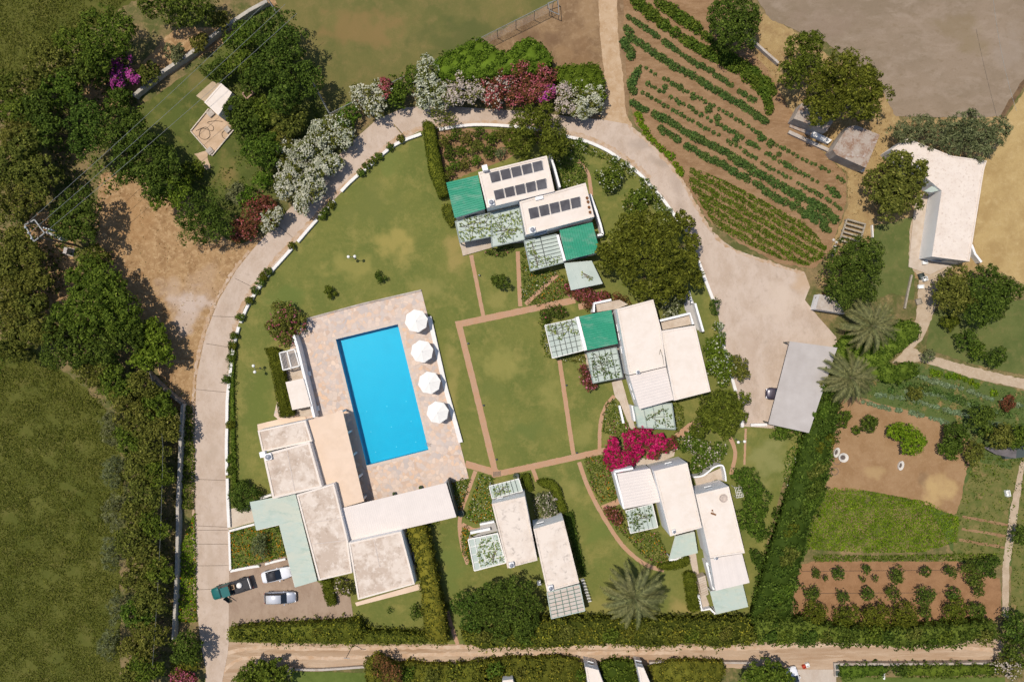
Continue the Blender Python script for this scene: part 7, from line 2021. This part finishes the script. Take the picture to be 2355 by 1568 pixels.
def lamp(label, p, ang, h=2.5):
    w = W(p)
    t = thing('garden_lamp', label, 'lamp', (w.x, w.y, 0), ang, 'twin globe garden lamps')
    MB().tube((0, 0, 0), (0, 0, h - 0.2), 0.05, 0.035, 8).build('post', dark_metal, t)
    MB().lathe([(0.14, 0), (0.12, 0.08), (0.05, 0.12)], (0, 0, 0), 10).build('foot', dark_metal, t)
    MB().bar((-0.45, 0, h - 0.2), (0.45, 0, h - 0.2), 0.05, 0.05).build('arm', dark_metal, t)
    for s in (-1, 1):
        MB().lathe([(0.06, 0), (0.17, 0.06), (0.23, 0.2), (0.2, 0.34), (0.1, 0.42), (0.01, 0.44)], (s * 0.45, 0, h - 0.18), 12).build('globe', globe, t, True)
lamp('twin globe lamp on the upper lawn above the ball bushes', q(1, 1, 1005, 760), 0.05)
lamp('twin globe lamp on the lawn left of the pool bar hedge', q(0, 2, 2245, 232), -1.35)
lamp('twin globe lamp on the lawn beside the narrow path at the right', q(2, 2, 2225, 845), 0.1)
def stool(label, p, z=DECKZ, s=0.62):
    w = W(p, z + 0.42)
    t = thing('white_stool', label, 'stool', (w.x, w.y, z), 0.25)
    MB().box((0, 0, 0.40), (s, s * 0.85, 0.06)).build('seat', white_plastic, t)
    for x in (-1, 1):
        for y in (-1, 1):
            MB().box((x * s * 0.42, y * s * 0.34, 0.185), (0.06, 0.06, 0.37)).build('leg', white_plastic, t)
    return t
stool('white stool against the pool bar wall, upper one', q(1, 2, 597, 282), s=0.8)
stool('white stool at the lower end of the pool bar wall', q(1, 2, 670, 580), s=0.8)
gr = thing('drain_grate', 'dark square grate in the brick path at the crossing', 'grate')
w = W(q(1, 2, 2225, 1145))
for k in range(7):
    MB().bar((w.x - 0.45, w.y - 0.3 + 0.1 * k, 0.085), (w.x + 0.45, w.y - 0.18 + 0.1 * k, 0.085), 0.045, 0.03).build('bar', dark_metal, gr)
MB().bar((w.x - 0.5, w.y - 0.4, 0.083), (w.x - 0.5, w.y + 0.42, 0.083), 0.05, 0.04).build('frame', dark_metal, gr)
MB().bar((w.x + 0.5, w.y - 0.25, 0.083), (w.x + 0.5, w.y + 0.52, 0.083), 0.05, 0.04).build('frame', dark_metal, gr)
for i, (c, r, x, y, lb) in enumerate(((1, 2, 2110, 550, 'small dark garden spotlight beside the long brick path, middle one'), (1, 2, 2222, 1015, 'small dark garden spotlight near the path crossing'), (2, 2, 762, 378, 'small dark garden spotlight beside the middle brick path'),
                                      (2, 2, 852, 958, 'small dark garden spotlight at the lower end of the middle path'), (1, 1, 2075, 905, 'small dark garden spotlight beside the upper left path'), (1, 1, 1978, 1490, 'small dark garden spotlight at the top of the long path'))):
    w = W(q(c, r, x, y))
    t = thing('garden_spotlight', lb, 'spotlight', (w.x, w.y, 0), 0.6, 'garden spotlights')
    MB().lathe([(0.11, 0), (0.12, 0.18), (0.15, 0.3), (0.13, 0.34)], n=10).build('housing', dark_metal, t)
    MB().lathe([(0.10, 0), (0.02, 0.01)], (0, 0, 0.345), 10).build('lens', glass_dark, t)
def pot(label, p, s=0.4, mat=None, z=0.06):
    w = W(p, z + 0.3)
    t = thing('plant_pot', label, 'plant pot', (w.x, w.y, z))
    MB().lathe([(s * 0.35, 0), (s * 0.5, s * 0.8), (s * 0.55, s * 0.85), (s * 0.45, s * 0.85), (s * 0.4, s * 0.7)], n=12).build('pot', mat or dark_metal, t)
    r = seed()
    e = _norm(r.normal(size=(40, 3)))
    e[:, 2] = abs(e[:, 2])
    link(bpy.data.objects.new('foliage', quad_mesh('foliage', leaf_arrays(e * s * 0.6 + np.array([0, 0, s * 0.8]), e, 0.2, 0.5, r), 'dark')), t)
pot('dark plant pot by the upper edge of the corrugated white roof, right one', q(1, 2, 1568, 1258), 0.5, z=DECKZ)
pot('dark plant pot by the upper edge of the corrugated white roof, left one', q(1, 2, 1340, 1313), 0.5, z=DECKZ)
pot('dark pot at the right end of the corrugated white roof', q(1, 2, 1915, 1480), 0.9)
pot('dark bush pot at the end of the main brick path', q(2, 2, 330, 1155), 0.8)
# white tubs and hoops in the bare plot
def tub(label, p, rx, ry, rot, mat=solid('tub_white', (0.62, 0.58, 0.52), 0.6), h=0.4, name='white_tub'):
    w = W(p, h)
    t = thing(name, label, 'tub', (w.x, w.y, 0.03), rot, 'tubs in the bare plot')
    n = 22
    v, f = [], []
    for rr, z in ((1.0, 0.0), (1.02, h), (0.9, h + 0.02), (0.62, h * 0.6), (0.5, h * 0.3)):
        for i in range(n):
            a = 2 * math.pi * i / n
            v.append((rx * rr * math.cos(a), ry * rr * math.sin(a), z))
    for k in range(4):
        f += [[k * n + i, k * n + (i + 1) % n, (k + 1) * n + (i + 1) % n, (k + 1) * n + i] for i in range(n)]
    mesh('rim', v, f, mat, t)
    mesh('soil', [(rx * 0.52 * math.cos(2 * math.pi * i / n), ry * 0.52 * math.sin(2 * math.pi * i / n), h * 0.34) for i in range(n)], [list(range(n))], solid('tub_soil', (0.10, 0.08, 0.07), 0.9), t)
tub('oval white tub at the hedge side of the bare plot', q(3, 2, 742, 958), 0.72, 0.40, 1.25)
tub('round white tub beside the oval one in the bare plot', q(3, 2, 800, 1003), 0.70, 0.66, 0)
tub('single oval white tub in the middle of the bare plot', q(3, 2, 1297, 1072), 0.68, 0.38, 1.3)
for lb, x, y in (('dark hoop ring below the round white tub', 742, 1030), ('faint hoop ring at the hedge edge of the bare plot', 720, 1120)):
    w = W(q(3, 2, x, y))
    m = MB()
    P = [Vector((w.x + 0.52 * math.cos(a), w.y + 0.52 * math.sin(a), 0.09)) for a in [2 * math.pi * i / 24 for i in range(25)]]
    for i in range(24):
        m.tube(P[i], P[i + 1], 0.05, 0.05, 5, False)
    tag(m.build('hoop', solid('hoop_grey', (0.18, 0.13, 0.10), 0.8)), lb, 'hoop')
def crate(label, p, size, mat, rz=0.2, z=0.0, name='white_crate'):
    w = W(p, z + size[2])
    t = thing(name, label, 'crate', (w.x, w.y, z), rz)
    hx, hy, h = size[0] / 2, size[1] / 2, size[2]
    for (x0, y0, x1, y1) in ((-hx, -hy, hx, -hy), (hx, -hy, hx, hy), (hx, hy, -hx, hy), (-hx, hy, -hx, -hy)):
        MB().prism(strip_poly([(x0, y0), (x1, y1)], 0.05, False), 0.0, h).build('side', mat, t)
    MB().box((0, 0, 0.035), (size[0] - 0.04, size[1] - 0.04, 0.07)).build('base', mat, t)
crate('white crate beside the narrow path at the right edge', q(3, 2, 2222, 1312), (0.55, 0.85, 0.5), white_plastic)
crate('white crate in front of the long farm building', q(3, 1, 1505, 790), (0.7, 0.5, 0.4), white_plastic, 0.1, 0.12)
crate('white bin on the gravel path below the farm building, upper one', q(3, 1, 1508, 932), (0.6, 0.6, 0.6), white_plastic, 0.3, 0.05)
crate('white tray on the gravel path below the farm building', q(3, 1, 1470, 1000), (0.8, 0.5, 0.3), white_plastic, 0.1, 0.05)
crate('dark crate on the gravel path below the farm building', q(3, 1, 1478, 910), (0.7, 0.8, 0.5), dark_metal, 0.3, 0.05, 'dark_crate')
crate('brown box halfway along the gravel path', q(3, 1, 1452, 1128), (0.8, 0.8, 0.3), timber, 0.3, 0.05, 'wooden_box')
crate('white chair sized crate on the drive apron at the bottom edge', q(3, 3, 490, 1420), (0.5, 0.5, 0.5), white_plastic, 0.3, 0.05)
crate('red crate on the drive apron at the bottom edge', q(3, 3, 462, 1435), (0.45, 0.45, 0.4), solid('red_plastic', (0.45, 0.06, 0.03), 0.5), 0.3, 0.05, 'red_crate')
for i, (x, y, s) in enumerate(((720, 660, 0.5), (705, 720, 0.55), (735, 620, 0.4), (725, 690, 0.45), (710, 600, 0.4))):
    w = W(q(3, 1, x, y))
    m = MB()
    m.lathe([(s * 0.55, 0), (s * 0.6, s * 0.3), (s * 0.45, s * 0.6), (s * 0.1, s * 0.72)], (w.x, w.y, 0), 7)
    tag(m.build('pale_rock', solid('pale_rock', (0.55, 0.50, 0.44), 0.9, var=0.2)), f'pale rock, {ordinal(i)} in the heap left of the carob tree', 'rock', 'rocks left of the carob tree')
# broken hut in the shade at the right
bh = thing('collapsed_hut', 'collapsed dark hut in the shade right of the bare plot', 'hut')
a, b_, c, d = WS(Q(3, 2, (2000, 910), (2280, 930), (2290, 1010), (2130, 980)), 1.2)
MB().prism([(p.x, p.y) for p in (a, b_, c, d)], 0.9, [1.0, 1.5, 1.1, 0.95]).build('roof_sheet', solid('old_sheet', (0.16, 0.14, 0.14), 0.8, var=0.4, vscale=1.2), bh)
MB().box((c.x, c.y + 0.8, 0.45), (3.0, 1.6, 0.88), 0.1).build('wall', dark_metal, bh)
# roofless white shelter beside the lower tree belt
sh = thing('roadside_shelter', 'small shelter with white edge at the track under the tree belt', 'shelter')
a, b_, c, d = WS(Q(3, 3, (1710, 1150), (1840, 1150), (1900, 1205), (1700, 1205)), 1.8)
MB().prism([(p.x, p.y) for p in (a, b_, c, d)], 1.6, 1.8).build('roof', solid('shelter_roof', (0.14, 0.09, 0.07), 0.8), sh)
MB().bar(a + Vector((0, 0, 0.06)), b_ + Vector((0, 0, 0.06)), 0.3, 0.1).build('edge', beam_white, sh)
for p in (a, b_, c, d):
    MB().box((p.x, p.y, 0.8), (0.14, 0.14, 1.6)).build('post', timber, sh)
gb = thing('gate_box', 'tan framed box with two dark panels beside the drive apron', 'gate box')
w = W(q(3, 3, 745, 1460), 0.5)
MB().box((w.x, w.y, 0.25), (0.8, 2.0, 0.5), 0.05).build('frame', concrete_old, gb)
for s in (-0.45, 0.45):
    MB().box((w.x, w.y + s, 0.51), (0.5, 0.7, 0.03), 0.05).build('panel', dark_metal, gb)
gp = thing('gate_post', 'white post at the left of the corner lawn', 'post')
w = W(q(3, 3, 1147, 1510), 0.8)
MB().box((w.x, w.y, 0.4), (0.2, 0.9, 0.8)).build('shaft', beam_white, gp)
MB().box((w.x, w.y, 0.83), (0.28, 1.0, 0.06)).build('cap', beam_white, gp)
hose('thin dark water pipe along the upper orchard row', Q(3, 3, (440, 610), (1000, 605), (1660, 600)), 0.10, r=0.03, name='water_pipe', cat='pipe')
hose('thin dark water pipe along the middle orchard row', Q(3, 3, (590, 800), (1000, 797), (1640, 795)), 0.10, r=0.03, name='water_pipe', cat='pipe')
tr_ = thing('garden_trellis', 'white lattice trellis right of the stepped house', 'trellis')
a, b_, c, d = WS(Q(2, 2, (2215, 1260), (2275, 1260), (2290, 1340), (2235, 1350)), 1.6)
for k in range(5):
    MB().bar(a.lerp(b_, k / 4), d.lerp(c, k / 4), 0.06, 0.04).build('lath', beam_white, tr_)
    MB().bar(a.lerp(d, k / 4) - Vector((0, 0, 0.04)), b_.lerp(c, k / 4) - Vector((0, 0, 0.04)), 0.06, 0.04).build('lath', beam_white, tr_)
for p in (a, b_, c, d):
    MB().box((p.x, p.y, 0.77), (0.07, 0.07, 1.54)).build('post', beam_white, tr_)
pk = thing('white_pickets', 'short white picket row in the hedge shade right of the pink pane pergola', 'fence')
A_, B_ = WS(Q(2, 3, (905, 690), (965, 870)), 0.9)
for k in range(8):
    p = A_.lerp(B_, k / 7)
    MB().box((p.x, p.y, 0.45), (0.5, 0.09, 0.9), 0.2).build('picket', beam_white, pk)

# ================================================================== VEHICLES
tyre = solid('tyre', (0.02, 0.02, 0.02), 0.9)
rim = solid('rim', (0.5, 0.5, 0.52), 0.3, 0.8)
carglass = solid('car_glass', (0.015, 0.02, 0.028), 0.06, 0.0, 0.7)
head = solid('headlight', (0.75, 0.76, 0.78), 0.15)
tail = solid('tail_light', (0.40, 0.02, 0.015), 0.25)
def paint(name, c, metal=0.2):
    m = solid(name, c, 0.28, metal, 0.6)
    m.node_tree.nodes['Principled BSDF'].inputs['Coat Weight'].default_value = 0.6
    return m
def loft(secs, closed_ends=True):
    """secs: list of (x, [(y,z)...]) with equal counts, open at the bottom"""
    n = len(secs[0][1])
    v, f = [], []
    for x, pr in secs:
        v += [(x, y, z) for y, z in pr]
    for k in range(len(secs) - 1):
        for i in range(n - 1):
            f.append([k * n + i, k * n + i + 1, (k + 1) * n + i + 1, (k + 1) * n + i])
        f.append([k * n + n - 1, k * n, (k + 1) * n, (k + 1) * n + n - 1])
    f.append(list(range(n))[::-1])
    f.append([(len(secs) - 1) * n + i for i in range(n)])
    return v, f
def ring(w, z0, zb, zt, crown=0.03):
    """half width w, floor z0, waist zb, deck top zt"""
    h = [(-w * 0.92, z0), (-w, z0 + 0.12), (-w, (z0 + zb) / 2), (-w * 0.985, zb), (-w * 0.86, zt), (-w * 0.45, zt + crown)]
    return h + [(0, zt + crown * 1.3)] + [(-y, z) for y, z in h[::-1]]
def wheel(t, x, y, r=0.32, wd=0.2):
    o = MB().tube((x, y - wd / 2, r), (x, y + wd / 2, r), r, r, 18).build('wheel', tyre, t, True)
    s = 1 if y > 0 else -1
    MB().tube((x, y + s * (wd / 2 - 0.01), r), (x, y + s * (wd / 2 + 0.015), r), r * 0.62, r * 0.55, 14).build('rim', rim, o)
def car(label, p, ang, mat, roof=None, L=4.2, wd=1.74, cab=(-0.36, 0.17), hood=0.86, rooftop=1.42, name='parked_car', boot=None, z=0.06):
    w = W(p, z + 0.9)
    t = thing(name, label, 'car', (w.x, w.y, z), ang)
    H = wd / 2
    h = L / 2
    boot = hood + 0.04 if boot is None else boot
    secs = [(-h, ring(H * 0.74, 0.34, 0.52, boot - 0.16)), (-h + 0.12, ring(H * 0.88, 0.26, 0.62, boot - 0.03)), (-h + 0.5, ring(H * 0.97, 0.22, 0.74, boot)), (-h * 0.4, ring(H, 0.2, 0.80, hood + 0.02)),
            (h * 0.15, ring(H, 0.2, 0.80, hood + 0.02)), (h * 0.42, ring(H * 0.99, 0.2, 0.76, hood - 0.02)), (h - 0.55, ring(H * 0.94, 0.22, 0.68, hood - 0.10)), (h - 0.2, ring(H * 0.84, 0.26, 0.58, hood - 0.2)), (h, ring(H * 0.62, 0.34, 0.48, hood - 0.34))]
    v, f = loft(secs)
    body = mesh('body', v, f, mat, t, True)
    x0, x1 = cab[0] * L, cab[1] * L
    def gh(wt, z0, z1):
        return [(-H * 0.90, z0), (-wt, z1), (0, z1 + 0.03), (wt, z1), (H * 0.90, z0)]
    zb = hood + 0.0
    v, f = loft([(x0 - 0.02, gh(H * 0.82, zb - 0.05, zb + 0.02)), (x0 + 0.42, gh(H * 0.72, zb - 0.05, rooftop - 0.05)), ((x0 + x1) / 2 - 0.1, gh(H * 0.73, zb - 0.05, rooftop)), (x1 - 0.62, gh(H * 0.72, zb - 0.05, rooftop - 0.04)), (x1 + 0.12, gh(H * 0.80, zb - 0.05, zb + 0.0))])
    mesh('glasshouse', v, f, carglass, t)
    v, f = loft([(x0 + 0.36, [(-H * 0.72, rooftop - 0.10), (-H * 0.66, rooftop - 0.02), (0, rooftop + 0.02), (H * 0.66, rooftop - 0.02), (H * 0.72, rooftop - 0.10)]),
                 ((x0 + x1) / 2 - 0.1, [(-H * 0.76, rooftop - 0.05), (-H * 0.69, rooftop + 0.02), (0, rooftop + 0.055), (H * 0.69, rooftop + 0.02), (H * 0.76, rooftop - 0.05)]),
                 (x1 - 0.58, [(-H * 0.73, rooftop - 0.10), (-H * 0.66, rooftop - 0.02), (0, rooftop + 0.015), (H * 0.66, rooftop - 0.02), (H * 0.73, rooftop - 0.10)])])
    mesh('roof', v, f, roof or mat, t, True)
    for s in (-1, 1):
        for xx in (-h * 0.62, h * 0.62):
            wheel(t, xx, s * (H - 0.1))
        MB().box((h - 0.16, s * H * 0.60, 0.56), (0.20, 0.34, 0.14), -s * 0.35).build('headlight', head, t)
        MB().box((-h + 0.07, s * H * 0.66, 0.66), (0.10, 0.30, 0.16), s * 0.2).build('tail_light', tail, t)
        MB().box((x1 - 0.25, s * (H + 0.08), hood + 0.03), (0.14, 0.18, 0.12)).build('mirror', mat, t)
        MB().bar((x0 + 0.30, s * H * 0.80, zb + 0.05), (x0 + 0.5, s * H * 0.74, rooftop - 0.06), 0.05, 0.05).build('pillar', mat, t)
    return t
white_p = paint('white_paint', (0.72, 0.72, 0.74), 0.0)
silver_p = paint('silver_paint', (0.50, 0.52, 0.57), 0.5)
green_p = paint('teal_paint', (0.012, 0.12, 0.105), 0.1)
car('white car with a black soft top in the car park', q(1, 3, 318, 645), math.radians(13), white_p, roof=solid('black_top', (0.03, 0.03, 0.035), 0.6), L=4.3, cab=(-0.34, 0.15), rooftop=1.32, boot=0.92)
car('silver estate car parked below the white one', q(1, 3, 350, 843), math.radians(1.5), silver_p, roof=paint('light_silver', (0.62, 0.62, 0.64), 0.2), L=4.6, cab=(-0.47, 0.20), rooftop=1.45, boot=0.9)
car('dark red and blue car nose showing under the grey carport', q(3, 2, 262, 455), math.radians(178), paint('dark_car', (0.05, 0.04, 0.06), 0.2), L=4.3)
car('white car at the bottom edge on the concrete apron', q(3, 3, 372, 1560), math.radians(100), white_p, L=4.0)
def pickup(label, p, ang):
    w = W(p, 0.9)
    t = thing('pickup_truck', label, 'pickup truck', (w.x, w.y, 0.06), ang)
    L, H = 5.1, 0.86
    h = L / 2
    v, f = loft([(0.05, ring(H, 0.34, 0.85, 0.98, 0.01)), (0.9, ring(H, 0.32, 0.88, 1.0)), (h - 0.9, ring(H * 0.97, 0.34, 0.86, 1.0)), (h - 0.15, ring(H * 0.92, 0.36, 0.78, 0.92)), (h, ring(H * 0.80, 0.4, 0.66, 0.80))])
    mesh('body', v, f, green_p, t, True)
    # load bed: floor, sides, tailgate
    black = solid('bed_black', (0.035, 0.035, 0.04), 0.7)
    MB().box((-1.25, 0, 0.62), (2.55, H * 2 - 0.04, 0.12)).build('bed_floor', black, t)
    for s in (-1, 1):
        MB().box((-1.25, s * (H - 0.04), 0.86), (2.55, 0.08, 0.42)).build('bed_side', black, t)
    MB().box((-2.54, 0, 0.85), (0.07, H * 2, 0.44)).build('tailgate', black, t)
    MB().box((-2.42, 0, 1.16), (0.10, H * 1.7, 0.08)).build('rear_bar', alu, t)
    for s in (-1, 1):
        MB().tube((-2.42, s * H * 0.8, 1.05), (-0.05, s * H * 0.8, 1.35), 0.03).build('rack_tube', black, t)
    g = [(-H * 0.92, 0.95), (-H * 0.76, 1.62), (0, 1.65), (H * 0.76, 1.62), (H * 0.92, 0.95)]
    lo = [(-H * 0.92, 0.95), (-H * 0.88, 1.0), (0, 1.02), (H * 0.88, 1.0), (H * 0.92, 0.95)]
    v, f = loft([(0.02, [(y * 0.98, z - 0.02) for y, z in g]), (0.75, g), (1.02, g), (1.55, lo)])
    mesh('cab_glass', v, f, carglass, t)
    MB().prism([(0.0, -H * 0.76), (1.02, -H * 0.76), (1.02, H * 0.76), (0.0, H * 0.76)], 1.63, 1.69).build('cab_roof', green_p, t)
    for s in (-1, 1):
        for xx in (-1.45, 1.55):
            wheel(t, xx, s * (H - 0.1), 0.36, 0.22)
        MB().box((h - 0.08, s * H * 0.66, 0.72), (0.12, 0.30, 0.16)).build('headlight', head, t)
        MB().box((-2.58, s * H * 0.86, 0.82), (0.05, 0.14, 0.26)).build('tail_light', tail, t)
        MB().box((1.15, s * (H + 0.13), 1.12), (0.1, 0.26, 0.16)).build('mirror', black, t)
    d = MB()
    d.prism([(1.15, H), (1.15 - 0.62, H + 0.86), (1.15 - 0.68, H + 0.82), (1.08, H - 0.03)], 0.45, 1.0)
    dr = d.build('open_door', green_p, t)
    MB().prism([(1.08, H + 0.05), (1.08 - 0.5, H + 0.78), (1.08 - 0.53, H + 0.75), (1.05, H + 0.03)], 1.01, 1.5).build('door_glass', carglass, dr)
    return t
pk_c = q(0, 3, 1998, 758)
pickup('green pickup truck with an open door and a loaded black bed', pk_c, math.radians(198)).scale = (1.17, 1.08, 1.08)
crate('tan box in the front of the pickup bed', q(0, 3, 1992, 752), (0.9, 0.6, 0.45), solid('cardboard', (0.42, 0.28, 0.16), 0.9), math.radians(15), 0.74, 'cardboard_box')
bw_ = W(q(0, 3, 2060, 735), 1.1)
m = MB()
m.lathe([(0.36, 0), (0.44, 0.16), (0.38, 0.32), (0.2, 0.42), (0.05, 0.45)], (bw_.x, bw_.y, 0.75), 9)
tag(m.build('white_sack', canvas), 'white sack on the pickup bed', 'sack')

# ================================================================== put every thing's origin at its base
bpy.context.view_layer.update()
for o in list(COL.objects):
    if o.type == 'EMPTY' and o.parent is None and o.location.length < 1e-6:
        ch = [c for c in o.children if c.type == 'MESH']
        if not ch:
            continue
        xs, ys = [], []
        for c in ch:
            for k in c.bound_box:
                xs.append(k[0] + c.location.x)
                ys.append(k[1] + c.location.y)
        off = Vector(((min(xs) + max(xs)) / 2, (min(ys) + max(ys)) / 2, 0))
        o.location = off
        for c in ch:
            c.location = c.location - off
